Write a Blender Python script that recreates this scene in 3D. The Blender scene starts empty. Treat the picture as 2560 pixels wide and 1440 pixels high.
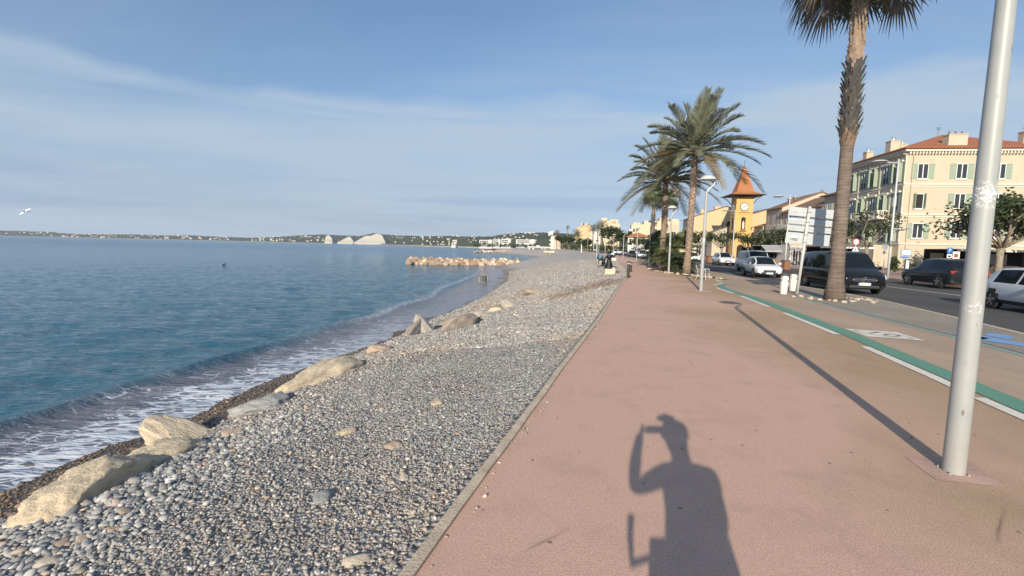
import bpy, bmesh, math, random
import numpy as np
from mathutils import Vector, Matrix, noise as mnoise
R = math.radians
sc = bpy.context.scene
COL = sc.collection
rnd = random.Random(7)
npr = np.random.RandomState(11)

# ------------------------------------------------------------------ camera
EYE = 1.65
FPX = 1150.0                       # focal length in pixels of a 2560 wide frame
PITCH = math.atan(103.0 / FPX)
ROLL = R(1.29)
cam_d = bpy.data.cameras.new("camera")
cam_d.sensor_width = 36.0
cam_d.lens = FPX / 2560.0 * 36.0
cam_d.clip_start = 0.05
cam_d.clip_end = 30000.0
cam = bpy.data.objects.new("camera", cam_d)
COL.objects.link(cam)
_f = Vector((0, math.cos(PITCH), -math.sin(PITCH)))
_u = Vector((0, math.sin(PITCH), math.cos(PITCH)))
_r = Vector((1, 0, 0))
_R = _r * math.cos(ROLL) + _u * math.sin(ROLL)
_U = -_r * math.sin(ROLL) + _u * math.cos(ROLL)
cam.matrix_world = Matrix(((_R.x, _U.x, -_f.x, 0), (_R.y, _U.y, -_f.y, 0), (_R.z, _U.z, -_f.z, EYE), (0, 0, 0, 1)))
sc.camera = cam

# ------------------------------------------------------------------ light
SUN_EL = R(20.9)
SHADOW_AZ = R(17.6)                # direction in which shadows fall, clockwise from +Y
sun_d = bpy.data.lights.new("sun", 'SUN')
sun_d.energy = 4.15
sun_d.angle = R(0.53)
sun_d.color = (1.0, 0.89, 0.72)
sun = bpy.data.objects.new("sun", sun_d)
COL.objects.link(sun)
ldir = Vector((math.sin(SHADOW_AZ) * math.cos(SUN_EL), math.cos(SHADOW_AZ) * math.cos(SUN_EL), -math.sin(SUN_EL)))
sun.rotation_euler = ldir.to_track_quat('-Z', 'Y').to_euler()
sun.location = (-20, -60, 30)

world = bpy.data.worlds.new("World")
sc.world = world
world.use_nodes = True
wn, wl = world.node_tree.nodes, world.node_tree.links
wn.clear()
w_out = wn.new('ShaderNodeOutputWorld')
w_bg = wn.new('ShaderNodeBackground')
w_sky = wn.new('ShaderNodeTexSky')
w_sky.sky_type = 'NISHITA'
w_sky.sun_disc = False
w_sky.sun_elevation = SUN_EL
w_sky.sun_rotation = SHADOW_AZ + math.pi
w_sky.air_density = 1.0
w_sky.dust_density = 0.8
w_sky.ozone_density = 1.6
w_bg.inputs['Strength'].default_value = 0.076
def wnode(t, **k):
    n = wn.new(t)
    for a, b in k.items():
        setattr(n, a, b)
    return n
def wmath(op, a, b=None, c=None, clamp=False):
    n = wn.new('ShaderNodeMath'); n.operation = op; n.use_clamp = clamp
    for i, v in enumerate((a, b, c)):
        if v is None: continue
        if isinstance(v, (int, float)): n.inputs[i].default_value = v
        else: wl.new(v, n.inputs[i])
    return n.outputs[0]
def wramp(src, pts):
    n = wn.new('ShaderNodeValToRGB')
    el = n.color_ramp.elements
    while len(el) < len(pts): el.new(0.5)
    for e, (p, v) in zip(el, pts):
        e.position = p; e.color = (v, v, v, 1)
    wl.new(src, n.inputs[0])
    return n.outputs[0]
# thin cirrus: noise on a flat sheet high above (direction projected on a plane)
tc = wnode('ShaderNodeTexCoord')
sep = wnode('ShaderNodeSeparateXYZ'); wl.new(tc.outputs['Generated'], sep.inputs[0])
zc = wmath('MAXIMUM', sep.outputs['Z'], 0.0)
den = wmath('ADD', zc, 0.10)
cx = wmath('DIVIDE', sep.outputs['X'], den)
cy = wmath('DIVIDE', sep.outputs['Y'], den)
comb = wnode('ShaderNodeCombineXYZ'); wl.new(cx, comb.inputs[0]); wl.new(cy, comb.inputs[1])
def wnoise(scale, rot, stretch, detail=6, rough=0.55, loc=(0, 0, 0), dist=0.0):
    mp = wnode('ShaderNodeMapping'); mp.inputs['Rotation'].default_value = (0, 0, rot)
    mp.inputs['Scale'].default_value = stretch; mp.inputs['Location'].default_value = loc
    wl.new(comb.outputs[0], mp.inputs[0])
    n = wnode('ShaderNodeTexNoise'); n.inputs['Scale'].default_value = scale
    n.inputs['Detail'].default_value = detail; n.inputs['Roughness'].default_value = rough
    n.inputs['Distortion'].default_value = dist
    wl.new(mp.outputs[0], n.inputs['Vector'])
    return n.outputs['Fac']
n_big = wramp(wnoise(0.34, R(-12), (1.0, 2.0, 1), 4, 0.5, (3.1, 0.4, 0), 0.4), ((0.34, 0.0), (0.58, 1.0)))
n_fib = wramp(wnoise(1.0, R(28), (0.5, 4.5, 1), 8, 0.62, (0, 7, 0), 0.6), ((0.30, 0.25), (0.72, 1.0)))
n_soft = wramp(wnoise(0.9, R(-5), (0.55, 2.4, 1), 5, 0.5, (9, 2, 0), 0.2), ((0.38, 0.0), (0.75, 1.0)))
cloud = wmath('MULTIPLY', n_big, n_fib)
# a cirrostratus deck with a defined upper rim, banded, low over the sea
el_ = wmath('ARCSINE', sep.outputs['Z'])
az_ = wmath('ARCTAN2', sep.outputs['X'], sep.outputs['Y'])
comb2 = wnode('ShaderNodeCombineXYZ'); wl.new(az_, comb2.inputs[0]); wl.new(el_, comb2.inputs[1])
def snoise(scale, detail, rough, loc=(0, 0, 0), dist=0.0):
    mp = wnode('ShaderNodeMapping'); mp.inputs['Scale'].default_value = scale; mp.inputs['Location'].default_value = loc
    wl.new(comb2.outputs[0], mp.inputs[0])
    n = wnode('ShaderNodeTexNoise'); n.inputs['Scale'].default_value = 1.0; n.inputs['Detail'].default_value = detail
    n.inputs['Roughness'].default_value = rough; n.inputs['Distortion'].default_value = dist
    wl.new(mp.outputs[0], n.inputs['Vector'])
    return n.outputs['Fac']
rim_h = wmath('MULTIPLY_ADD', snoise((1.9, 1.0, 1), 4, 0.5, (2.3, 1.0, 0), 0.4), 0.17, 0.205)
deck = wmath('SUBTRACT', rim_h, el_)
deck_m = wramp(wmath('MULTIPLY_ADD', deck, 6.0, 0.5), ((0.44, 0.0), (0.58, 1.0)))
bands = wramp(snoise((1.3, 15.0, 1), 5, 0.55, (4, 2, 0), 0.5), ((0.34, 0.15), (0.66, 1.0)))
deck_m = wmath('MULTIPLY', deck_m, bands)
tot = wmath('ADD', wmath('MULTIPLY', cloud, 0.62), wmath('MULTIPLY', deck_m, 0.85), clamp=True)
strat = wmath('MULTIPLY', wramp(snoise((1.6, 38.0, 1), 5, 0.6, (7, 3, 0), 0.3), ((0.50, 0.0), (0.62, 1.0))), wramp(wmath('MULTIPLY', el_, 5.0, clamp=True), ((0.10, 0.0), (0.25, 0.6), (0.5, 0.5), (0.8, 0.0))))
mix1 = wnode('ShaderNodeMix', data_type='RGBA')
tint = wnode('ShaderNodeMix', data_type='RGBA', blend_type='MULTIPLY')
tint.inputs['Factor'].default_value = 1.0
tint.inputs['B'].default_value = (0.82, 1.05, 1.28, 1)
wl.new(w_sky.outputs[0], tint.inputs['A'])
hz = wnode('ShaderNodeMix', data_type='RGBA')          # sea haze low over the horizon
hz.inputs['B'].default_value = (2.95, 4.0, 5.35, 1)
wl.new(wramp(wmath('MULTIPLY', el_, 2.0, clamp=True), ((0.0, 0.96), (0.22, 0.75), (0.6, 0.30), (0.95, 0.12))), hz.inputs['Factor'])
wl.new(tint.outputs['Result'], hz.inputs['A'])
wl.new(hz.outputs['Result'], mix1.inputs['A'])
mix1.inputs['B'].default_value = (4.1, 5.2, 6.4, 1)
wl.new(wmath('MULTIPLY', tot, 0.95), mix1.inputs['Factor'])
mix2 = wnode('ShaderNodeMix', data_type='RGBA')
mix2.inputs['B'].default_value = (2.6, 3.8, 5.7, 1)
wl.new(strat, mix2.inputs['Factor']); wl.new(mix1.outputs['Result'], mix2.inputs['A'])
wl.new(mix2.outputs['Result'], w_bg.inputs['Color'])
wl.new(w_bg.outputs[0], w_out.inputs['Surface'])

sc.view_settings.view_transform = 'Standard'
sc.view_settings.look = 'None'
sc.view_settings.exposure = 0.56
sc.view_settings.gamma = 1.0
sc.render.engine = 'CYCLES'
sc.cycles.max_bounces = 6
sc.cycles.transparent_max_bounces = 8
sc.cycles.use_denoising = True

# ------------------------------------------------------------------ pixel helpers (a pixel of the 2560 photo -> a place)
def ray(px, py):
    u = px - 1280.0; v = 720.0 - py
    a = u * math.cos(ROLL) - v * math.sin(ROLL); b = u * math.sin(ROLL) + v * math.cos(ROLL)
    return (a, FPX * math.cos(PITCH) + b * math.sin(PITCH), -FPX * math.sin(PITCH) + b * math.cos(PITCH))
def G(px, py, z=0.0):
    d = ray(px, py); t = (z - EYE) / d[2]
    return Vector((d[0] * t, d[1] * t, z))
def at(px, py, Y):
    d = ray(px, py); t = Y / d[1]
    return Vector((d[0] * t, Y, EYE + d[2] * t))
def smooth(a, b, x):
    t = np.clip((np.asarray(x, float) - a) / (b - a), 0, 1)
    return t * t * (3 - 2 * t)
def gz(y):                          # the promenade climbs very slightly with distance
    return float(0.6 * smooth(60, 300, y))

# ------------------------------------------------------------------ object helpers
def tag(o, label=None, cat=None, group=None, kind=None):
    if label: o['label'] = label
    if cat: o['category'] = cat
    if group: o['group'] = group
    if kind: o['kind'] = kind
    return o
def thing(name, label, cat, loc=(0, 0, 0), rz=0.0, group=None):
    o = bpy.data.objects.new(name, None)
    o.empty_display_size = 0.2
    COL.objects.link(o)
    o.location = loc; o.rotation_euler = (0, 0, rz)
    return tag(o, label, cat, group)
KIDS = {}
def kid(o, p):
    if p is not None:
        o.parent = p
        KIDS.setdefault(p, []).append(o)
def copy_tree(o, parent=None):
    c = o.copy(); COL.objects.link(c)
    if parent is not None: kid(c, parent)
    for ch in KIDS.get(o, []):
        copy_tree(ch, c)
    return c

class MB:
    def __init__(s): s.v = []; s.f = []; s.m = []; s.mi = 0
    def add(s, vs, fs):
        b = len(s.v); s.v.extend([tuple(p) for p in vs])
        for f in fs:
            s.f.append(tuple(i + b for i in f)); s.m.append(s.mi)
        return s
    def box(s, x0, y0, z0, x1, y1, z1):
        return s.add([(x0, y0, z0), (x1, y0, z0), (x1, y1, z0), (x0, y1, z0), (x0, y0, z1), (x1, y0, z1), (x1, y1, z1), (x0, y1, z1)],
                     [(3, 2, 1, 0), (4, 5, 6, 7), (0, 1, 5, 4), (1, 2, 6, 5), (2, 3, 7, 6), (3, 0, 4, 7)])
    def cbox(s, c, d): return s.box(c[0] - d[0] / 2, c[1] - d[1] / 2, c[2] - d[2] / 2, c[0] + d[0] / 2, c[1] + d[1] / 2, c[2] + d[2] / 2)
    def quad(s, a, b, c, d): return s.add([a, b, c, d], [(0, 1, 2, 3)])
    def tube(s, pts, rad, n=8, cap=True):
        pts = [Vector(p) for p in pts]
        if not hasattr(rad, '__len__'): rad = [rad] * len(pts)
        vs = []; fs = []
        up = None
        for i, p in enumerate(pts):
            t = (pts[min(i + 1, len(pts) - 1)] - pts[max(i - 1, 0)])
            if t.length < 1e-9: t = Vector((0, 0, 1))
            t.normalize()
            if up is None:
                up = Vector((1, 0, 0)) if abs(t.x) < 0.9 else Vector((0, 1, 0))
            a = (up - t * up.dot(t)).normalized(); b = t.cross(a); up = a
            for k in range(n):
                w = 2 * math.pi * k / n
                vs.append(p + (a * math.cos(w) + b * math.sin(w)) * rad[i])
        for i in range(len(pts) - 1):
            for k in range(n):
                k2 = (k + 1) % n
                fs.append((i * n + k, i * n + k2, (i + 1) * n + k2, (i + 1) * n + k))
        if cap:
            fs.append(tuple(range(n - 1, -1, -1))); e = (len(pts) - 1) * n
            fs.append(tuple(range(e, e + n)))
        return s.add(vs, fs)
    def lathe(s, prof, n=16, c=(0, 0, 0)):
        vs = []; fs = []
        for r, z in prof:
            for k in range(n):
                w = 2 * math.pi * k / n
                vs.append((c[0] + r * math.cos(w), c[1] + r * math.sin(w), c[2] + z))
        for i in range(len(prof) - 1):
            for k in range(n):
                k2 = (k + 1) % n
                fs.append((i * n + k, i * n + k2, (i + 1) * n + k2, (i + 1) * n + k))
        fs.append(tuple(range(n - 1, -1, -1))); e = (len(prof) - 1) * n
        fs.append(tuple(range(e, e + n)))
        return s.add(vs, fs)
    def prism(s, poly, y0, y1):     # polygon in x,z pushed along y
        n = len(poly)
        vs = [(x, y0, z) for x, z in poly] + [(x, y1, z) for x, z in poly]
        fs = [tuple(range(n)), tuple(range(2 * n - 1, n - 1, -1))]
        fs += [((i + 1) % n, i, n + i, n + (i + 1) % n) for i in range(n)]
        return s.add(vs, fs)
    def disc(s, c, r, nrm, n=20, thick=0.02):
        c = Vector(c); nrm = Vector(nrm).normalized()
        return s.tube([c - nrm * thick / 2, c + nrm * thick / 2], r, n)
    def build(s, name, m, parent=None, smooth=False, loc=None, ang=None):
        me = bpy.data.meshes.new(name)
        me.from_pydata([tuple(p) for p in s.v], [], s.f)
        ms = m if isinstance(m, (list, tuple)) else [m]
        for q in ms: me.materials.append(q)
        if len(ms) > 1: me.polygons.foreach_set('material_index', s.m)
        if smooth: me.polygons.foreach_set('use_smooth', [True] * len(me.polygons))
        me.validate(); me.update()
        if smooth and ang is not None: me.set_sharp_from_angle(angle=R(ang))
        o = bpy.data.objects.new(name, me)
        COL.objects.link(o)
        if loc is not None: o.location = loc
        kid(o, parent)
        return o
def fix_normals(o):
    bm = bmesh.new(); bm.from_mesh(o.data)
    bmesh.ops.recalc_face_normals(bm, faces=bm.faces)
    bm.to_mesh(o.data); bm.free()
    return o
def bevel(o, w=0.01, seg=2):
    bm = bmesh.new(); bm.from_mesh(o.data)
    bmesh.ops.recalc_face_normals(bm, faces=bm.faces)
    bmesh.ops.bevel(bm, geom=list(bm.edges), offset=w, segments=seg, affect='EDGES', profile=0.6)
    bm.to_mesh(o.data); bm.free()
    return o
def text_mesh(txt, size, name, m, parent=None, thick=0.004, spacing=1.0):
    cu = bpy.data.curves.new(name, 'FONT'); cu.body = txt; cu.size = size
    cu.align_x = 'CENTER'; cu.align_y = 'CENTER'; cu.extrude = thick / 2; cu.resolution_u = 3
    cu.space_character = spacing
    t = bpy.data.objects.new(name + '_tmp', cu); COL.objects.link(t)
    me = bpy.data.meshes.new_from_object(t)
    bpy.data.objects.remove(t)
    me.name = name
    me.materials.clear(); me.materials.append(m)
    o = bpy.data.objects.new(name, me); COL.objects.link(o)
    kid(o, parent)
    return o

# ------------------------------------------------------------------ materials
def nodes_of(name):
    m = bpy.data.materials.new(name); m.use_nodes = True
    nt = m.node_tree; b = nt.nodes['Principled BSDF']
    return m, nt, b
class NT:
    """small helper to write node graphs"""
    def __init__(s, nt): s.nt = nt; s.n = nt.nodes; s.l = nt.links
    def put(s, sock, v):
        if isinstance(v, bpy.types.NodeSocket): s.l.new(v, sock)
        elif isinstance(v, tuple) and len(v) == 3 and sock.type == 'RGBA': sock.default_value = (*v, 1)
        else: sock.default_value = v
    def coord(s, kind='Object'): return s.n.new('ShaderNodeTexCoord').outputs[kind]
    def pos(s): return s.n.new('ShaderNodeNewGeometry').outputs['Position']
    def map(s, v, scale=(1, 1, 1), rot=(0, 0, 0), loc=(0, 0, 0)):
        n = s.n.new('ShaderNodeMapping'); s.l.new(v, n.inputs[0])
        n.inputs['Scale'].default_value = scale; n.inputs['Rotation'].default_value = rot; n.inputs['Location'].default_value = loc
        return n.outputs[0]
    def noise(s, v, scale, detail=4, rough=0.5, dist=0.0, out='Fac'):
        n = s.n.new('ShaderNodeTexNoise'); s.l.new(v, n.inputs['Vector'])
        n.inputs['Scale'].default_value = scale; n.inputs['Detail'].default_value = detail
        n.inputs['Roughness'].default_value = rough; n.inputs['Distortion'].default_value = dist
        return n.outputs[out]
    def vor(s, v, scale, feat='F1', out='Distance', rnd_=1.0):
        n = s.n.new('ShaderNodeTexVoronoi'); n.feature = feat; s.l.new(v, n.inputs['Vector'])
        n.inputs['Scale'].default_value = scale; n.inputs['Randomness'].default_value = rnd_
        return n.outputs[out]
    def math(s, op, a, b=0.0, c=0.0, clamp=False):
        n = s.n.new('ShaderNodeMath'); n.operation = op; n.use_clamp = clamp
        s.put(n.inputs[0], a); s.put(n.inputs[1], b); s.put(n.inputs[2], c)
        return n.outputs[0]
    def ramp(s, f, pts, interp='LINEAR'):
        n = s.n.new('ShaderNodeValToRGB'); el = n.color_ramp.elements; n.color_ramp.interpolation = interp
        while len(el) < len(pts): el.new(0.5)
        for e, (p, c) in zip(el, pts):
            e.position = p
            e.color = (c, c, c, 1) if isinstance(c, (int, float)) else (*c, 1)
        s.put(n.inputs[0], f)
        return n.outputs[0]
    def mix(s, f, a, b, blend='MIX'):
        n = s.n.new('ShaderNodeMix'); n.data_type = 'RGBA'; n.blend_type = blend
        s.put(n.inputs['Factor'], f); s.put(n.inputs['A'], a); s.put(n.inputs['B'], b)
        return n.outputs['Result']
    def bump(s, h, strength=0.3, dist=0.02, normal=None):
        n = s.n.new('ShaderNodeBump'); n.inputs['Strength'].default_value = strength; n.inputs['Distance'].default_value = dist
        s.put(n.inputs['Height'], h)
        if normal is not None: s.put(n.inputs['Normal'], normal)
        return n.outputs[0]
    def attr(s, name, out='Fac'):
        n = s.n.new('ShaderNodeAttribute'); n.attribute_name = name
        return n.outputs[out]
    def sep(s, v):
        n = s.n.new('ShaderNodeSeparateXYZ'); s.l.new(v, n.inputs[0]); return n.outputs
_mc = {}
def M(name, col, rough=0.6, metal=0.0, var=0.12, vs=3.0, bump=0.0, bs=30.0, spec=0.5, coat=0.0, dirt=0.0):
    if name in _mc: return _mc[name]
    m, nt, b = nodes_of(name); t = NT(nt)
    co = t.coord('Object')
    c = tuple(col)
    if var > 0:
        f = t.noise(co, vs, 5, 0.6)
        lo = tuple(max(0, x * (1 - var)) for x in c); hi = tuple(min(1, x * (1 + var)) for x in c)
        cc = t.ramp(f, ((0.3, lo), (0.7, hi)))
        if dirt > 0:
            g = t.noise(t.map(co, (1, 1, 0.25)), vs * 2.2, 6, 0.65)
            cc = t.mix(t.math('MULTIPLY', t.ramp(g, ((0.52, 0.0), (0.75, 1.0))), dirt), cc, tuple(x * 0.45 for x in c))
        nt.links.new(cc, b.inputs['Base Color'])
    else:
        b.inputs['Base Color'].default_value = (*c, 1)
    b.inputs['Roughness'].default_value = rough
    b.inputs['Metallic'].default_value = metal
    b.inputs['Specular IOR Level'].default_value = spec
    b.inputs['Coat Weight'].default_value = coat
    if bump > 0:
        h = t.noise(co, bs, 5, 0.6)
        nt.links.new(t.bump(h, bump, 0.02), b.inputs['Normal'])
    _mc[name] = m
    return m
# ------------------------------------------------------------------ plan of the shore (everything as x(y))
SEA = -2.0
def poly(pts):
    a = np.array(sorted(pts)); return lambda y: np.interp(y, a[:, 0], a[:, 1])
KX = poly([(-8, -3.36), (2.16, -.46), (3.73, 0), (7.23, 1.04), (10.6, 2.06), (19.58, 4.58), (25.84, 6.4), (32.6, 8.35), (42.8, 10.6), (65.7, 15.0), (84.9, 17.9), (105.7, 20), (125, 22), (160, 26), (220, 30), (300, 33), (430, 34)])
BX = poly([(-8, -6.4), (2, -4.45), (3.8, -3.95), (5, -3.6), (7.4, -3.5), (9.5, -3.2), (11.4, -2.8), (12.9, -2.0), (14.8, -1.3), (18, .2), (25, 2.2), (40, 4), (430, 20)])
WX = poly([(-8, -8.6), (2, -7.9), (6.37, -7.36), (8.15, -6.91), (10.7, -6.54), (15.85, -5.28), (22.1, -4.5), (31.4, -3.0), (47.5, -1.6), (60, -1.7), (70, -2.4), (84, -4.5), (92, -4.5), (100, 3), (125, 8), (165, 8), (205, 1.5), (225, -4), (246, -16), (262, -16), (300, -9), (360, -14), (430, -30)])
LX = poly([(-8, 2.0), (0, 4.35), (5.03, 5.65), (6.16, 6.0), (9.46, 6.95), (13.7, 8.0), (17.7, 8.93), (20.4, 9.4), (22.2, 9.95), (24.2, 11.35), (26.5, 12.0), (33, 13.6), (42, 14.6), (48, 15.1), (64, 17.9), (81, 20.7), (106, 24.0), (150, 27.8), (220, 31.5), (300, 34.5), (430, 36)])
VX = poly([(-8, 5.6), (0, 7.35), (7.78, 8.82), (9.29, 9.17), (14.07, 10.11), (17.73, 10.95), (21.5, 12.6), (24, 14.2), (27.5, 14.72), (39.5, 16.3), (60, 19.3), (85, 22.8), (110, 26), (150, 29.5), (220, 33), (300, 36), (430, 37.5)])
RX = poly([(-8, 6.9), (0, 8.6), (7, 10.5), (10, 11.3), (12.4, 12.15), (17.2, 13.75), (21.7, 14.5), (27.5, 14.86), (39.5, 16.45), (60, 19.45), (85, 22.95), (110, 26.15), (150, 29.65), (220, 33.15), (300, 36.15), (430, 37.65)])
FX = poly([(-8, 17.5), (0, 20), (10, 23), (17, 25), (27, 26.2), (39.5, 28.6), (60, 32.5), (85, 37), (110, 41), (150, 45), (220, 49), (300, 52), (430, 54)])

def ysamp(y0, y1, near=0.25, grow=0.02):
    ys = [y0]
    while ys[-1] < y1: ys.append(min(y1, ys[-1] + near + grow * max(0, ys[-1])))
    return ys
def strip(name, L, Rr, z, m, y0=-8, y1=430, nx=4, side=0.0, kind='structure', step=0.5):
    ys = ysamp(y0, y1, step, 0.03); vs = []; fs = []
    for y in ys:
        a, b = float(L(y)), float(Rr(y)); g = gz(y)
        for i in range(nx + 1): vs.append((a + (b - a) * i / nx, y, z + g))
    n = nx + 1
    for j in range(len(ys) - 1):
        for i in range(nx): fs.append((j * n + i, j * n + i + 1, (j + 1) * n + i + 1, (j + 1) * n + i))
    if side:
        base = len(vs)
        for y in ys:
            g = gz(y); vs.append((float(L(y)), y, z + g - side)); vs.append((float(Rr(y)), y, z + g - side))
        for j in range(len(ys) - 1):
            fs.append((j * n, (j + 1) * n, base + 2 * (j + 1), base + 2 * j))
            fs.append(((j + 1) * n + nx, j * n + nx, base + 2 * j + 1, base + 2 * (j + 1) + 1))
    mb = MB(); mb.add(vs, fs)
    o = mb.build(name, m)
    if kind: o['kind'] = kind
    return o
off = lambda f, d: (lambda y: f(y) + d)

# ------------------------------------------------------------------ ground materials
def mat_promenade():
    m, nt, b = nodes_of('red_asphalt'); t = NT(nt); p = t.pos()
    big = t.noise(t.map(p, (1, 0.7, 1)), 0.35, 4, 0.55, 0.4)
    x = t.sep(p)[0]; y = t.sep(p)[1]
    landward = t.math('MULTIPLY_ADD', t.math('SUBTRACT', x, t.math('MULTIPLY', y, 0.26)), 0.24, -0.18)   # browner land side: partly its own colour, partly lens vignetting put into it
    f = t.math('ADD', t.math('MULTIPLY', t.math('SUBTRACT', big, 0.5), 1.8), landward, clamp=True)
    base = t.mix(t.ramp(f, ((0.1, 0.0), (0.75, 1.0))), (0.66, 0.425, 0.325), (0.47, 0.325, 0.205))
    fine = t.noise(p, 160, 3, 0.7)
    gr = t.vor(p, 210)
    sp = t.math('MULTIPLY_ADD', fine, 1.7, 0.15)
    sp2 = t.ramp(gr, ((0.15, 1.2), (0.65, 0.72)))
    col = t.mix(1.0, base, sp, 'MULTIPLY'); col = t.mix(0.8, col, sp2, 'MULTIPLY')
    st = t.noise(p, 1.7, 6, 0.62)
    col = t.mix(t.ramp(st, ((0.50, 0.0), (0.80, 0.30))), col, (0.22, 0.145, 0.115))
    spots = t.vor(p, 4.5)
    col = t.mix(t.ramp(spots, ((0.035, 0.8), (0.075, 0.0))), col, (0.10, 0.065, 0.05))
    # hairline cracks
    cr = t.vor(t.map(t.mix(0.12, p, t.noise(p, 1.5, 4, 0.6, 0, 'Color')), (1, 1, 0.0)), 0.33, 'DISTANCE_TO_EDGE')
    ck = t.math('MULTIPLY', t.ramp(cr, ((0.0014, 0.6), (0.0042, 0.0))), t.ramp(t.noise(p, 0.6), ((0.56, 0.0), (0.64, 1.0))))
    col = t.mix(ck, col, (0.13, 0.085, 0.07))
    nt.links.new(col, b.inputs['Base Color']); b.inputs['Roughness'].default_value = 0.9
    b.inputs['Specular IOR Level'].default_value = 0.25
    nt.links.new(t.bump(t.math('ADD', fine, t.math('MULTIPLY', gr, -0.8)), 0.45, 0.006), b.inputs['Normal'])
    return m
def mat_asphalt(name, col, agg=0.3, spots=0.2, scale=160):
    m, nt, b = nodes_of(name); t = NT(nt); p = t.pos()
    fine = t.noise(p, scale, 3, 0.7); big = t.noise(t.map(p, (1, 0.3, 1)), 0.5, 5, 0.6)
    c = t.mix(t.ramp(big, ((0.3, 0), (0.7, 1))), tuple(x * 0.85 for x in col), tuple(x * 1.15 for x in col))
    c = t.mix(1.0, c, t.math('MULTIPLY_ADD', fine, agg * 2, 1 - agg), 'MULTIPLY')
    st = t.noise(p, 2.3, 6, 0.65)
    c = t.mix(t.ramp(st, ((0.52, 0.0), (0.8, spots))), c, tuple(x * 0.45 for x in col))
    nt.links.new(c, b.inputs['Base Color']); b.inputs['Roughness'].default_value = 0.88
    b.inputs['Specular IOR Level'].default_value = 0.25
    nt.links.new(t.bump(fine, 0.35, 0.006), b.inputs['Normal'])
    return m
def mat_paint(name, col, wear=0.45):
    m, nt, b = nodes_of(name); t = NT(nt); p = t.pos()
    w = t.noise(p, 9, 6, 0.7); w2 = t.noise(p, 90, 3, 0.7)
    f = t.math('MULTIPLY', t.ramp(t.math('ADD', t.math('MULTIPLY', w, 0.6), t.math('MULTIPLY', w2, 0.4)), ((0.47, 0.0), (0.62, 1.0))), wear)
    c = t.mix(f, col, (0.33, 0.25, 0.2))
    nt.links.new(c, b.inputs['Base Color']); b.inputs['Roughness'].default_value = 0.75
    return m
def mat_gravel(name, cols, scale, dark=0.35, mean=None):
    m, nt, b = nodes_of(name); t = NT(nt); p = t.pos()
    cc = t.vor(p, scale, 'F1', 'Color'); d = t.vor(p, scale, 'F1')
    r = t.sep(cc)[0]
    n = len(cols)
    c = t.ramp(r, tuple(((i + 0.5) / n, k) for i, k in enumerate(cols)))
    c = t.mix(t.ramp(d, ((0.35, 0.0), (0.75, dark))), c, tuple(x * 0.25 for x in cols[0]))
    big = t.noise(p, 0.45, 5, 0.6)
    c = t.mix(1.0, c, t.ramp(big, ((0.25, 0.78), (0.75, 1.12))), 'MULTIPLY')
    nt.links.new(c, b.inputs['Base Color']); b.inputs['Roughness'].default_value = 0.8
    nt.links.new(t.bump(t.math('MULTIPLY', d, -1.0), 0.9, 0.03), b.inputs['Normal'])
    return m
m_prom = mat_promenade()
m_bike = mat_asphalt('brown_asphalt', (0.41, 0.30, 0.22), 0.28, 0.25)
m_road = mat_asphalt('grey_asphalt', (0.088, 0.084, 0.082), 0.3, 0.3)
m_walk = mat_asphalt('far_pavement', (0.40, 0.27, 0.22), 0.2, 0.2)
m_verge = mat_gravel('washed_concrete', [(0.30, 0.25, 0.21), (0.44, 0.37, 0.30), (0.36, 0.30, 0.25), (0.50, 0.44, 0.37)], 55, 0.3)
m_white = mat_paint('white_road_paint', (0.72, 0.66, 0.58), 0.35)
m_green = mat_paint('green_road_paint', (0.10, 0.27, 0.19), 0.30)
m_greenpale = mat_paint('pale_green_road_paint', (0.22, 0.34, 0.30), 0.45)
m_blue = mat_paint('blue_road_paint', (0.16, 0.33, 0.62), 0.4)
m_kerb = M('kerb_concrete', (0.52, 0.42, 0.31), 0.9, 0, 0.22, 6, 0.5, 60, dirt=0.5)

# ------------------------------------------------------------------ ground sheets
def earth():
    mb = MB()
    ys = [-8, 60, 120, 180, 240, 300, 430]
    vs = []; fs = []
    for y in ys:
        for x in (float(KX(y)) + 0.3, float(KX(y)) + 12, 60, 120, 260, 520):
            vs.append((x, y, -0.30 + gz(y)))
    for j in range(len(ys) - 1):
        for i in range(5): fs.append((j * 6 + i, j * 6 + i + 1, (j + 1) * 6 + i + 1, (j + 1) * 6 + i))
    return mb.add(vs, fs).build('ground', M('town_earth', (0.22, 0.19, 0.16), 0.9, var=0.2, vs=0.6))
tag(earth(), kind='structure')
strip('road', RX, FX, -0.13, m_road, nx=6)
strip('promenade', KX, off(RX, -0.16), 0.0, m_prom, nx=10, side=0.25)
strip('far_pavement', FX, lambda y: FX(y) + 26, 0.0, m_walk, nx=6, side=0.2)
strip('bike_path', LX, off(VX, -0.0), 0.004, m_bike, nx=3)
strip('verge', off(VX, 0.02), off(RX, -0.16), 0.005, m_verge, y0=-8, y1=27, nx=2)
strip('road_kerb', off(RX, -0.16), off(RX, 0.0), 0.012, m_kerb, nx=1, side=0.16)
k = strip('promenade_kerb', off(KX, -0.065), off(KX, 0.008), 0.022, m_kerb, nx=2, side=0.3, step=0.18)
for v in k.data.vertices:            # old kerb, not quite straight
    w = mnoise.noise(Vector((v.co.y * 0.9, 3, 0))) * 0.012 + mnoise.noise(Vector((v.co.y * 5, v.co.x * 9, 0))) * 0.008
    v.co.x += w
    v.co.z += mnoise.noise(Vector((v.co.y * 3, v.co.x * 20, 7))) * 0.006
strip('bike_path_edge_line', off(LX, -0.10), off(LX, 0.24), 0.009, m_green, y0=-8, y1=23.6, nx=1, step=0.2)
strip('bike_path_edge_line', off(VX, -0.16), off(VX, 0.01), 0.009, m_greenpale, y0=-8, y1=18.2, nx=1, step=0.3)
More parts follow.
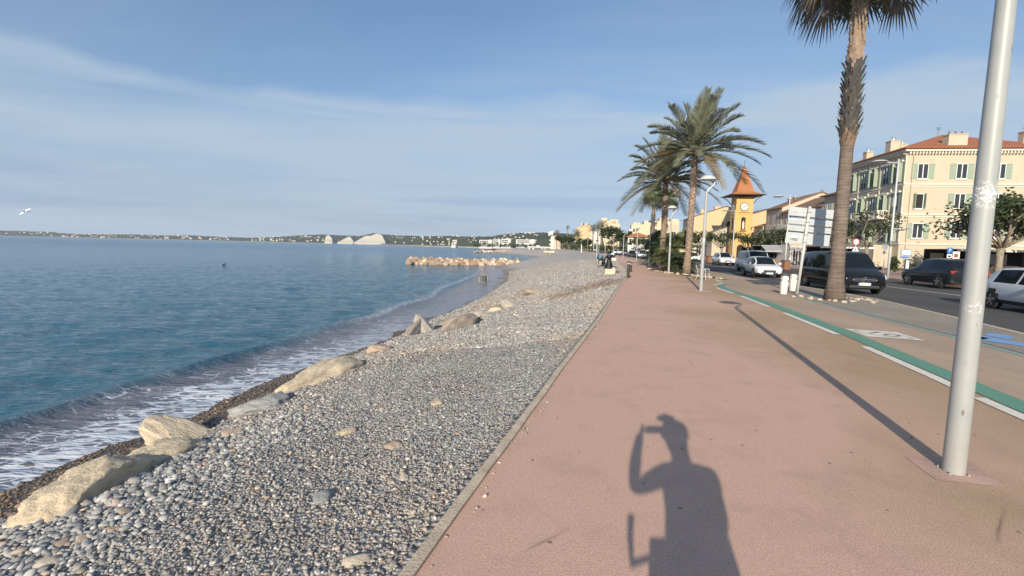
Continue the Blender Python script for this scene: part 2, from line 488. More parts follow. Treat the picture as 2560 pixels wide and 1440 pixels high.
strip('drain_channel', off(VX, 0.01), off(VX, 0.07), 0.008, M('dark_joint', (0.05, 0.045, 0.04), 0.9), y0=-8, y1=18.4, nx=1)
for a, b_ in ((3.05, 5.28), (5.55, 8.15), (9.35, 12.6), (13.9, 17.2), (18.2, 20.9), (22.4, 24.2), (25.0, 27.2), (-3, 2.0)):
    strip('dash_marking', off(LX, -0.29), off(LX, -0.13), 0.009, m_white, y0=a, y1=b_, nx=1, step=0.15)
CX = lambda y: np.interp(y, [-8, 10, 18.1, 21.6, 27.2, 37.3, 60, 85, 110, 150, 220], [16.8, 18.9, 20.1, 20.75, 21.5, 22.6, 26.2, 30.2, 34, 37.8, 41.5])
strip('centre_line_marking', off(CX, -0.07), off(CX, 0.07), -0.124, m_white, y0=-8, y1=45, nx=1)
for i in range(14):
    y0 = 30 + i * 6.5
    X = lambda y: RX(y) + 3.1
    strip('lane_marking', off(X, -0.06), off(X, 0.06), -0.124, m_white, y0=y0, y1=y0 + 2.6, nx=1)
for i in range(16):
    y0 = 47 + i * 7
    strip('centre_line_marking', off(CX, -0.07), off(CX, 0.07), -0.124, m_white, y0=y0, y1=y0 + 3.2, nx=1)
# white lozenge with the speed figure
dz = [G(px, py, 0.012) for px, py in ((2112, 821), (2168, 841), (2314, 852), (2241, 830))]
tag(MB().add(dz, [(0, 1, 2, 3)]).build('lozenge_marking', m_white), kind='structure')
cen = sum(dz, Vector()) / 4
m_ink = M('grey_road_letters', (0.22, 0.19, 0.17), 0.8)
rg = MB()
ax = (dz[2] - dz[0]).normalized(); ay = (dz[3] - dz[1]).normalized()
ring = []
for k_ in range(28):
    w = 2 * math.pi * k_ / 28
    for r_ in (0.40, 0.35):
        ring.append(cen + ax * math.cos(w) * r_ * 1.35 + ay * math.sin(w) * r_ * 0.72 + Vector((0, 0, 0.003)))
rg.add(ring, [(2 * i, 2 * i + 1, 2 * ((i + 1) % 28) + 1, 2 * ((i + 1) % 28)) for i in range(28)])
tag(rg.build('lozenge_ring_marking', M('faint_grey_paint', (0.45, 0.42, 0.38), 0.8)), kind='structure')
tx = text_mesh('10', 0.62, 'lozenge_figure_marking', m_ink, thick=0.001)
tx.matrix_world = Matrix.Translation(cen + Vector((0, 0, 0.004))) @ Matrix.Rotation(math.atan2(ax.y, ax.x) + R(3), 4, 'Z') @ Matrix.Diagonal((1.0, 0.9, 1, 1))
tag(tx, kind='structure')
# blue paint by the kerb
for q in (((2380, 828), (2476, 846), (2440, 850), (2400, 842)), ((2450, 838), (2560, 858), (2560, 866), (2440, 848)), ((2470, 831), (2540, 842), (2520, 848), (2462, 838))):
    pts = [G(px, py, 0.011) for px, py in q]
    tag(MB().add(pts, [(3, 2, 1, 0)]).build('blue_marking', m_blue), kind='structure')

# ------------------------------------------------------------------ beach
def beach_z(x, y):
    """height of the pebble beach"""
    x = np.asarray(x, float); y = np.asarray(y, float)
    kx, bx, wx = KX(y), BX(y), WX(y)
    near = 1 - smooth(17, 30, y)
    # near profile: a pebble platform, a drop at the row of boulders, a wet gravel ramp
    t1 = np.clip((kx - x) / np.maximum(kx - bx, 0.1), 0, 3)
    t2 = (bx - x) / np.maximum(bx - wx, 0.1)
    plat = -0.015 - 0.68 * t1 ** 1.15 + 0.10 * np.sin(t1 * 3.0) * t1
    ramp = -1.12 - 0.88 * np.clip(t2, 0, 2.5)
    drop = smooth(0.0, 0.30, t2)
    zn = plat * (1 - drop) + ramp * drop
    zn = np.where(t2 > 1, SEA - (t2 - 1) * 0.9, zn)
    t = (kx - x) / np.maximum(kx - wx, 0.1)
    far_h = 0.75 * smooth(45, 95, y) * (1 - 0.55 * smooth(180, 300, y))
    zf = 0.6 * smooth(60, 300, y) - 0.02 + far_h * np.sin(np.clip(t, 0, 1) * math.pi * 0.62) * (1 - smooth(0.45, 1.0, t)) - (2.0 + 0.6 * smooth(60, 300, y)) * smooth(0.15, 1.0, t) ** 1.25
    zf = np.where(t > 1, SEA - (t - 1) * 3.0, zf)
    return zn * near + zf * (1 - near)
def vnoise(x, y, s, seed=0):
    """cheap smooth value noise (numpy)"""
    rs = np.random.RandomState(seed); tab = rs.rand(256, 256)
    X = np.asarray(x) * s; Y = np.asarray(y) * s
    xi = np.floor(X).astype(int); yi = np.floor(Y).astype(int)
    fx = X - xi; fy = Y - yi; fx = fx * fx * (3 - 2 * fx); fy = fy * fy * (3 - 2 * fy)
    g = lambda a, b: tab[a & 255, b & 255]
    return (g(xi, yi) * (1 - fx) + g(xi + 1, yi) * fx) * (1 - fy) + (g(xi, yi + 1) * (1 - fx) + g(xi + 1, yi + 1) * fx) * fy - 0.5
def beach_full(x, y):
    b = beach_z(x, y)
    d = np.clip((KX(y) - x) / 0.8, 0, 1)
    return b + d * (vnoise(x, y, 0.8, 1) * 0.10 + vnoise(x, y, 2.5, 2) * 0.05 + vnoise(x, y * 0.4, 0.25, 5) * 0.25 * smooth(25, 60, y))
def wetness(x, y):
    t = (BX(y) - x) / np.maximum(BX(y) - WX(y), 0.1)
    tf = (KX(y) - x) / np.maximum(KX(y) - WX(y), 0.1)
    n = 1 - smooth(17, 30, y)
    return n * smooth(0.02, 0.30, t + vnoise(x, y, 1.5, 9) * 0.1) + (1 - n) * 0.55 * smooth(0.78, 0.97, tf + vnoise(x, y, 0.5, 9) * 0.12)
def mat_beach():
    m, nt, b = nodes_of('pebble_beach'); t = NT(nt); p = t.pos()
    cols = [(0.20, 0.20, 0.205), (0.34, 0.33, 0.32), (0.26, 0.255, 0.25), (0.50, 0.47, 0.43), (0.16, 0.165, 0.175), (0.40, 0.38, 0.36), (0.40, 0.32, 0.26), (0.30, 0.30, 0.30)]
    def layer(scale):
        r = t.sep(t.vor(p, scale, 'F1', 'Color'))[0]; d = t.vor(p, scale)
        c = t.ramp(r, tuple(((i + 0.5) / 8, k) for i, k in enumerate(cols)))
        c = t.mix(t.ramp(d, ((0.40, 0.0), (0.85, 0.75))), c, (0.05, 0.045, 0.04))
        return c, d
    c1, d1 = layer(24); c2, d2 = layer(9)
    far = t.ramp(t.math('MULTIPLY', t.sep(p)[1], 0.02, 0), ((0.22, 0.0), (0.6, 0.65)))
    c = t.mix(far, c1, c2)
    patch = t.noise(p, 0.35, 5, 0.6, 0.5)
    c = t.mix(t.ramp(patch, ((0.52, 0.0), (0.70, 0.55))), c, (0.23, 0.165, 0.135))
    c = t.mix(0.5, c, t.ramp(t.noise(t.map(p, (0.25, 1, 1), (0, 0, R(-14))), 0.6, 4, 0.6), ((0.3, 0.8), (0.7, 1.25))), 'MULTIPLY')
    # farther away the pebbles lie bleached and dry
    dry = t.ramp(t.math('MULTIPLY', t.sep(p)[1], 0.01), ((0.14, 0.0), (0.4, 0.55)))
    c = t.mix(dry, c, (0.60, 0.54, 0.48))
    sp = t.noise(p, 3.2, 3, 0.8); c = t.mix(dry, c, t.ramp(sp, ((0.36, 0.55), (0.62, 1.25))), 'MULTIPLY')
    wet = t.attr('wet')
    wetc = t.mix(1.0, c, (0.33, 0.26, 0.20), 'MULTIPLY')
    c = t.mix(wet, c, wetc)
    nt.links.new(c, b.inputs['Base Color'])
    nt.links.new(t.math('MULTIPLY_ADD', wet, -0.40, 0.85), b.inputs['Roughness'])
    nt.links.new(t.bump(t.math('MULTIPLY', t.math('ADD', d1, d2), -1.0), 1.0, 0.035), b.inputs['Normal'])
    return m
m_beach = mat_beach()
def build_beach():
    ys = ysamp(-8, 430, 0.07, 0.012); ys = np.array(ys)
    tt = np.concatenate([np.linspace(0, 1.0, 130), np.linspace(1.02, 1.5, 14)])
    Y = np.repeat(ys[:, None], len(tt), 1)
    K_ = KX(ys) - 0.06; W_ = WX(ys)
    X = K_[:, None] + (W_ - K_)[:, None] * tt[None, :]
    Z = beach_full(X, Y)
    n = len(tt); N = len(ys)
    me = bpy.data.meshes.new('beach')
    co = np.stack([X, Y, Z], -1).reshape(-1, 3)
    idx = np.arange(N * n).reshape(N, n)
    q = np.stack([idx[:-1, :-1], idx[1:, :-1], idx[1:, 1:], idx[:-1, 1:]], -1).reshape(-1, 4)
    fast_mesh(me, co, q)
    a = me.attributes.new('wet', 'FLOAT', 'POINT'); a.data.foreach_set('value', wetness(X, Y).reshape(-1).astype(np.float32))
    me.materials.append(m_beach)
    o = bpy.data.objects.new('beach', me); COL.objects.link(o); o['kind'] = 'structure'
    return o
def fast_mesh(me, co, faces, smooth_=True):
    k_ = faces.shape[1]
    me.vertices.add(len(co)); me.vertices.foreach_set('co', co.astype(np.float32).reshape(-1))
    me.loops.add(faces.size); me.loops.foreach_set('vertex_index', faces.astype(np.int32).reshape(-1))
    me.polygons.add(len(faces)); me.polygons.foreach_set('loop_start', np.arange(0, faces.size, k_, dtype=np.int32))
    me.polygons.foreach_set('use_smooth', np.ones(len(faces), bool) if smooth_ else np.zeros(len(faces), bool))
    me.update(calc_edges=True)
build_beach()

# loose pebbles on it: many small stones, each a little different
def ico(sub):
    bm = bmesh.new(); bmesh.ops.create_icosphere(bm, subdivisions=sub, radius=1.0)
    v = np.array([p.co[:] for p in bm.verts]); f = np.array([[q.index for q in p.verts] for p in bm.faces]); bm.free()
    return v, f
PAL = np.array([(0.205, 0.21, 0.215), (0.275, 0.275, 0.275), (0.345, 0.335, 0.32), (0.155, 0.16, 0.17), (0.38, 0.37, 0.355), (0.45, 0.43, 0.40), (0.60, 0.57, 0.53), (0.42, 0.33, 0.25), (0.40, 0.28, 0.21), (0.28, 0.20, 0.16), (0.36, 0.34, 0.31), (0.24, 0.25, 0.24)])
PALW = np.array([16, 18, 15, 12, 12, 9, 5, 4, 4, 3, 8, 6], float); PALW /= PALW.sum()
def pebbles(name, x, y, size, sub, m, lift=0.25, wet=None, label=None, base=None):
    v0, f0 = ico(sub); n = len(x); nv = len(v0)
    rs = npr
    sx = size * rs.uniform(0.8, 1.35, n); sy = size * rs.uniform(0.62, 1.0, n); sz = size * rs.uniform(0.30, 0.62, n)
    a = rs.uniform(0, 2 * np.pi, n); b = rs.normal(0, 0.28, n); c = rs.normal(0, 0.28, n)
    P_ = np.repeat(v0[None], n, 0).astype(np.float32)
    # slightly squared, lopsided stones
    P_ = np.sign(P_) * np.abs(P_) ** rs.uniform(0.78, 1.05, (n, 1, 1))
    P_[:, :, 0] *= 1 + 0.22 * P_[:, :, 1] * rs.uniform(-1, 1, (n, 1)); P_[:, :, 2] *= 1 + 0.3 * P_[:, :, 0] * rs.uniform(-1, 1, (n, 1))
    P_[:, :, 0] *= sx[:, None]; P_[:, :, 1] *= sy[:, None]; P_[:, :, 2] *= sz[:, None]
    def rot(P_, i, j, w):
        cw, sw = np.cos(w)[:, None], np.sin(w)[:, None]
        A, B = P_[:, :, i].copy(), P_[:, :, j].copy()
        P_[:, :, i] = A * cw - B * sw; P_[:, :, j] = A * sw + B * cw
    rot(P_, 1, 2, b); rot(P_, 0, 2, c); rot(P_, 0, 1, a)
    z = (beach_full(x, y) if base is None else base) + sz * lift + rs.uniform(0, 1, n) ** 2 * size * 0.5
    P_ += np.stack([x, y, z], -1)[:, None, :]
    F_ = (f0[None] + (np.arange(n) * nv)[:, None, None]).reshape(-1, 3)
    me = bpy.data.meshes.new(name)
    fast_mesh(me, P_.reshape(-1, 3), F_)
    pick = rs.choice(len(PAL), n, p=PALW)
    col = PAL[pick] * rs.uniform(0.7, 1.3, (n, 1)) * 0.85 + 0.15 * np.array([0.36, 0.35, 0.335])
    # warmer, browner stones in some patches and by the kerb
    warm = np.clip(vnoise(x, y, 0.7, 21) * 2.2 + 0.15 + 0.5 * np.exp(-(KX(y) - x) / 0.7), 0, 1)[:, None]
    col = col * (1 - 0.65 * warm) + 0.65 * warm * col.mean(1, keepdims=True) * np.array([1.22, 1.0, 0.80])
    bd_ = np.exp(-((y - (17.2 + 1.42 * (x - 0.6)) + vnoise(x, y, 0.8, 77) * 1.5) / 1.3) ** 2) * smooth(0.8, 2.2, x) * 0.9
    col = col * (1 - bd_[:, None] * np.array([0.38, 0.48, 0.55]))
    if wet is not None: col = col * (1 - wet[:, None] * np.array([0.55, 0.62, 0.68]))
    ca = me.attributes.new('stone', 'FLOAT_COLOR', 'POINT')
    cc = np.ones((n, nv, 4), np.float32); cc[:, :, :3] = np.clip(col, 0.02, 0.8)[:, None, :]
    ca.data.foreach_set('color', cc.reshape(-1))
    me.materials.append(m)
    o = bpy.data.objects.new(name, me); COL.objects.link(o)
    tag(o, label, 'pebbles', None, 'stuff')
    return o
def mat_stone():
    m, nt, b = nodes_of('pebble_stone'); t = NT(nt)
    c = t.attr('stone', 'Color'); p = t.pos()
    c = t.mix(0.7, c, t.ramp(t.noise(p, 45, 4, 0.6), ((0.3, 0.82), (0.7, 1.15))), 'MULTIPLY')
    nt.links.new(c, b.inputs['Base Color']); b.inputs['Roughness'].default_value = 0.72
    b.inputs['Specular IOR Level'].default_value = 0.3
    return m
m_stone = mat_stone()
def scatter(n, y0, y1, power, side='plat'):
    """random places, denser close to the eye"""
    u = npr.rand(n); y = y0 + (y1 - y0) * u ** power
    if side == 'plat': t = npr.rand(n); x = KX(y) - 0.14 + (BX(y) + 0.03 - KX(y) + 0.14) * t
    else: x = BX(y) - 0.02 + (WX(y) + 0.05 - BX(y)) * npr.rand(n)
    return x, y
# large stones gathered near the boulders and the near left, small ones by the kerb
x, y = scatter(70000, 1.2, 9.5, 1.35)
t_ = (KX(y) - x) / (KX(y) - BX(y))
big = np.clip(0.25 + 0.75 * smooth(0.35, 0.85, t_ + vnoise(x, y, 0.6, 4) * 0.7), 0, 1) * (1 - 0.45 * smooth(3.5, 8, y))
sz_ = 0.0055 + npr.gamma(2.2, 0.0034, len(x)) * (0.40 + 1.1 * big)
sz_ = np.minimum(sz_ * 0.88, 0.042)
o_ = np.argsort(sz_); nb = int(len(x) * 0.12)
pebbles('pebbles', x[o_[-nb:]], y[o_[-nb:]], sz_[o_[-nb:]], 2, m_stone, 0.45, label='rounded grey beach pebbles piled between kerb and boulders')
pebbles('pebbles', x[o_[:-nb]], y[o_[:-nb]], sz_[o_[:-nb]], 1, m_stone, 0.2, label='small mixed beach pebbles filling the bank beside the kerb')
x, y = scatter(95000, 8.5, 27, 1.4)
pebbles('pebbles', x, y, 0.007 + npr.gamma(2.0, 0.0044, len(x)), 0, m_stone, 0.15, label='grey shingle farther along the beach')
x, y = scatter(12000, 2.5, 20, 1.4, 'wet')
x_, y_ = x, y
x, y = scatter(90000, 17, 66, 1.3); x = KX(y) - 0.2 - (KX(y) - WX(y)) * 0.90 * npr.rand(len(x))
pebbles('pebbles', x, y, 0.013 + npr.gamma(2.0, 0.0075, len(x)), 0, m_stone, 0.1, label='bleached shingle round the sculpture and beyond')
x, y = x_, y_
nq = 80; y_ = 1.5 + 12 * npr.rand(nq) ** 1.3; x_ = KX(y_) + 0.02 + np.abs(npr.normal(0, 0.06, nq))
stray_lift = npr
STRAY = (x_, y_)
pebbles('wet_gravel', x, y, 0.008 + npr.gamma(2, 0.006, len(x)), 1, m_stone, 0.1, wet=np.clip(wetness(x, y) * 0.95 + 0.1, 0, 1), label='dark wet gravel between boulders and water')

pebbles('stray_pebbles', STRAY[0], STRAY[1], 0.006 + npr.gamma(2, 0.003, len(STRAY[0])), 1, m_stone, 0.3, label='stray pebbles washed over the kerb onto the red path', base=0.0)
# ------------------------------------------------------------------ sea
def mat_sea():
    m, nt, b = nodes_of('sea_water'); t = NT(nt); p = t.pos()
    d = t.attr('shore')            # metres from the waterline
    deep = t.mix(t.ramp(t.math('MULTIPLY', d, 0.01), ((0.0, 0.0), (0.6, 1.0))), (0.020, 0.092, 0.135), (0.022, 0.115, 0.20))
    silt = t.mix(t.ramp(d, ((0.0, 0.0), (1.0, 1.0))), (0.15, 0.14, 0.155), deep)
    shal = t.ramp(t.math('MULTIPLY', d, 0.2), ((0.44, 1.0), (0.60, 0.0)))
    col = t.mix(shal, deep, t.mix(t.noise(p, 0.7, 3), (0.115, 0.115, 0.135), (0.16, 0.145, 0.165)))
    # lace of foam left on the wash
    q = t.map(p, (0.75, 1.5, 1), (0, 0, R(-6)))
    q = t.mix(0.22, q, t.noise(q, 1.3, 3, 0.6, 0, 'Color'))
    e1 = t.vor(q, 2.3, 'DISTANCE_TO_EDGE'); e2 = t.vor(q, 5.5, 'DISTANCE_TO_EDGE')
    amt = t.ramp(t.math('MULTIPLY', d, 0.25), ((0.0, 0.60), (0.20, 0.38), (0.42, 0.15), (0.62, 0.08), (0.70, 0.0)))
    amt = t.math('ADD', amt, t.math('MULTIPLY', t.math('SUBTRACT', t.noise(p, 0.9, 4, 0.6), 0.5), 0.9))
    lace = t.math('SUBTRACT', t.math('MULTIPLY', amt, 0.36), t.math('MINIMUM', e1, t.math('MULTIPLY', e2, 1.7)))
    foam = t.math('MULTIPLY', t.ramp(lace, ((0.0, 0.0), (0.06, 1.0))), t.ramp(t.math('MULTIPLY', d, 0.25), ((0.62, 1.0), (0.72, 0.0))))
    crest = t.math('MULTIPLY', t.attr('crest'), t.ramp(t.noise(p, 5, 5, 0.75), ((0.38, 0.0), (0.55, 1.0))))
    foam = t.math('MULTIPLY', foam, t.ramp(t.math('MULTIPLY', t.sep(p)[1], 0.02), ((0.24, 1.0), (0.5, 0.22))))
    foam = t.math('MAXIMUM', foam, crest)
    col = t.mix(foam, col, (0.52, 0.55, 0.61))
    nt.links.new(col, b.inputs['Base Color'])
    b.inputs['IOR'].default_value = 1.33
    far = t.ramp(t.math('MULTIPLY', t.sep(p)[1], 0.002), ((0.02, 0.0), (0.5, 1.0)))
    nt.links.new(t.math('ADD', t.math('MULTIPLY', foam, 0.6), t.math('MULTIPLY_ADD', far, 0.12, 0.07)), b.inputs['Roughness'])
    w1 = t.noise(t.map(p, (0.55, 1.8, 1), (0, 0, R(8))), 1.6, 4, 0.55, 0.3)
    w2 = t.noise(t.map(p, (0.5, 1.6, 1), (0, 0, R(-15))), 6.0, 3, 0.55)
    w3 = t.noise(t.map(p, (0.10, 0.42, 1), (0, 0, R(5))), 0.8, 5, 0.6)
    hh = t.math('ADD', t.math('ADD', t.math('MULTIPLY', w1, 1.0), t.math('MULTIPLY', w2, 0.22)), t.math('MULTIPLY', w3, 2.2))
    nt.links.new(t.bump(hh, 0.9, 0.19), b.inputs['Normal'])
    return m
def build_sea():
    # fan of quads about the beach in front of the eye; fine close by
    r = np.concatenate([np.geomspace(1.5, 9000, 620)])
    az = np.radians(np.concatenate([np.linspace(-88, -56, 30)[:-1], np.linspace(-56, 8, 330), np.linspace(8, 40, 40)[1:]]))
    Rr, A = np.meshgrid(r, az, indexing='ij')
    X = np.sin(A) * Rr - 3.0; Y = np.cos(A) * Rr - 3.0
    W = WX(np.clip(Y, -8, 430)); D = W - X
    yy = np.clip(Y, -8, 90)
    dc = 2.85 + vnoise(Y, Y * 0, 0.22, 31) * 0.55 + 0.8 * smooth(28, 40, yy) - 0.6 * smooth(46, 66, yy)
    amp = (0.15 + vnoise(Y, Y * 0 + 3, 0.3, 32) * 0.10) * (1 - smooth(62, 80, Y)) * (1 - 0.55 * smooth(25, 45, Y))
    u = D - dc
    rid = amp * np.where(u < 0, np.exp(-(u / 0.24) ** 2), np.exp(-(u / 0.6) ** 2))
    fade = 1 - smooth(30, 160, Rr)
    wv = 0.030 * np.sin(2.1 * D + 1.2 * vnoise(X, Y, 0.3, 41) * 6) * np.exp(-np.clip(D - 3, 0, 99) / 9)
    ch = (vnoise(X, Y * 2.2, 0.8, 42) * 0.11 + vnoise(X, Y * 2.0, 2.0, 43) * 0.05) * smooth(2.2, 4.0, D)
    Z = SEA + rid + (wv * smooth(2.4, 4, D) + ch) * fade + vnoise(X, Y, 1.2, 44) * 0.03 * (1 - smooth(2, 3, D)) + 0.02 * (1 - smooth(0, 1.2, D))
    cre = np.exp(-((u + 0.16) / 0.20) ** 2) * np.clip(smooth(17, 26, Y) * (1 - smooth(66, 76, Y)) * 1.0 + 0.22 * (vnoise(X, Y, 1.1, 51) > 0.12) * (Y < 60), 0, 1)
    N, n = Rr.shape
    co = np.stack([X, Y, Z], -1).reshape(-1, 3); idx = np.arange(N * n).reshape(N, n)
    q = np.stack([idx[:-1, :-1], idx[:-1, 1:], idx[1:, 1:], idx[1:, :-1]], -1)
    keep = (np.maximum.reduce([D[:-1, :-1], D[1:, :-1], D[:-1, 1:], D[1:, 1:]]) > -1.5)
    q = q[keep]
    used, inv = np.unique(q.reshape(-1), return_inverse=True)
    me = bpy.data.meshes.new('sea'); fast_mesh(me, co[used], inv.reshape(-1, 4)[:, ::-1])
    for nm, arr in (('shore', D), ('crest', cre)):
        a = me.attributes.new(nm, 'FLOAT', 'POINT'); a.data.foreach_set('value', arr.reshape(-1)[used].astype(np.float32))
    me.materials.append(mat_sea())
    o = bpy.data.objects.new('sea', me); COL.objects.link(o); o['kind'] = 'structure'
build_sea()
# ------------------------------------------------------------------ boulders
def mat_rock(name, col, var=0.3):
    m, nt, b = nodes_of(name); t = NT(nt); co = t.coord('Object')
    n1 = t.noise(co, 2.2, 8, 0.65, 0.4); n2 = t.noise(co, 14, 5, 0.7)
    c = t.ramp(n1, ((0.25, tuple(x * (1 - var) for x in col)), (0.5, col), (0.75, tuple(min(1, x * (1 + var * 0.7)) for x in col))))
    c = t.mix(t.ramp(n2, ((0.55, 0.0), (0.8, 0.45))), c, tuple(x * 0.55 for x in col))
    st = t.noise(t.map(co, (1, 1, 3)), 1.2, 4, 0.6)
    c = t.mix(t.ramp(st, ((0.55, 0.0), (0.75, 0.4))), c, (col[0] * 0.8, col[1] * 0.62, col[2] * 0.55))
    nt.links.new(c, b.inputs['Base Color']); b.inputs['Roughness'].default_value = 0.88
    b.inputs['Specular IOR Level'].default_value = 0.2
    nt.links.new(t.bump(t.math('ADD', n2, t.math('MULTIPLY', n1, 2.0)), 0.6, 0.05), b.inputs['Normal'])
    return m
m_cream = mat_rock('cream_limestone', (0.62, 0.51, 0.365), 0.25)
m_pinkrock = mat_rock('pink_limestone', (0.50, 0.39, 0.30))
m_palerock = mat_rock('pale_limestone', (0.60, 0.52, 0.42))
m_greyrock = mat_rock('grey_limestone', (0.36, 0.36, 0.35))
m_brownrock = mat_rock('brown_rock', (0.34, 0.25, 0.18))
def rock_mesh(name, seed, m, sub=4, facets=9, rough=0.10):
    bm = bmesh.new(); bmesh.ops.create_icosphere(bm, subdivisions=sub, radius=1.0)
    r_ = random.Random(seed)
    planes = []
    for _ in range(facets):
        n = Vector((r_.gauss(0, 1), r_.gauss(0, 1), r_.gauss(0, 0.8))).normalized()
        planes.append((n, r_.uniform(0.55, 0.88)))
    for v in bm.verts:
        p = v.co.copy()
        for n, d in planes:
            k_ = p.dot(n)
            if k_ > d: p -= n * (k_ - d) * 0.95
        o = Vector((seed * 7.3, seed * 1.7, 0))
        p *= 1 + rough * mnoise.fractal(p * 1.6 + o, 0.6, 2.1, 5) + rough * 0.25 * mnoise.noise(p * 9 + o)
        v.co = p
    me = bpy.data.meshes.new(name); bm.to_mesh(me); bm.free()
    for p in me.polygons: p.use_smooth = True
    me.materials.append(m)
    return me
def rock(name, me, loc, scale, rot, label, cat='boulder', group=None):
    o = bpy.data.objects.new(name, me); COL.objects.link(o)
    o.location = loc; o.scale = scale; o.rotation_euler = rot
    return tag(o, label, cat, group)
def onbeach(px, py, z0=-0.8):
    z = z0
    for _ in range(8):
        g = G(px, py, z); z = float(beach_full(g.x, g.y))
    return G(px, py, z)
BG = 'boulders set along the edge of the shingle'
# pixel left foot, pixel right foot, height, depth, material, label, seed
for i, (a, b_, h, dp, m, lab) in enumerate([
    ((130, 1290), (330, 1190), 0.46, 0.42, m_cream, 'largest smooth cream boulder at the near end of the row'),
    ((240, 1215), (500, 1120), 0.50, 0.46, m_cream, 'cream boulder with a flat rusty top, second in the row'),
    ((395, 1120), (565, 1060), 0.40, 0.40, m_cream, 'yellowish pitted boulder half covered with pebbles'),
    ((590, 1040), (745, 1000), 0.34, 0.40, m_greyrock, 'grey boulder in the row of cream boulders'),
    ((735, 975), (905, 905), 0.46, 0.42, m_cream, 'long tan boulder with a pointed lower end above the dark gravel'),
    ((930, 885), (975, 872), 0.22, 0.25, m_pinkrock, 'small pink boulder barely showing over the shingle'),
    ((990, 860), (1050, 838), 0.26, 0.36, m_pinkrock, 'pale pinkish boulder beside a flat white one'),
    ((1045, 836), (1105, 828), 0.26, 0.34, m_palerock, 'flat whitish boulder just beyond a pinkish one'),
    ((1112, 832), (1180, 808), 0.46, 0.42, m_pinkrock, 'rounded pinkish boulder after a gap in the row'),
    ((1180, 800), (1222, 790), 0.20, 0.3, m_palerock, 'low pale slab of rock in the shingle'),
    ((1220, 785), (1262, 774), 0.24, 0.32, m_cream, 'small yellow boulder before a white block'),
    ((1250, 772), (1306, 764), 0.34, 0.36, m_palerock, 'white block of stone at the far end of the row'),
    ((1308, 738), (1362, 730), 0.34, 0.5, m_pinkrock, 'far tan boulder alone on the upper shingle')]):
    pa, pb = onbeach(*a), onbeach(*b_)
    c = (pa + pb) / 2; d = pb - pa
    w = d.length
    back = Vector((-d.y, d.x, 0)).normalized()
    sf = (0.60, 0.50, 0.36, 0.55, 0.58)[i] if i < 5 else 0.72
    w *= (1.12 if i < 3 else 1.0 if i < 5 else 1.12); h *= sf; dp *= (0.95 if i < 5 else 0.9)
    c = c + back * dp * 0.15
    me = rock_mesh('boulder', (3, 4, 31, 6, 7, 8, 44, 10, 11, 12, 13, 14, 15)[i], m, 5 if i < 5 else 4, 9, 0.13)
    me.set_sharp_from_angle(angle=R(55))
    rock('boulder', me, (c.x, c.y, c.z - (0.02, 0.05, 0.13, 0.02, 0.03, -.02, -.02, -.04, -.02, -.06, -.05, -.04, -.02)[i]), (w * 0.60, dp, h * 0.95), (0, 0, math.atan2(d.y, d.x)), lab, 'boulder', BG)
# loose bigger stones lying on the pebbles
for i, (px, py, s, m, lab) in enumerate([(q_[0], q_[1], q_[2] * .72, q_[3], q_[4]) for q_ in [
    (585, 1085, 0.20, m_pinkrock, 'flat pinkish slab lying behind the yellow boulders'),
    (1095, 1008, 0.16, m_cream, 'yellow stone lying alone on fine shingle'),
    (985, 1115, 0.15, m_pinkrock, 'pointed pinkish stone with a dark shadow on the shingle'),
    (868, 1082, 0.17, m_cream, 'broken tan stone in two lumps on the shingle'),
    (1010, 1190, 0.11, m_palerock, 'small cream stone among fine pebbles near the kerb'),
    (900, 1400, 0.13, m_palerock, 'jagged pale stone at the bottom of the beach near the kerb'),
    (815, 1240, 0.16, m_greyrock, 'flat speckled grey stone among pebbles'),
    (125, 1410, 0.14, m_palerock, 'long white pebble at the bottom left'),
    (1265, 832, 0.16, m_pinkrock, 'small flat tan stone on the bleached shingle'),
    (1296, 790, 0.20, m_cream, 'pale yellow slab lying in the shingle beyond the row')]]):
    p = onbeach(px, py)
    rock('stone', rock_mesh('stone', i + 40, m, 3, 8, 0.14), (p.x, p.y, p.z - s * 0.02), (s, s * 0.66, s * 0.40), (0.1, 0.1, i * 1.3), lab, 'stone')
# breakwater of quarried blocks
jm = [rock_mesh('breakwater_block', 80 + i, [m_cream, m_pinkrock, m_brownrock, m_cream, m_brownrock, m_palerock][i], 3, 16, 0.05) for i in range(6)]
rj = random.Random(5)
for q_ in jm:
    for p_ in q_.polygons: p_.use_smooth = False
JA, JB = Vector((-19.8, 87.5)), Vector((1.8, 91.5))
for lay, (n, zz, half, s) in enumerate(((24, -1.95, 3.2, 1.15), (22, -1.45, 2.2, 0.95), (20, -1.08, 1.3, 0.72))):
    for i in range(n):
        for sgn in ((-1, 1) if lay < 2 else (-1, 0.4)):
            t_ = (i + rj.uniform(0.2, 0.8)) / n * (1.0 - 0.03 * lay) + 0.015 * lay
            p = JA.lerp(JB, t_)
            if sgn > 0 and rj.random() < 0.35: continue
            k_ = rj.choice([0, 1, 1, 2, 2, 3, 4, 5]) if lay else rj.choice([2, 4, 2, 1])
            w = s * rj.uniform(0.7, 1.05)
            rock('breakwater_block', jm[k_], (p.x + rj.uniform(-.3, .3), p.y + sgn * half * rj.uniform(0.75, 1.1), zz + rj.uniform(-0.15, 0.2)),
                 (w * rj.uniform(.75, 1.05), w * rj.uniform(.6, .9), w * rj.uniform(0.5, 0.72)), (rj.uniform(-.4, .4), rj.uniform(-.4, .4), rj.uniform(0, 6.28)),
                 'tan and brown rough rocks heaped in the breakwater running into the sea', 'rock', 'rocks of the near breakwater')
core = MB(); nn = 24
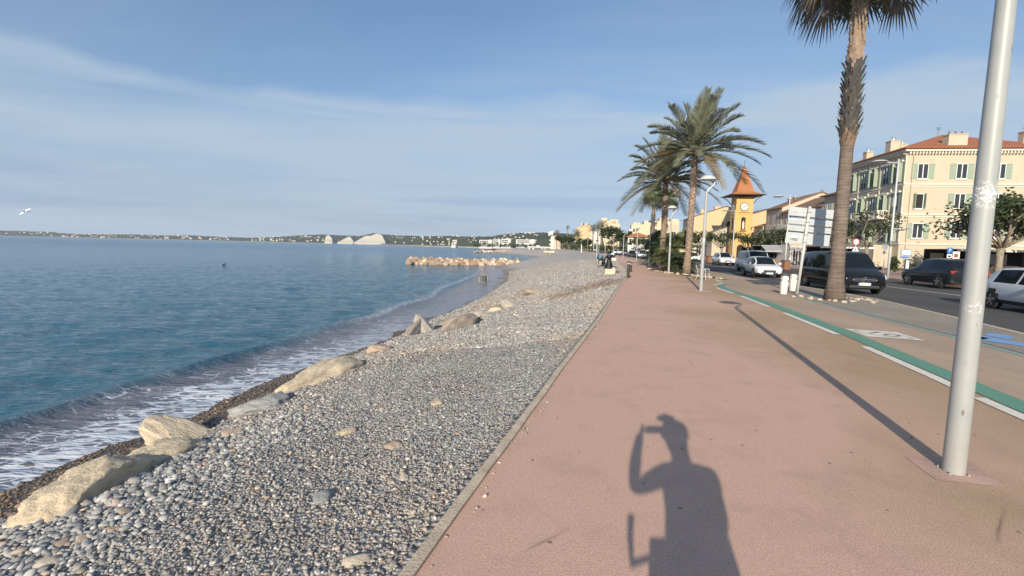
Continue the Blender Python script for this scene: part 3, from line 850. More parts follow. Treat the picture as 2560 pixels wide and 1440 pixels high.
for i in range(nn + 1):
    q_ = JA.lerp(JB, i / nn); a_ = 0.25 if i in (0, nn) else 1
    for dy, dz in ((-3.6 * a_, -2.6), (-2.2 * a_, -1.25), (-1.2 * a_, -0.9), (1.2 * a_, -0.9), (2.2 * a_, -1.25), (3.6 * a_, -2.6)):
        core.v.append((q_.x + rj.uniform(-.2, .2), q_.y + dy + rj.uniform(-.2, .2), dz + rj.uniform(-.12, .12)))
for i in range(nn):
    for j in range(5): core.f.append((i * 6 + j, i * 6 + j + 1, i * 6 + 7 + j, i * 6 + 6 + j)); core.m.append(0)
tag(core.build('breakwater', m_brownrock), 'rubble core of the near breakwater, showing between its blocks', 'breakwater')
for i in range(46):
    t_ = (i + rj.uniform(0, 1)) / 46
    p = Vector((-21, 252)).lerp(Vector((2, 268)), t_)
    w = rj.uniform(0.8, 1.5)
    rock('breakwater_block', jm[rj.choice([1, 5, 2, 4])], (p.x, p.y + rj.uniform(-2.5, 2.5), -1.9 + rj.uniform(0, 0.9)), (w, w * .8, w * 0.6), (rj.uniform(-.3, .3), 0, rj.uniform(0, 6)),
         'small pinkish rocks of the far low breakwater before the beach restaurant', 'rock', 'rocks of the far breakwater')
# concrete drum at the water's edge
p = onbeach(1207, 712, -1.6)
dr = thing('concrete_drum', 'dark weathered concrete drum standing at the edge of the water', 'drum', (p.x, p.y + 0.45, p.z + 0.12), 0.3)
dr.scale = (0.95, 0.95, 1.15)
m_dk = M('wet_dark_concrete', (0.085, 0.09, 0.085), 0.8, 0, 0.4, 5, 0.5, 20)
fix_normals(MB().lathe([(0.46, -0.3), (0.47, 0.0), (0.45, 0.50), (0.41, 0.62), (0.30, 0.64), (0.28, 0.45), (0.02, 0.44)], 20).build('body', m_dk, dr, True, ang=40))
fix_normals(MB().lathe([(0.475, 0.05), (0.495, 0.06), (0.495, 0.14), (0.475, 0.15)], 20).build('rim_band', M('drum_band', (0.2, 0.2, 0.18), 0.8), dr, True, ang=40))
for s in (-1, 1):
    MB().tube([(s * 0.42, -0.2, -0.1), (s * 0.44, -0.22, 0.58)], 0.05, 6).build('post', M('bleached_wood', (0.36, 0.34, 0.29), 0.9), dr)

# ------------------------------------------------------------------ palms
def mat_leaf(name, c1, c2, trans=0.25, rough=0.55):
    m, nt, b = nodes_of(name); t = NT(nt); co = t.coord('Object')
    f = t.noise(co, 1.1, 4, 0.6); f2 = t.noise(co, 7, 3, 0.6)
    c = t.mix(t.ramp(t.math('ADD', t.math('MULTIPLY', f, 0.6), t.math('MULTIPLY', f2, 0.4)), ((0.35, 0.0), (0.65, 1.0))), c1, c2)
    nt.links.new(c, b.inputs['Base Color']); b.inputs['Roughness'].default_value = rough
    b.inputs['Specular IOR Level'].default_value = 0.35
    tr = t.n.new('ShaderNodeBsdfTranslucent'); nt.links.new(c, tr.inputs['Color'])
    mx = t.n.new('ShaderNodeMixShader'); mx.inputs[0].default_value = trans
    out = [n for n in t.n if n.type == 'OUTPUT_MATERIAL'][0]
    nt.links.new(b.outputs[0], mx.inputs[1]); nt.links.new(tr.outputs[0], mx.inputs[2]); nt.links.new(mx.outputs[0], out.inputs[0])
    return m
m_date = mat_leaf('date_palm_leaf', (0.16, 0.175, 0.115), (0.265, 0.27, 0.185))
m_dateold = mat_leaf('old_date_palm_leaf', (0.24, 0.17, 0.075), (0.34, 0.24, 0.11))
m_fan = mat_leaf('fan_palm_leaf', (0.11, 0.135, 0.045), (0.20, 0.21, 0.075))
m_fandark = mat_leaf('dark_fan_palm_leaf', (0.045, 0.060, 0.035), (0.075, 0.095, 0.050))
m_drygrey = mat_leaf('withered_palm_leaf', (0.075, 0.075, 0.065), (0.24, 0.20, 0.14))
m_ptrunk = M('palm_bark', (0.21, 0.155, 0.115), 0.95, 0, 0.45, 5, 0.8, 25)
m_pboot = M('palm_boot', (0.36, 0.265, 0.195), 0.9, 0, 0.45, 3, 0.5, 25)
m_pskirt = M('brown_palm_boot', (0.20, 0.135, 0.095), 0.9, 0, 0.45, 3, 0.5, 25)
m_pbootd = M('dark_palm_boot', (0.085, 0.08, 0.075), 0.9, 0, 0.4, 3, 0.5, 25)
def ringed_bark():
    m, nt, b = nodes_of('ringed_palm_bark'); t = NT(nt); co = t.coord('Object')
    d = t.mix(0.07, co, t.noise(co, 3, 4, 0.6, 0, 'Color'))
    w = t.noise(t.map(d, (1.2, 1.2, 22)), 1.0, 3, 0.6); big = t.noise(co, 1.2, 5, 0.6); v = t.noise(t.map(co, (9, 9, 0.9)), 1.5, 4, 0.6)
    c = t.mix(t.ramp(big, ((0.35, 0), (0.65, 1))), (0.135, 0.10, 0.08), (0.20, 0.16, 0.13))
    c = t.mix(1.0, c, t.ramp(w, ((0.35, 0.62), (0.6, 1.15))), 'MULTIPLY')
    c = t.mix(0.35, c, t.ramp(v, ((0.35, 0.7), (0.6, 1.1))), 'MULTIPLY')
    nt.links.new(c, b.inputs['Base Color']); b.inputs['Roughness'].default_value = 0.95
    nt.links.new(t.bump(t.math('ADD', w, t.math('MULTIPLY', v, 0.7)), 0.9, 0.03), b.inputs['Normal'])
    return m
m_ring = ringed_bark()
def bezier(p0, p1, p2, n):
    return [p0 * (1 - t) ** 2 + p1 * 2 * t * (1 - t) + p2 * t * t for t in [i / n for i in range(n + 1)]]
def pinnate(mb, base, d, length, droop, nleaf, ll, r_, roll=0.0):
    """one feather frond"""
    d = d.normalized()
    side0 = d.cross(Vector((0, 0, 1)))
    if side0.length < 0.05: side0 = Vector((math.cos(roll), math.sin(roll), 0))
    side0.normalize()
    p2 = base + d * length * 0.86 + Vector((0, 0, -droop * length)) + side0 * r_.uniform(-.12, .12) * length
    p1 = base + d * length * 0.52 + Vector((0, 0, droop * length * 0.10))
    pts = bezier(base, p1, p2, 14)
    mb.tube(pts, [0.035 * length / 3 * (1 - i / 14.5) + 0.006 for i in range(15)], 4, False)
    n2 = len(pts) - 1
    for i in range(nleaf):
        t = 0.12 + 0.88 * i / (nleaf - 1)
        k_ = t * n2; a = int(min(k_, n2 - 1)); f = k_ - a
        p = pts[a].lerp(pts[a + 1], f); tg = (pts[a + 1] - pts[a]).normalized()
        sd = tg.cross(Vector((0, 0, 1)))
        if sd.length < 0.05: sd = side0.copy()
        sd.normalize(); up = sd.cross(tg).normalized()
        L = ll * (0.55 + 0.75 * math.sin(math.pi * min(1, t * 0.85 + 0.12))) * (0.9 if t < 0.97 else 0.6)
        for s in (-1, 1):
            v = (sd * s * 0.72 + tg * (0.62 + 0.5 * t) + up * r_.uniform(0.12, 0.5) + Vector((r_.uniform(-.1, .1), r_.uniform(-.1, .1), -0.06))).normalized()
            tip = p + v * L + Vector((0, 0, -0.10 * L))
            wdt = tg * 0.020 * (length / 3) ** 0.5
            mb.add([p - wdt, p + wdt, p + v * L * 0.55 + wdt * 1.1, tip, p + v * L * 0.55 - wdt * 1.1], [(0, 1, 2, 3, 4)])
def fan(mb, hub, d, size, r_, nseg=26, arc=250, droop=0.35):
    """one palmate leaf"""
    d = d.normalized(); sd = d.cross(Vector((0, 0, 1)))
    if sd.length < .05: sd = Vector((1, 0, 0))
    sd.normalize(); up = sd.cross(d).normalized()
    for i in range(nseg):
        w = R(-arc / 2 + arc * i / (nseg - 1)) + r_.uniform(-.03, .03)
        v = (d * math.cos(w) + sd * math.sin(w)).normalized() + up * 0.10 * abs(math.sin(w))
        L = size * (0.75 + 0.25 * math.cos(w * 0.6)) * r_.uniform(0.9, 1.08)
        side = v.cross(up).normalized() * size * math.tan(R(arc / nseg / 2)) * 0.62
        m1 = hub + v * L * 0.60 + Vector((0, 0, -droop * 0.18 * L)); tip = hub + v * L * r_.uniform(0.9, 1.0) + Vector((0, 0, -droop * L * r_.uniform(0.6, 1.3)))
        mb.add([hub, m1 - side * 1.0, tip - side * 0.08, tip + side * 0.08, m1 + side * 1.0], [(0, 1, 2, 3, 4)])
def trunk_pts(base_h, lean, n=14, bend=0.0):
    return [Vector((lean[0] * (i / n) + bend * math.sin(math.pi * i / n), lean[1] * i / n, base_h * i / n)) for i in range(n + 1)]
def boots(mb, pts, rad, z0, z1, n, r_, L=0.22, w=0.10, flare=0.5):
    H_ = pts[-1].z
    for i in range(n):
        z = z0 + (z1 - z0) * (i + r_.random()) / n; t = z / H_; k_ = t * (len(pts) - 1); a = int(min(k_, len(pts) - 2)); f = k_ - a
        c = pts[a].lerp(pts[a + 1], f); rr = rad[a] * (1 - f) + rad[a + 1] * f
        az = i * 2.39996 + r_.uniform(-.15, .15)
        o = Vector((math.cos(az), math.sin(az), 0)); s = Vector((-o.y, o.x, 0))
        b = c + o * rr * 0.93; l = L * r_.uniform(0.7, 1.25)
        tp = b + o * l * flare + Vector((0, 0, l)); th = o * 0.03 + Vector((0, 0, 0.01))
        mb.add([b - s * w, b + s * w, tp + s * w * .45, tp - s * w * .45, b - s * w - th * .6, b + s * w - th * .6, tp + s * w * .4 - th * 0.5, tp - s * w * .4 - th * 0.5],
               [(0, 1, 2, 3), (7, 6, 5, 4), (3, 2, 6, 7), (0, 3, 7, 4), (1, 5, 6, 2)])
def date_palm(name, label, loc, H_, tr, nf, fl, seed, group=None, low=True, detail=1.0, lean=(0, 0), up_bias=0.0):
    r_ = random.Random(seed)
    t = thing(name, label, 'palm', loc, 0, group)
    pts = trunk_pts(H_, lean, 12, 0.03)
    rad = [tr * (1.45 if i == 0 else 1.2 if i == 1 else 1.0 + 0.06 * math.sin(i * 2)) for i in range(13)]
    MB().tube(pts, rad, 14).build('trunk', m_ptrunk, t, True)
    mb = MB(); boots(mb, pts, rad, 0.3, H_ - 0.1, int(H_ * 26 * detail), r_, 0.13, tr * 0.42, 0.32)
    mb.build('bark_scales', m_pboot, t)
    top = pts[-1]
    mb = MB(); old = MB()
    nl = int(52 * detail)
    for i in range(nf):
        el = R(86 - 108 * (i / nf) ** 0.9 + up_bias) + r_.uniform(-.1, .1)
        az = i * 2.39996 + r_.uniform(-.25, .25)
        d = Vector((math.cos(az) * math.cos(el), math.sin(az) * math.cos(el), math.sin(el)))
        base = top + Vector((math.cos(az), math.sin(az), 0)) * tr * 0.6 + Vector((0, 0, 0.25 * math.sin(el)))
        L = fl * r_.uniform(0.86, 1.1) * (0.85 if el > R(70) else 1.0)
        dr_ = 0.05 + 0.22 * math.cos(el) + (0.06 if el < 0 else 0)
        pinnate(old if (low and i > nf * 0.72 and r_.random() < 0.34) else mb, base, d, L, dr_, nl, fl * 0.155, r_)
    mb.build('crown', m_date, t)
    if old.v: old.build('old_fronds', m_dateold, t)
    st = MB()
    for i in range(12):
        az = r_.uniform(0, 6.28); d = Vector((math.cos(az), math.sin(az), r_.uniform(.1, .7)))
        st.tube(bezier(top, top + d * 0.5, top + d * 0.8 + Vector((0, 0, -.25)), 5), 0.02, 4, False)
    st.build('flower_stalks', M('palm_stalk', (0.50, 0.30, 0.10), 0.7), t)
    return t
def fan_palm(name, label, loc, H_, r0, r1, nf, size, seed, group=None, lean=(0, 0), shag=None, detail=1.0, bend=0.0, pet=1.0):
    r_ = random.Random(seed)
    t = thing(name, label, 'palm', loc, 0, group)
    n = 18
    pts = trunk_pts(H_, lean, n, bend)
    rad = [r1 + (r0 - r1) * (0.72 * math.exp(-(i / n) * H_ / 0.45) + 0.36 * max(0, 1 - 1.3 * i / n)) for i in range(n + 1)]
    MB().tube(pts, rad, 18).build('trunk', m_ring, t, True)
    if shag:
        mb = MB(); z0, z1, nb = shag
        boots(mb, pts, rad, z0, z0 + (z1 - z0) * 0.40, int(nb * 0.24), r_, 0.34, 0.085, 0.55)
        mb.build('dark_leaf_bases', m_pbootd, t)
        mb = MB(); boots(mb, pts, rad, z0 + (z1 - z0) * 0.40, z1, int(nb * 0.42), r_, 0.26, 0.09, 0.40); boots(mb, pts, rad, z0, z0 + (z1 - z0) * 0.4, int(nb * 0.035), r_, 0.30, 0.07, 0.45)
        mb.build('leaf_bases', m_pboot, t)
        mb = MB(); boots(mb, pts, rad, z0 - 0.25, z0 + 0.5, int(nb * 0.08), r_, 0.34, 0.08, 0.25)
        mb.build('ragged_skirt', m_pskirt, t)
    top = pts[-1]; mb = MB(); dk = MB(); dry = MB()
    for i in range(nf):
        el = R(78 - 118 * (i / nf)) + r_.uniform(-.12, .12); az = i * 2.39996 + r_.uniform(-.2, .2)
        d = Vector((math.cos(az) * math.cos(el), math.sin(az) * math.cos(el), math.sin(el)))
        hub = top + d * size * pet + Vector((0, 0, -0.12 * size))
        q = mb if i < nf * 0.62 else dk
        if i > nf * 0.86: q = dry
        q.tube(bezier(top, top + d * size * pet * 0.6 + Vector((0, 0, .08 * size)), hub, 5), 0.022, 4, False)
        dd = (d + Vector((0, 0, -0.35 - (0.5 if el < 0.2 else 0)))).normalized()
        fan(q, hub, dd, size, r_, int(30 * detail), 230, 0.28 if i < nf * .6 else 0.5)
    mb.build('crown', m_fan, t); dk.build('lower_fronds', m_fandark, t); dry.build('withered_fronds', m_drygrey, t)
    return t
PG = 'palms along the promenade'
fan_palm('fan_palm', 'tall fan palm with shaggy upper trunk standing in a ring of white stones', (11.62, 16.5, 0), 11.9, 0.35, 0.170, 44, 1.15, 3, PG, (0.05, 0), (5.6, 11.7, 680), bend=-0.03, pet=1.4)
date_palm("date_palm", "largest feathery date palm beside the bench, with the tallest crown", (12.45, 32.9, 0), 8.5, 0.21, 50, 4.9, 5, PG, up_bias=2, lean=(0.15, 0))
date_palm("date_palm", "darker date palm left of the tallest one, trunk rising from low bushes", (13.0, 40.2, 0), 7.6, 0.22, 44, 5.0, 9, PG)
fan_palm('fan_palm', 'slender fan palm with pale trunk, leftmost of the near group', (18.1, 60, 0), 8.7, 0.30, 0.20, 34, 0.95, 12, PG, (-0.1, 0), (4.5, 8.6, 160), 0.6)
fan_palm('fan_palm', 'slender fan palm half hidden behind the dark date palm trunk', (19.6, 60.5, 0), 8.2, 0.30, 0.20, 32, 0.95, 13, PG, (0.3, 0), (4.5, 8.0, 140), 0.6)
# low palms and cycads in the planting bed
def low_palm(label, loc, n, size, seed, mt, h=0.5):
    r_ = random.Random(seed)
    t = thing('low_palm', label, 'shrub', loc, 0, 'low palms in the planting bed')
    MB().tube([(0, 0, -0.05), (0.03, 0, h * 0.6), (0, 0.02, h)], [0.16, 0.14, 0.12], 9).build('stem', m_ptrunk, t, True)
    mb = MB()
    for k_ in range(3):
        c = Vector((r_.uniform(-.35, .35), r_.uniform(-.3, .3), h * r_.uniform(0.5, 1.6)))
        for i in range(n // 3):
            el = R(80 - 95 * (i / (n / 3))) + r_.uniform(-.15, .15); az = i * 2.39996 + k_ + r_.uniform(-.3, .3)
            d = Vector((math.cos(az) * math.cos(el), math.sin(az) * math.cos(el), math.sin(el)))
            if k_ != 1:
                hub = c + d * size * 0.9
                mb.tube([c, c + d * size * 0.5, hub], 0.012, 3, False)
                fan(mb, hub, (d + Vector((0, 0, -0.15))).normalized(), size * 0.75, r_, 15, 200, 0.25)
            else: pinnate(mb, c, d, size * 1.7, 0.35, 18, size * 0.42, r_)
    mb.build('foliage', mt, t)
m_lp1 = mat_leaf('low_palm_leaf', (0.075, 0.10, 0.045), (0.16, 0.18, 0.085))
m_lp2 = mat_leaf('dark_low_palm_leaf', (0.035, 0.055, 0.030), (0.075, 0.10, 0.05))
for lab, px, py, Y, n, s, sd, mt, h in [(a_[0], a_[1], 0, a_[3], a_[4], a_[5] * 1.08, a_[6], a_[7], a_[8] * 1.1) for a_ in (
    ('olive low palm at the left tip of the planting bed, beside a lamp post', 1664, 0, 34.5, 42, 0.72, 1, m_lp1, 0.55),
    ('dark low palm behind the front lamp post in the bed', 1690, 0, 34.2, 45, 0.80, 2, m_lp2, 0.55),
    ('tall bushy low palm between the two date palm trunks', 1693, 0, 37.0, 48, 0.95, 3, m_lp1, 1.35),
    ('dark low palm at the foot of the darker date palm', 1664, 0, 42.0, 45, 0.95, 4, m_lp2, 1.1),
    ('dark shrub at the far left end of the bed beside a thin post', 1634, 0, 50.0, 48, 1.15, 5, m_lp2, 1.2),
    ('shadowed shrub right behind the far left one', 1643, 0, 47.0, 48, 1.1, 6, m_lp2, 1.6),
    ('low palm next to the tallest date palm trunk', 1705, 0, 35.3, 40, 0.7, 7, m_lp2, 0.5))]:
    low_palm(lab, ((px - 1280) / FPX * Y, Y, 0.0), n, s, sd, mt, h)
# planting bed and stones
bl = poly([(27, 12.35), (28.5, 12.15), (31, 11.7), (33.5, 11.15), (36, 11.1), (40, 11.7), (46, 13.4), (53, 15.0)])
br = poly([(27, 12.75), (29, 13.0), (33, 13.5), (42, 14.5), (53, 15.9)])
strip('planting_bed', bl, br, 0.015, mat_gravel('bed_soil', [(0.13, 0.09, 0.065), (0.2, 0.14, 0.1), (0.26, 0.2, 0.15)], 20, 0.3), y0=27, y1=53, nx=3)
sm = [rock_mesh('edging_stone', 120 + i, [m_palerock, m_cream, m_palerock, m_pinkrock][i], 2, 7, 0.1) for i in range(4)]
rs_ = random.Random(21)
for i in range(46):
    a = rs_.uniform(0, 6.28); rr = rs_.uniform(0.62, 1.25)
    if math.sin(a) > 0.35 and rs_.random() < 0.6: continue
    s = rs_.uniform(0.05, 0.13)
    rock('edging_stone', sm[rs_.randrange(4)], (11.72 + math.cos(a) * rr * 1.15, 16.5 + math.sin(a) * rr * 0.95, 0.03), (s, s * .75, s * .55), (0, 0, a * 3), 'small white stones ringing the foot of the tall fan palm', 'stone', 'stones round the tall fan palm')
for i in range(60):
    y = 27 + 12.5 * rs_.random(); s = rs_.uniform(0.06, 0.15)
    rock('edging_stone', sm[rs_.randrange(4)], (float(bl(y)) + rs_.uniform(-0.05, 0.22), y, 0.04), (s, s * .75, s * .6), (0, 0, i), 'white stones edging the planting bed of the date palms', 'stone', 'stones edging the planting bed')
# ------------------------------------------------------------------ street lamps
def mat_lamppaint():
    m, nt, b = nodes_of('pale_grey_lamp_paint'); t = NT(nt); co = t.coord('Object')
    c = t.ramp(t.noise(co, 3, 5, 0.6), ((0.3, (0.30, 0.315, 0.31)), (0.7, (0.355, 0.365, 0.355))))
    z = t.sep(co)[2]
    grime = t.math('MULTIPLY', t.ramp(z, ((0.0, 1.0), (0.45, 0.0))), t.ramp(t.noise(co, 14, 6, 0.7), ((0.42, 0.0), (0.65, 0.6))))
    c = t.mix(grime, c, (0.33, 0.27, 0.22))
    ch = t.vor(t.map(co, (1, 1, 0.35)), 9)
    c = t.mix(t.ramp(ch, ((0.05, 0.8), (0.10, 0.0))), c, (0.10, 0.10, 0.10))
    stk = t.math('MULTIPLY', t.ramp(t.noise(t.map(co, (1, 1, 1.3)), 42, 5, 0.75), ((0.50, 0.0), (0.56, 1.0))), t.ramp(t.math('ABSOLUTE', t.math('SUBTRACT', z, 2.10)), ((0.03, 1.0), (0.11, 0.0))))
    c = t.mix(stk, c, (0.82, 0.82, 0.80))
    stk2 = t.math('MULTIPLY', t.ramp(t.noise(t.map(co, (1, 1, 0.7)), 38, 5, 0.75), ((0.56, 0.0), (0.60, 1.0))), t.ramp(t.math('ABSOLUTE', t.math('SUBTRACT', z, 1.28)), ((0.02, 0.7), (0.05, 0.0))))
    c = t.mix(stk2, c, (0.80, 0.80, 0.78))
    nt.links.new(c, b.inputs['Base Color']); b.inputs['Roughness'].default_value = 0.45
    return m
m_lamp = mat_lamppaint()
m_white_metal = M('white_lamp_metal', (0.50, 0.51, 0.51), 0.45, 0, 0.06)
m_steel = M('galvanised_steel', (0.45, 0.46, 0.46), 0.45, 0.6, 0.12)
m_lens = M('lamp_lens', (0.55, 0.55, 0.5), 0.2, 0, 0.0)
m_base = M('red_concrete_base', (0.46, 0.30, 0.24), 0.9, 0, 0.25, 3, 0.3, 40, dirt=0.4)
def dome_lamp(label, loc, base=False):
    t = thing('street_lamp', label, 'street lamp', loc, 0, 'dome lamps along the promenade')
    H_ = 4.07
    MB().tube([(0, 0, 0), (0, 0, 0.6), (0, 0, 2.2), (0, 0, H_ - 0.05), (0, 0, H_)], [0.070, 0.069, 0.063, 0.053, 0.048], 28).build('pole', m_lamp, t, True, ang=50)
    MB().tube(bezier(Vector((0, 0, H_ - 0.04)), Vector((0.08, 0, H_ + 0.14)), Vector((0.27, 0, H_ + 0.27)), 5) + [Vector((0.31, 0, H_ + 0.36)), Vector((0.30, 0, H_ + 0.48))], [0.045, 0.04, 0.036, 0.034, 0.032, 0.03, 0.03, 0.03], 10).build('arm', m_white_metal, t, True)
    MB().lathe([(0.02, 0.17), (0.14, 0.155), (0.24, 0.105), (0.31, 0.03), (0.325, 0.0), (0.32, -0.02)], 28, (0.02, 0, H_ + 0.50)).build('lamp_shade', m_white_metal, t, True, ang=50)
    MB().lathe([(0.31, -0.018), (0.2, -0.05), (0.02, -0.06)], 24, (0.02, 0, H_ + 0.50)).build('lens', m_lens, t, True)
    if base:
        if loc[1] < 10:
            L_ = Vector(loc); MB().add([G(px, py, .004) - L_ for px, py in ((2262, 1141), (2340, 1199), (2517, 1218), (2422, 1152))], [(0, 1, 2, 3)]).build('base_plate', m_base, t)
        else: MB().box(-.3, -.25, 0.0, .34, .28, 0.008).build('base_plate', m_base, t)
        for q in range(4): MB().tube([(.088 * math.cos(q * 1.571 + .6), .088 * math.sin(q * 1.571 + .6), .003), (.088 * math.cos(q * 1.571 + .6), .088 * math.sin(q * 1.571 + .6), .018)], .009, 6).build('anchor_bolt', m_lamp, t)
    return t
lp = [((3.43, 3.41), 'tall pale grey lamp post with scraped paint nearest the camera, its top out of view'),
      ((7.87, 19.1), 'white dome street lamp in front of the bench'),
      ((10.92, 32.16), 'white dome street lamp before the cycad bed'),
      ((14.35, 48.5), 'white dome street lamp left of the bushes, past the planting bed'),
      ((17.08, 63.6), 'white dome street lamp before the orange tiled roof'),
      ((19.3, 80.7), 'white dome street lamp behind the pair of dark posts'),
      ((20.9, 96), 'white dome street lamp just right of the boats'),
      ((22.4, 112), 'dome lamp post above the white toy-like basket boat'), ((24.2, 130), 'thin far dome lamp before the parked white cars'), ((26.2, 150), 'thin far dome lamp under the big green tree'),
      ((28.2, 175), 'far dome lamp left of the big green tree'), ((30.2, 205), 'far dome lamp in front of the palm pair'), ((31.6, 240), 'far dome lamp beside the yellow block'), ((32.8, 280), 'far dome lamp near the tall thin palm'), ((33.4, 330), 'farthest dome lamp near the white flag')]
for i, ((x, y), lab) in enumerate(lp):
    dome_lamp(lab, (x, y, gz(y)), i < 2)
def road_lamp(label, px, Y, top_y, arm_px, side_arm=False):
    x = (px - 1280) / FPX * Y
    base = at(px, 640, Y); z0 = gz(Y) - 0.02
    base = Vector((base.x, Y, z0))
    # solve the top from the photo's height, straight up
    zt = EYE + (588 + .0225 * px - top_y) * Y / FPX
    t = thing('road_lamp', label, 'street lamp', base, 0, 'tall lamps along the road')
    h = zt - z0; al = (px - arm_px + 20) / FPX * Y
    MB().tube([(0, 0, 0), (0, 0, h * 0.3), (0, 0, h + 0.25)], [0.085, 0.072, 0.05], 12).build('pole', m_white_metal, t, True)
    MB().tube([(0, 0, h - 0.05), (-al * 0.5, 0, h + 0.02), (-al + 0.5, 0, h + 0.03)], [0.05, 0.045, 0.04], 8).build('arm', m_white_metal, t, True)
    MB().lathe([(0.03, 0.14), (0.3, 0.11), (0.5, 0.03), (0.52, 0), (0.4, -0.05), (0.05, -0.08)], 18, (-al + 0.2, 0, h + 0.02)).build('lamp_head', m_white_metal, t, True, ang=40)
    if side_arm:
        hz_ = EYE + (588 + .0225 * px - 573) * Y / FPX - z0
        MB().tube([(0, 0, hz_), (1.05, 0, hz_ + 0.08)], 0.03, 6).build('side_arm', m_white_metal, t, True)
        MB().lathe([(0.02, 0.07), (0.2, 0.04), (0.22, 0), (0.05, -0.04)], 14, (1.25, 0, hz_ + 0.07)).build('side_lamp_head', m_white_metal, t, True)
        MB().tube([(0, 0, 2.3), (0, 0, 2.7)], 0.098, 12).build('band', M('dark_band', (0.2, 0.2, 0.2), 0.6), t, True)
    return t
road_lamp('tall road lamp before the cream house, with a second small arm low on its right', 2224, 33, 412, 2190, True)
road_lamp('tall road lamp with one left arm behind the road sign', 1964, 49, 495, 1950)
road_lamp('tall road lamp with one left arm in front of the clock tower', 1831, 72, 529, 1824)
# ------------------------------------------------------------------ road sign seen from behind
sx, sy = 11.57, 18.6
t = thing('direction_sign', 'leaning direction sign seen from behind, four rows of blank grey panels on one post', 'road sign', (sx, sy, 0))
t.rotation_euler = (0, R(3.9), R(-3))
m_alu = M('sign_back_aluminium', (0.50, 0.53, 0.53), 0.5, 0.25, 0.06, 1.5)
m_edge = M('blue_sign_edge', (0.10, 0.18, 0.34), 0.5, 0, 0.1)
MB().tube([(0, 0, 0), (0, 0, 3.52)], 0.054, 16).build('post', m_white_metal, t, True)
lh = [(3.12, 3.47), (2.80, 3.04), (2.52, 2.74), (2.02, 2.46)]
for i, (a, b_) in enumerate(lh):
    for x0, x1 in ((-0.72, -0.04), (0.05, 1.0)):
        pn = MB().box(x0, 0.075, a, x1, 0.115, b_).build('panel', m_alu, t)
        bevel(pn, 0.008, 2)
        MB().box(x0 + 0.012, 0.1165, a + 0.012, x1 - 0.012, 0.122, b_ - 0.012).build('face', m_edge, pn)
        if i < 3: MB().box(x0 + 0.10, 0.08, a - 0.075, x1 - 0.12, 0.10, a - 0.045).build('rail', m_edge, t)  # dark blue strip in each gap: frame edge and its shadow as colour
        MB().box(x0, 0.066, (a + b_) / 2 - 0.012, x1, 0.074, (a + b_) / 2 + 0.012).build('stiffener', m_alu, t)
for a in (2.1, 2.4, 2.9, 3.3):
    MB().lathe([(0.072, -0.02), (0.075, 0), (0.072, 0.02)], 14, (0, 0, a)).build('clamp', m_steel, t, True)
m_black = M('matt_black', (0.02, 0.02, 0.022), 0.6, 0, 0.1)
tx = text_mesh('rebs', 0.20, 'graffiti', m_black, t, 0.003, 0.85); tx.location = (-0.40, 0.0725, 2.20); tx.rotation_euler = (R(90), R(6), 0)
MB().box(-0.55, 0.0710, 2.24, -0.30, 0.0735, 2.32).build('sticker', M('white_sticker', (0.75, 0.75, 0.73), 0.6), t)
for k_, (lx, lz) in enumerate(((-0.58, 3.22), (-0.58, 2.88), (-0.58, 2.60))):
    g = MB()
    g.tube(bezier(Vector((lx - 0.1, 0.073, lz - 0.02)), Vector((lx + 0.02, 0.073, lz - 0.03)), Vector((lx + 0.05, 0.073, lz + 0.06)), 6), 0.005, 4)
    g.tube(bezier(Vector((lx + 0.03, 0.073, lz + 0.02)), Vector((lx + 0.10, 0.073, lz + 0.09)), Vector((lx + 0.14, 0.073, lz - 0.03)), 6), 0.005, 4)
    g.build('scribble', M('scribble_grey', (0.2, 0.21, 0.22), 0.7), t)
# ------------------------------------------------------------------ bollards, bench, posts
m_bol = M('white_stone_paint', (0.70, 0.66, 0.58), 0.8, 0, 0.15, 6, 0.3, 40, dirt=0.3)
def bollard(label, loc, tilt):
    t = thing('bollard', label, 'bollard', loc, 0.3, 'white bollards by the kerb')
    t.rotation_euler = (0, tilt, 0.4)
    fix_normals(MB().lathe([(0.125, -0.05), (0.12, 0.04), (0.155, 0.40), (0.155, 0.46), (0.125, 0.50), (0.125, 0.54), (0.145, 0.60), (0.13, 0.70), (0.06, 0.735)], 8).build('shaft', m_bol, t))
    g = MB()
    for dx, dz, w in ((-0.05, .52, .1), (0.02, .50, .12), (-0.02, .33, .09), (0.03, .30, .12), (-0.04, .27, .1)):
        g.tube([(dx - w / 2, -0.149, dz), (dx, -0.151, dz + 0.03), (dx + w / 2, -0.149, dz - 0.005)], 0.004, 4)
    g.build('graffiti', M('faded_red_marks', (0.40, 0.28, 0.26), 0.8), t)
bollard('white bollard with faded scribbles, left of the leaning sign post', (10.94, 18.47, 0), 0.06)
bollard('plain white bollard right against the sign post', (12.35, 20.2, 0), 0.05)
t = thing('bench', 'white metal bench with wooden slats behind the lamp post', 'bench', (11.05, 26.6, 0), R(58))
m_wood = M('grey_slat_wood', (0.20, 0.17, 0.15), 0.7, 0, 0.2, 8)
for s in (-0.62, 0.62):
    g = MB(); g.tube([(s, -0.25, 0), (s, -0.20, 0.42), (s, 0.18, 0.40), (s, 0.30, 0.0)], 0.03, 6); g.tube([(s, 0.18, 0.40), (s, 0.32, 0.86)], 0.028, 6)
    g.tube([(s, -0.22, 0.42), (s, -0.20, 0.60), (s, 0.22, 0.62)], 0.022, 6)
    g.build('leg', m_white_metal, t, True)
for i in range(5): MB().box(-0.78, -0.24 + i * 0.092, 0.43, 0.78, -0.165 + i * 0.092, 0.46).build('seat_slat', m_wood, t)
for i in range(3): MB().box(-0.78, 0.215 + i * 0.042, 0.56 + i * 0.105, 0.78, 0.24 + i * 0.042, 0.64 + i * 0.105).build('back_slat', m_wood, t)
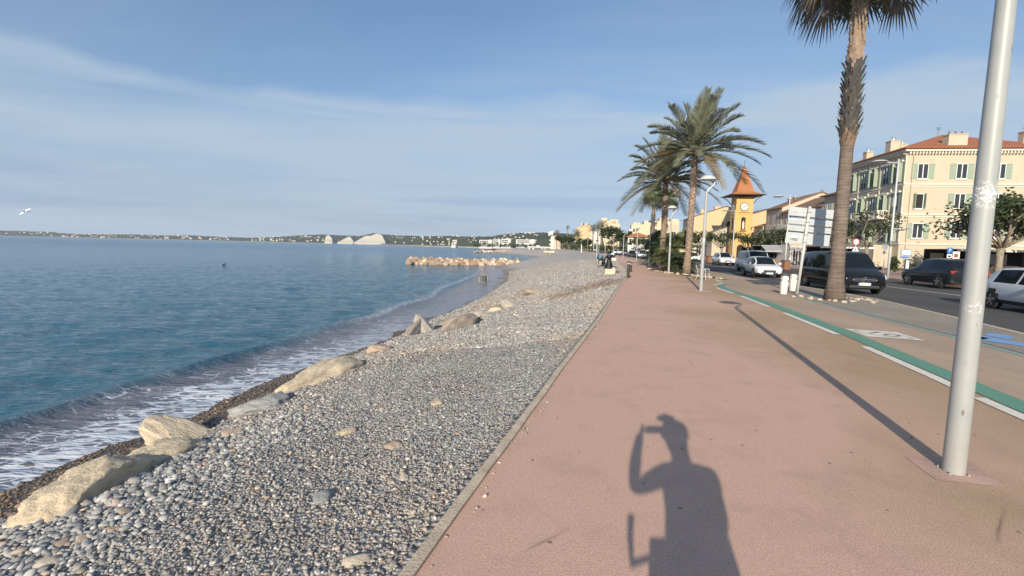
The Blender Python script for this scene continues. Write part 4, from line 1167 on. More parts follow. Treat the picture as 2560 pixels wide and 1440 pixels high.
m_dwood = M('dark_brown_wood', (0.055, 0.04, 0.032), 0.8, 0, 0.3, 6)
for lab, px, Y, h in (('dark brown wooden post standing at the kerb corner, nearer one', 1570, 26.6, 0.98), ('dark brown wooden post behind the nearer kerb post', 1576, 34.0, 0.72)):
    x = (px - 1280) / FPX * Y
    t = thing('wooden_post', lab, 'post', (x, Y, -0.05))
    fix_normals(MB().lathe([(0.085, -0.1), (0.085, h), (0.07, h + 0.03), (0.02, h + 0.05)], 12).build('shaft', m_dwood, t, True, ang=40))
    MB().tube([(0, 0, h - 0.12), (0, 0, h - 0.06)], 0.088, 12).build('band', m_steel, t)
def planter(label, px, Y, w, h):
    x = (px - 1280) / FPX * Y
    t = thing('wooden_bin', label, 'bin', (x, Y, gz(Y)), 0.1)
    MB().box(-w / 2, -w / 2, 0, w / 2, w / 2, h).build('casing', M('brown_slats', (0.24, 0.11, 0.06), 0.7, 0, 0.2, 6), t)
    MB().box(-w / 2 - .03, -w / 2 - .03, h, w / 2 + .03, w / 2 + .03, h + 0.06).build('lid', m_dwood, t)
planter('brown slatted bin at the foot of the lamp behind the road sign', 1961, 46, 0.62, 0.85)
planter('brown slatted bin beside the white compact suv', 1770, 68, 0.75, 0.9)

# ------------------------------------------------------------------ vehicles
def car_paint(name, col, rough=0.22):
    return M(name, col, rough, 0.0, 0.03, 2, spec=0.22, coat=0.12)
m_tyre = M('tyre_rubber', (0.018, 0.018, 0.018), 0.85, 0, 0.1)
m_rim = M('alloy_rim', (0.45, 0.45, 0.46), 0.3, 0.9, 0.05)
m_glass = M('dark_car_glass', (0.010, 0.013, 0.018), 0.06, 0, 0.0, spec=0.25)
m_trim = M('black_plastic_trim', (0.025, 0.025, 0.027), 0.55, 0, 0.1)
m_chrome = M('chrome', (0.75, 0.75, 0.76), 0.12, 1.0, 0.0)
m_lightw = M('headlight_glass', (0.72, 0.74, 0.76), 0.08, 0, 0.0, spec=0.8, coat=1)
m_lightr = M('taillight_glass', (0.35, 0.02, 0.02), 0.12, 0, 0.0, coat=1)
m_plate = M('number_plate_white', (0.78, 0.78, 0.76), 0.5, 0, 0.0)
m_plblue = M('number_plate_blue', (0.02, 0.06, 0.4), 0.5, 0, 0.0)
def crom(xs, P, q):
    P = np.array(P, float); xs = np.array(xs, float); out = np.empty((len(q), P.shape[1]))
    for c in range(P.shape[1]):
        d = np.diff(P[:, c]) / np.diff(xs)
        mth = np.zeros(len(xs)); mth[1:-1] = np.where(d[:-1] * d[1:] > 0, 2 * d[:-1] * d[1:] / (d[:-1] + d[1:] + 1e-12), 0); mth[0] = d[0]; mth[-1] = d[-1]
        i = np.clip(np.searchsorted(xs, q) - 1, 0, len(xs) - 2); h = xs[i + 1] - xs[i]; t = (q - xs[i]) / h
        out[:, c] = (2 * t**3 - 3 * t**2 + 1) * P[i, c] + (t**3 - 2 * t**2 + t) * h * mth[i] + (-2 * t**3 + 3 * t**2) * P[i + 1, c] + (t**3 - t**2) * h * mth[i + 1]
    return out
CARS = {
 # y, zbottom, zbelt, ztop, wmid, wtop
 'hatch': dict(L=4.05, W=1.80, wr=0.315, ax=(1.22, -1.36), st=[(-2.02, .36, .80, .82, .70, .58), (-1.98, .26, .86, .98, .80, .60), (-1.80, .24, .92, 1.28, .86, .58), (-1.45, .22, .93, 1.41, .89, .57), (-0.5, .20, .92, 1.45, .90, .59), (0.30, .20, .90, 1.41, .90, .58), (0.80, .20, .89, 1.16, .90, .60), (1.12, .20, .87, .90, .89, .70), (1.6, .21, .79, .815, .87, .68), (1.88, .22, .66, .70, .80, .60), (2.0, .26, .68, .72, .76, .54), (2.03, .28, .62, .66, .68, .46)],
               side=(-1.45, 0.90), wind=(0.26, 1.10), rear=(-1.97, -1.52), pil=(-0.42,)),
 'suv': dict(L=4.6, W=1.90, wr=0.37, ax=(1.36, -1.38), st=[(-2.29, .42, .92, .95, .76, .60), (-2.24, .32, 1.0, 1.14, .86, .64), (-2.02, .28, 1.05, 1.46, .92, .62), (-1.6, .26, 1.05, 1.60, .94, .62), (-0.5, .25, 1.03, 1.64, .95, .64), (0.30, .25, 1.01, 1.60, .95, .63), (0.85, .25, 1.0, 1.32, .95, .65), (1.22, .25, .99, 1.03, .94, .74), (1.75, .27, .93, .965, .92, .72), (2.08, .29, .82, .87, .86, .64), (2.25, .34, .76, .81, .76, .56), (2.29, .38, .68, .72, .66, .48)],
               side=(-1.72, 0.95), wind=(0.26, 1.20), rear=(-2.24, -1.66), pil=(-0.38, -1.2)),
 'van': dict(L=5.14, W=1.93, wr=0.345, ax=(1.62, -1.58), st=[(-2.56, .36, 1.02, 1.50, .86, .68), (-2.52, .28, 1.08, 1.72, .93, .72), (-2.40, .26, 1.10, 1.84, .95, .74), (-1.5, .24, 1.10, 1.89, .965, .76), (0.4, .23, 1.08, 1.90, .965, .76), (0.95, .23, 1.07, 1.84, .965, .74), (1.38, .23, 1.06, 1.55, .965, .74), (1.78, .23, 1.05, 1.16, .96, .78), (2.12, .24, .98, 1.03, .94, .76), (2.40, .25, .84, .90, .88, .68), (2.54, .28, .78, .83, .80, .60), (2.57, .32, .70, .74, .70, .50)],
              side=(-2.30, 1.50), wind=(0.92, 1.74), rear=(-2.55, -2.40), pil=(0.35, -1.0)),
}
def make_car(kind, label, loc, rz, paint, name='parked_car', cat='car', plate='', group=None, front=True, star=False, sill=True, alloy=m_rim, ring=True):
    S = CARS[kind]; st = S['st']
    t = thing(name, label, cat, loc, rz, group)
    ys = np.unique(np.concatenate([np.linspace(st[0][0], st[-1][0], 92), [s[0] for s in st]]))
    Q = crom([s[0] for s in st], [s[1:] for s in st], ys)
    rings = []
    for y, (zb, zl, zt, wm, wt) in zip(ys, Q):
        gh = zt - zl
        cr = 0.035 if gh > 0.2 else 0.03
        half = [(0.0, zb), (wm * .62, zb), (wm * .90, zb + .02), (wm * .985, zb + (zl - zb) * .22), (wm, zb + (zl - zb) * .48), (wm * .992, zb + (zl - zb) * .70), (wm * .968, zl - (zl - zb) * .06), (wm * .935, zl)]
        for f in (0.2, 0.45, 0.7, 0.9): half.append((wm * .935 + (wt - wm * .935) * f ** 0.92 * 0.98, zl + gh * f * 0.985))
        half += [(wt * .93, zt - .004), (wt * .78, zt + cr * 0.45), (wt * .42, zt + cr * .85), (0.0, zt + cr)]
        full = [(x, z) for x, z in half] + [(-x, z) for x, z in half[-2:0:-1]]
        rings.append([(x, y, z) for x, z in full])
    nh = 16; n = len(rings[0])
    body = MB(); parts = {'window': MB(), 'windscreen': MB(), 'rear_window': MB()}
    V = [p for r in rings for p in r]
    def put(mb, f, mi=0):
        mb.mi = mi; mb.add([V[i] for i in f], [tuple(range(len(f)))])
    sd0, sd1 = S['side']; w0, w1 = S['wind']; r0, r1 = S['rear']
    gb, gp = [], {'window': [], 'windscreen': [], 'rear_window': []}; gm = []
    for j in range(len(ys) - 1):
        yc = (ys[j] + ys[j + 1]) / 2
        gh = (Q[j][2] - Q[j][1] + Q[j + 1][2] - Q[j + 1][1]) / 2
        for k_ in range(n):
            k2 = (k_ + 1) % n
            h = k_ if k_ < nh - 1 else n - 1 - k_        # 0..14 the band counted from the bottom
            f = (j * n + k_, j * n + k2, (j + 1) * n + k2, (j + 1) * n + k_)
            zc = sum(V[i][2] for i in f) / 4
            if 7 <= h <= 10 and sd0 < yc < sd1 and gh > 0.13 and not any(abs(yc - p) < 0.05 for p in S['pil']) and not (h == 10 and gh < 0.25):
                gp['window'].append(f); continue
            if h >= 12 and w0 < yc < w1: gp['windscreen'].append(f); continue
            if h >= 12 and r0 < yc < r1: gp['rear_window'].append(f); continue
            mi = 0
            if any((yc - a) ** 2 + (zc - S['wr']) ** 2 < (S['wr'] + 0.055) ** 2 for a in S['ax']) and 2 <= h <= 6: mi = 1
            if sill and h <= 2: mi = 1
            gb.append(f); gm.append(mi)
    for e, flip in ((0, True), (len(ys) - 1, False)):
        f = tuple(range(e * n, e * n + n)); gb.append(f if flip else f[::-1]); gm.append(0)
    def emit(nm, fs, mats, mis=None):
        used = sorted({i for f in fs for i in f}); ix = {u: i for i, u in enumerate(used)}
        mb = MB(); mb.v = [V[u] for u in used]; mb.f = [tuple(ix[i] for i in f) for f in fs]; mb.m = mis or [0] * len(fs)
        o = mb.build(nm, mats, t, True); fix_normals(o); o.data.set_sharp_from_angle(angle=R(38)); return o
    emit('body', gb, [paint, m_trim], gm)
    for nm in gp:
        if nm == 'window':
            for s in (-1, 1):
                fs = [f for f in gp[nm] if sum(V[i][0] for i in f) * s > 0]
                if fs: emit('side_window', fs, m_glass)
        elif gp[nm]: emit(nm, gp[nm], m_glass)
    W2 = S['W'] / 2; yf = st[-1][0]; yb = st[0][0]
    for a in S['ax']:
        for s in (-1, 1):
            wr = S['wr']; x0 = s * (W2 - 0.20); x1 = s * (W2 + 0.005)
            w = MB().tube([(x0, a, wr), (x0 + s * .02, a, wr), (x1 - s * .02, a, wr), (x1, a, wr)], [wr * .9, wr, wr, wr * .93], 26).build('wheel', m_tyre, t, True, ang=40)
            g = MB(); g.disc((x1 + s * .004, a, wr), wr * 0.66, (1, 0, 0), 20, 0.012); g.build('rim_back', m_trim, w)
            g = MB()
            for q in range(5):
                an = q * 2 * math.pi / 5 + 0.3
                d = Vector((0, math.cos(an), math.sin(an))); pe = Vector((0, -d.z, d.y))
                c = Vector((x1 + s * .012, a, wr))
                g.add([c + pe * wr * .07, c + d * wr * .64 + pe * wr * .13, c + d * wr * .64 - pe * wr * .13, c - pe * wr * .07], [(0, 1, 2, 3)])
            g.disc((x1 + s * .013, a, wr), wr * 0.16, (1, 0, 0), 12, 0.01)
            g.build('rim', alloy, w)
    sc_ = S['W'] / 1.8
    zl_f = np.interp(yf - 0.18, ys, Q[:, 1]); zb_f = np.interp(yf - 0.1, ys, Q[:, 0])
    # front
    hl_z = np.interp(yf - 0.22, ys, Q[:, 1]) - 0.02
    for s in (-1, 1):
        hb = MB().add([(s * W2 * .40, yf - .045, hl_z - .16), (s * W2 * .86, yf - .30, hl_z - .06), (s * W2 * .90, yf - .42, hl_z + .05), (s * W2 * .46, yf - .16, hl_z - .035),
                       (s * W2 * .44, yf + .018, hl_z - .19), (s * W2 * .90, yf - .10, hl_z - .13), (s * W2 * .985, yf - .34, hl_z + .03), (s * W2 * .50, yf - .06, hl_z - .05)],
                      [(0, 1, 2, 3), (4, 5, 6, 7), (0, 1, 5, 4), (1, 2, 6, 5), (2, 3, 7, 6), (3, 0, 4, 7)]).build('headlight', m_lightw, t)
        fix_normals(hb)
        zm = np.interp(0.9, ys, Q[:, 1]) + 0.10
        mr = MB().cbox((s * (W2 + 0.10), S['wind'][1] - 0.42, zm), (0.20, 0.10, 0.15)).build('mirror', paint if kind != 'suv' else m_trim, t); bevel(mr, 0.03, 2)
        tz = np.interp(yb + 0.15, ys, Q[:, 1])
        tl = MB().box(min(s * W2 * .56, s * W2 * .90), yb - 0.01 + 0.02, tz - .16, max(s * W2 * .56, s * W2 * .90), yb + 0.20, tz - 0.02).build('taillight', m_lightr, t); bevel(tl, 0.02, 2)
        MB().box(min(s * (W2 - .002), s * (W2 + 0.012)), -0.15, zm - .26, max(s * (W2 - .002), s * (W2 + .012)), 0.02, zm - .235).build('door_handle', m_chrome if star else paint, t)
    gr = MB().box(-W2 * .44, yf - .05, hl_z - .27, W2 * .44, yf + .012, hl_z - .10).build('grille', m_trim, t); bevel(gr, 0.03, 2)
    it = MB().box(-W2 * .60, yf - .10, zb_f + .04, W2 * .60, yf + .006, zb_f + .17).build('air_intake', m_trim, t); bevel(it, 0.03, 2)
    for yy, s in ((yf + .02, 1), (yb - .012, -1)):
        if not plate: break
        pz = hl_z - .33 if s > 0 else np.interp(yb + .1, ys, Q[:, 1]) - 0.16
        if kind == 'van' and s > 0: pz = hl_z - .36
        pl = MB().box(-0.26, yy - .006, pz - .055, 0.26, yy + .006, pz + .055).build('number_plate', m_plate, t)
        MB().box(-0.259, yy + s * .0062 - .001, pz - .053, -0.215, yy + s * .0062 + .002, pz + .053).build('blue_strip', m_plblue, pl)
        MB().box(0.215, yy + s * .0062 - .001, pz - .053, 0.259, yy + s * .0062 + .002, pz + .053).build('blue_strip', m_plblue, pl)
        tx = text_mesh(plate, 0.098, 'plate_number', m_black, pl, 0.004); tx.location = (0, yy + s * .0075, pz); tx.rotation_euler = (R(90), 0, R(180) if s > 0 else 0)
    if star:
        g = MB()
        for dz in (0.028, -0.035): g.box(-W2 * .46, yf + .012, hl_z - .175 + dz - .013, W2 * .46, yf + .026, hl_z - .175 + dz + .013)
        g.build('grille_bar', m_chrome, t)
        c = Vector((0, yf + .035, hl_z - .175)); g = MB()
        g.tube([c + Vector((math.cos(i * math.pi / 12) * .115, 0, math.sin(i * math.pi / 12) * .115)) for i in range(25)], 0.013, 6, False)
        for q in range(3):
            an = math.pi / 2 + q * 2 * math.pi / 3; g.tube([c, c + Vector((math.cos(an) * .11, 0, math.sin(an) * .11))], [0.022, 0.006], 6)
        g.build('badge', m_chrome, t)
        MB().box(-W2 * .88, yf - .13, zb_f + .155, W2 * .88, yf - .03, zb_f + .175).build('bumper_strip', m_chrome, t)
    elif ring:
        g = MB().disc((0, yf + .018, hl_z - .175), 0.06, (0, 1, 0), 14, .014); g.build('badge', m_chrome, t)
    return t
RZ = -0.13
def heading(hx, hy): return math.atan2(-hx, hy)
p_black = car_paint('black_car_paint', (0.010, 0.011, 0.013), 0.12)
p_white = car_paint('white_car_paint', (0.74, 0.74, 0.74))
p_silver = car_paint('pale_silver_car_paint', (0.56, 0.58, 0.61))
p_dark = car_paint('dark_blue_grey_car_paint', (0.016, 0.019, 0.025), 0.15)
p_grey = car_paint('grey_car_paint', (0.18, 0.19, 0.20))
hd = heading(-.235, -.97)
make_car('van', 'black passenger van with silver star badge, coming past the fan palm', (16.15, 22.75, RZ), hd, p_black, 'black_van', 'van', 'GL-871-ZD', star=True)
make_car('hatch', 'pale silver hatchback driving toward the camera ahead of the white van', (18.5, 34.2, RZ), hd, p_silver, 'hatchback', 'car', 'GW-376-LC')
make_car('van', 'white van close behind the silver hatchback', (21.6, 41.3, RZ), hd, p_white, 'white_van', 'van')
make_car('suv', 'white compact suv coming along the road alone, near the clock tower', (27.5, 60.2, RZ + gz(60)), heading(-.17, -.98), p_white, 'white_suv', 'car', 'FR-415-KD')
make_car('suv', 'black estate-shaped suv seen from behind on the far lane', (24.85, 26.7, RZ), heading(.22, .97), p_dark, 'black_suv', 'car', 'CS-402-AN')
make_car('hatch', 'pale grey hatchback cut off by the right edge of the picture', (17.35, 14.55, RZ), hd, p_silver, 'grey_hatchback', 'car', ring=True)
FG = 'small cars far along the road'
far_cars = [('suv', 'white car leading the far traffic, left of the bushes', 1602, 96, p_white, 12), ('hatch', 'dark car beside the leading white car', 1614, 101, p_dark, 12), ('van', 'white van behind the leading white far car', 1590, 112, p_white, 10),
            ('hatch', 'dark hatchback in front of the far white van', 1577, 108, p_dark, 10), ('suv', 'white car parked under the far big tree', 1547, 140, p_white, 8), ('hatch', 'white hatchback parked beside the big tree', 1537, 146, p_white, 8),
            ('hatch', 'small far dark car between thin lamp posts', 1560, 135, p_grey, 8), ('hatch', 'white little car near the clock tower, cut by the palm trunk', 1729, 78, p_white, 10), ('hatch', 'grey far car by the far palms', 1468, 230, p_grey, 5), ('suv', 'white far car by the yellow block', 1446, 250, p_white, 5)]
proto = {}
for kind, lab, px, Y, pt, ang in far_cars:
    loc = ((px - 1280) / FPX * Y, Y, RZ + gz(Y)); rz = math.pi - R(ang)
    if (kind, pt.name) not in proto:
        proto[(kind, pt.name)] = make_car(kind, lab, loc, rz, pt, 'distant_car', 'car', group=FG)
    else:
        c = copy_tree(proto[(kind, pt.name)]); c.location = loc; c.rotation_euler = (0, 0, rz); c['label'] = lab
# ------------------------------------------------------------------ buildings
def mat_wall(name, col, var=0.10, stain=0.25):
    m, nt, b = nodes_of(name); t = NT(nt); co = t.coord('Object')
    c = t.ramp(t.noise(co, 0.45, 5, 0.6), ((0.3, tuple(x * (1 - var) for x in col)), (0.7, tuple(min(1, x * (1 + var * .6)) for x in col))))
    st = t.noise(t.map(co, (1.4, 1.4, 0.18)), 1.1, 6, 0.65)
    c = t.mix(t.ramp(st, ((0.52, 0.0), (0.78, stain))), c, tuple(x * 0.55 for x in col))
    nt.links.new(c, b.inputs['Base Color']); b.inputs['Roughness'].default_value = 0.9
    b.inputs['Specular IOR Level'].default_value = 0.2
    nt.links.new(t.bump(t.noise(co, 18, 4, 0.6), 0.15, 0.02), b.inputs['Normal'])
    return m
def mat_tiles(name, col):
    m, nt, b = nodes_of(name); t = NT(nt); co = t.coord('Object')
    w = t.n.new('ShaderNodeTexWave'); w.inputs['Scale'].default_value = 3.2; w.inputs['Distortion'].default_value = 0.6; nt.links.new(co, w.inputs['Vector'])
    n1 = t.noise(co, 5, 5, 0.65)
    c = t.ramp(n1, ((0.3, tuple(x * 0.62 for x in col)), (0.7, tuple(x * 1.2 for x in col))))
    c = t.mix(0.35, c, t.ramp(w.outputs['Fac'], ((0.2, 0.5), (0.7, 1.1))), 'MULTIPLY')
    nt.links.new(c, b.inputs['Base Color']); b.inputs['Roughness'].default_value = 0.88
    nt.links.new(t.bump(w.outputs['Fac'], 0.5, 0.06), b.inputs['Normal'])
    return m
m_cw = mat_wall('cream_plaster', (0.505, 0.44, 0.335), 0.06, 0.18)
m_beige = mat_wall('beige_plaster', (0.50, 0.43, 0.34))
m_pinkw = mat_wall('pinkish_plaster', (0.56, 0.44, 0.35))
m_yel = mat_wall('yellow_plaster', (0.60, 0.39, 0.15), 0.08, 0.2)
m_orw = mat_wall('apricot_plaster', (0.58, 0.43, 0.26), 0.06, 0.12)
m_palew = mat_wall('pale_yellow_plaster', (0.58, 0.49, 0.35), 0.05, 0.1)
m_whitew = mat_wall('white_plaster', (0.60, 0.57, 0.52), 0.05, 0.12)
m_tile = mat_tiles('red_roof_tiles', (0.38, 0.135, 0.065))
m_tile2 = mat_tiles('weathered_roof_tiles', (0.30, 0.17, 0.11))
m_tileo = mat_tiles('orange_roof_tiles', (0.46, 0.19, 0.08))
m_trimw = M('white_stucco_trim', (0.70, 0.64, 0.54), 0.85, 0, 0.06)
m_frame = M('white_window_frame', (0.74, 0.74, 0.72), 0.5, 0, 0.03)
m_pane = M('window_pane', (0.035, 0.04, 0.045), 0.08, 0, 0.0, spec=0.6)
m_shg = M('sage_green_shutter', (0.27, 0.33, 0.25), 0.7, 0, 0.08, 4)
m_shb = M('brown_shutter', (0.33, 0.21, 0.14), 0.7, 0, 0.1, 4)
m_shw = M('white_shutter', (0.62, 0.60, 0.56), 0.7, 0, 0.06, 4)
m_iron = M('dark_iron', (0.05, 0.05, 0.055), 0.6, 0, 0.1)
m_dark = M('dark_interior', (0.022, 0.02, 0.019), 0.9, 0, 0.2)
class Bld:
    def __init__(s, name, label, x, y, ang, z=None, cat='house', group=None):
        s.t = thing(name, label, cat, (x, y, (gz(y) - 0.05) if z is None else z), -ang, group)
        s.C = Vector((x, y, s.t.location.z)); s.u = Vector((math.cos(ang), -math.sin(ang), 0)); s.v = Vector((math.sin(ang), math.cos(ang), 0))
    def pix(s, face, px, py):
        d = Vector(ray(px, py)); E = Vector((0, 0, EYE)); n = s.v if face == 'S' else s.u
        k_ = (s.C - E).dot(n) / d.dot(n); p = E + d * k_ - s.C
        return (p.dot(s.u) if face == 'S' else p.dot(s.v)), p.z
    def fb(s, mb, face, a0, a1, z0, z1, d0, d1):
        if face == 'S': mb.box(a0, -d1, z0, a1, -d0, z1)
        else: mb.box(-d1, a0, z0, -d0, a1, z1)
    def wall(s, W, L, H, m, z0=-0.6):
        return MB().box(0, 0, z0, W, L, H).build('wall', m, s.t)
    def gable(s, W, L, H, Wr, Hr, m, HW=None, z0=-0.6):
        HW = H if HW is None else HW
        return fix_normals(MB().prism([(0, z0), (W, z0), (W, HW), (Wr, Hr), (0, H)], 0, L).build('wall', m, s.t))
    def gable_roof(s, W, L, H, Wr, Hr, m, HW=None, ov=0.35, th=0.14):
        HW = H if HW is None else HW
        sl = (Hr - H) / Wr; sr = (HW - Hr) / (W - Wr)
        pl = [(-ov * 1.6, H - sl * ov * 1.6 + .03), (Wr, Hr + .03), (W + ov, HW + sr * ov + .03), (W + ov, HW + sr * ov + .03 + th), (Wr, Hr + .03 + th), (-ov * 1.6, H - sl * ov * 1.6 + .03 + th)]
        return fix_normals(MB().prism(pl, -ov * 0.7, L + ov * .7).build('roof', m, s.t))
    def hip_roof(s, W, L, H, ht, m, ov=0.7, apex=None):
        ax, ay = apex or (W / 2, L / 2); r = max(0, (W - L) / 2)
        mb = MB(); lo = [(-ov, -ov, H), (W + ov, -ov, H), (W + ov, L + ov, H), (-ov, L + ov, H)]
        hi = [(x, y, H + .12) for x, y, z in lo]
        mb.add(lo + hi + [(ax, ay, H + ht)], [(3, 2, 1, 0), (0, 1, 5, 4), (1, 2, 6, 5), (2, 3, 7, 6), (3, 0, 4, 7), (4, 5, 8), (5, 6, 8), (6, 7, 8), (7, 4, 8)])
        return mb.build('roof', m, s.t)
    def window(s, face, a, z, w, h, sh=None, shw=None, sill=True, rail=False, open_=0.0, bars=True, framem=None, dark=False):
        """a,z = middle of the opening"""
        mb = MB(); f = 0.07
        s.fb(mb, face, a - w / 2, a - w / 2 + f, z - h / 2, z + h / 2, 0.0, 0.05); s.fb(mb, face, a + w / 2 - f, a + w / 2, z - h / 2, z + h / 2, 0.0, 0.05)
        s.fb(mb, face, a - w / 2 + f, a + w / 2 - f, z + h / 2 - f, z + h / 2, 0.0, 0.048); s.fb(mb, face, a - w / 2 + f, a + w / 2 - f, z - h / 2, z - h / 2 + f, 0.0, 0.048)
        if bars and not dark: s.fb(mb, face, a - 0.05, a + 0.05, z - h / 2 + f, z + h / 2 - f, 0.01, 0.046)
        wn_ = mb.build('window', framem or m_frame, s.t)
        p = MB(); s.fb(p, face, a - w / 2 + f, a + w / 2 - f, z - h / 2 + f, z + h / 2 - f, 0.002, 0.02); p.build('pane', m_dark if dark else m_pane, wn_)
        if sh:
            sw = shw or w * 0.48
            for q in (-1, 1):
                mb = MB(); a0 = a + q * (w / 2 + 0.02); a1 = a0 + q * sw
                if open_:
                    lo, hi = (a0 - 0.025, a0 + 0.025); s.fb(mb, face, lo, hi, z - h / 2, z + h / 2, 0.03, 0.03 + sw * open_)
                else:
                    lo, hi = min(a0, a1), max(a0, a1)
                    s.fb(mb, face, lo, hi, z - h / 2, z + h / 2, 0.02, 0.05)
                    for k_ in (0.0, 0.5, 1.0):
                        zz = z - h / 2 + 0.05 + (h - 0.10) * k_; s.fb(mb, face, lo + .02, hi - .02, zz - .04, zz + .04, 0.052, 0.066)
                mb.build('shutter', sh, wn_)
        if sill:
            mb = MB(); s.fb(mb, face, a - w / 2 - .1, a + w / 2 + .1, z - h / 2 - .12, z - h / 2 - .003, 0.0, 0.12); mb.build('sill', m_trimw, wn_)
        if rail:
            mb = MB(); n = 7
            for i in range(n): s.fb(mb, face, a - w / 2 + w * i / (n - 1) - .012, a - w / 2 + w * i / (n - 1) + .012, z - h / 2, z - h / 2 + 0.8, 0.10, 0.124)
            s.fb(mb, face, a - w / 2, a + w / 2, z - h / 2 + .8, z - h / 2 + .84, 0.095, 0.13); mb.build('railing', m_iron, wn_)
        return wn_
    def band(s, W, L, z, h=0.16, d=0.10, m=None, name='string_course'):
        mb = MB(); mb.box(-d, -d, z, W + d, L + d, z + h); return mb.build(name, m or m_trimw, s.t)
    def chimney(s, u, v, z0, w, l, h, m=None, pots=1, cowl=True, parent=None):
        c = MB().box(u, v, z0, u + w, v + l, z0 + h)
        c.box(u - .06, v - .06, z0 + h, u + w + .06, v + l + .06, z0 + h + .12)
        o = c.build('chimney', m or m_cw, parent or s.t)
        for i in range(pots):
            q = MB(); px_ = u + w * (i + .5) / pots; q.tube([(px_, v + l / 2, z0 + h + .1), (px_, v + l / 2, z0 + h + .55)], 0.11, 8)
            if cowl: q.box(px_ - .25, v + l / 2 - .2, z0 + h + .58, px_ + .25, v + l / 2 + .2, z0 + h + .62)
            q.build('chimney_pot', m_steel if cowl else m_tile2, o, True, ang=30)
        return o
    def aerial(s, u, v, z0, h):
        q = MB().tube([(u, v, z0), (u, v, z0 + h)], 0.025, 5)
        for i in range(3): q.tube([(u - .35, v, z0 + h - .15 * i), (u + .35, v, z0 + h - .15 * i)], 0.018, 4)
        q.build('aerial', m_iron, s.t)
ANG = math.atan(0.132)
def street(s_): return 50.0 + s_ * 0.1309, 60.0 + s_ * 0.9914
# --- the cream corner house
b = Bld('apartment_house', 'large cream house on the corner with sage green shutters and a red hipped roof', 50.0, 60.0, ANG, -0.05, 'house')
W_, L_, H_ = 16.0, 12.2, 14.9
b.wall(W_, L_, H_ - 0.02, m_cw)
rf = b.hip_roof(W_, L_, H_ + 0.28, 3.2, m_tile, 0.85)
b.band(W_, L_, H_ - 0.02, 0.30, 0.55, m_trimw, 'cornice')
mb = MB()
for i in range(44): b.fb(mb, 'S', 0.05 + i * 0.364, 0.20 + i * 0.364, H_ - 0.32, H_ - 0.021, 0.0, 0.42)
for i in range(33): b.fb(mb, 'F', 0.05 + i * 0.367, 0.20 + i * 0.367, H_ - 0.32, H_ - 0.021, 0.0, 0.42)
mb.build('cornice_brackets', m_trimw, b.t)
for zz in (10.75, 6.95, 3.15): b.band(W_, L_, zz, 0.16, 0.11)
for zz in (10.5, 6.7): b.band(W_, L_, zz, 0.08, 0.07)
for row, (yt, yb_) in enumerate(((409, 447), (484, 522), (558, 596))):
    for col_, (xa, xb) in enumerate(((2284, 2334), (2381, 2432), (2478, 2526))):
        off_ = (0, -6, -14)[row]
        xc = (xa + xb) / 2 + off_
        a, z1 = b.pix('S', xc, yt); _, z0 = b.pix('S', xc, yb_)
        if row == 1 and col_ == 0: b.window('S', a - .25, (z0 + z1) / 2, 1.15, z1 - z0, m_shg, 0.5, open_=0.9, dark=True)
        else: b.window('S', a, (z0 + z1) / 2, 1.25, z1 - z0, m_shg, 0.68)
zc = [12.6, 8.7, 4.9]
for row in range(3):
    for i in range(5):
        v = 1.25 + i * 2.42
        b.window('F', v, zc[row] - 0.15, 1.15, 2.5, m_shg, 0.58, sill=False, rail=(row != 1 or i == 0), open_=0.85 if (i + row) % 2 == 0 else 0.0)
        mb = MB(); b.fb(mb, 'F', v - .85, v + .85, zc[row] + 1.15, zc[row] + 1.36, 0, 0.28); mb.build('window_hood', m_trimw, b.t)
for i in range(6):
    mb = MB(); v = 0.05 + i * 2.42; b.fb(mb, 'F', max(.02, v - .12), min(12.18, v + .12), 3.4, 14.5, 0.0, 0.09); mb.build('pilaster', m_trimw, b.t)
bal = MB(); b.fb(bal, 'F', 2.6, 8.8, 6.55, 6.78, 0.12, 1.35); bo = bal.build('balcony', m_trimw, b.t)
mb = MB(); b.fb(mb, 'F', 2.6, 8.8, 7.55, 7.70, 1.12, 1.35); b.fb(mb, 'F', 2.6, 2.85, 6.78, 7.55, 1.12, 1.35); b.fb(mb, 'F', 8.55, 8.8, 6.78, 7.55, 1.12, 1.35); b.fb(mb, 'F', 5.5, 5.8, 6.78, 7.55, 1.12, 1.35)
for i in range(20): b.fb(mb, 'F', 2.95 + i * .28, 3.05 + i * .28, 6.78, 7.55, 1.18, 1.28)
b.fb(mb, 'F', 2.6, 2.8, 7.55, 7.70, 0.12, 1.12)
for i in range(4): b.fb(mb, 'F', 2.64, 2.74, 6.78, 7.55, 0.3 + i * .25, 0.38 + i * .25)
mb.build('balustrade', m_trimw, bo)
for u, v, z0, w, l, h, p in ((4.55, -0.0, 15.2, 2.15, 1.1, 1.75, 3), (0.5, 9.4, 15.1, 0.9, 0.9, 1.6, 1), (1.2, 5.4, 15.3, 1.2, 1.1, 2.1, 1), (2.7, 5.8, 15.8, 0.9, 0.9, 1.2, 1), (13.5, 0.8, 15.2, 0.8, 0.8, 2.2, 1)):
    b.chimney(u, v, z0, w, l, h, m_cw, p, p == 1, rf)
b.aerial(7.0, 5.5, 17.6, 1.6)
for u in (0.75, 15.2): MB().tube([(u, -0.10, 0), (u, -0.10, 14.5)], 0.06, 6).build('downpipe', m_cw, b.t)
MB().box(-2.3, 1.2, -0.5, -0.005, 9.0, 3.05).build('garden_wall', m_cw, b.t)
mb = MB(); b.fb(mb, 'S', 0.3, 6.0, 2.30, 2.36, 0, 0.05); b.fb(mb, 'S', 0.3, 10.0, 1.55, 1.60, 0, 0.05); mb.build('plinth_line', m_cw, b.t)
mb = MB(); b.fb(mb, 'S', 6.3, 7.0, 0.9, 1.75, 0, 0.06); mb.build('meter_box', M('meter_brown', (0.30, 0.24, 0.17), 0.8), b.t)
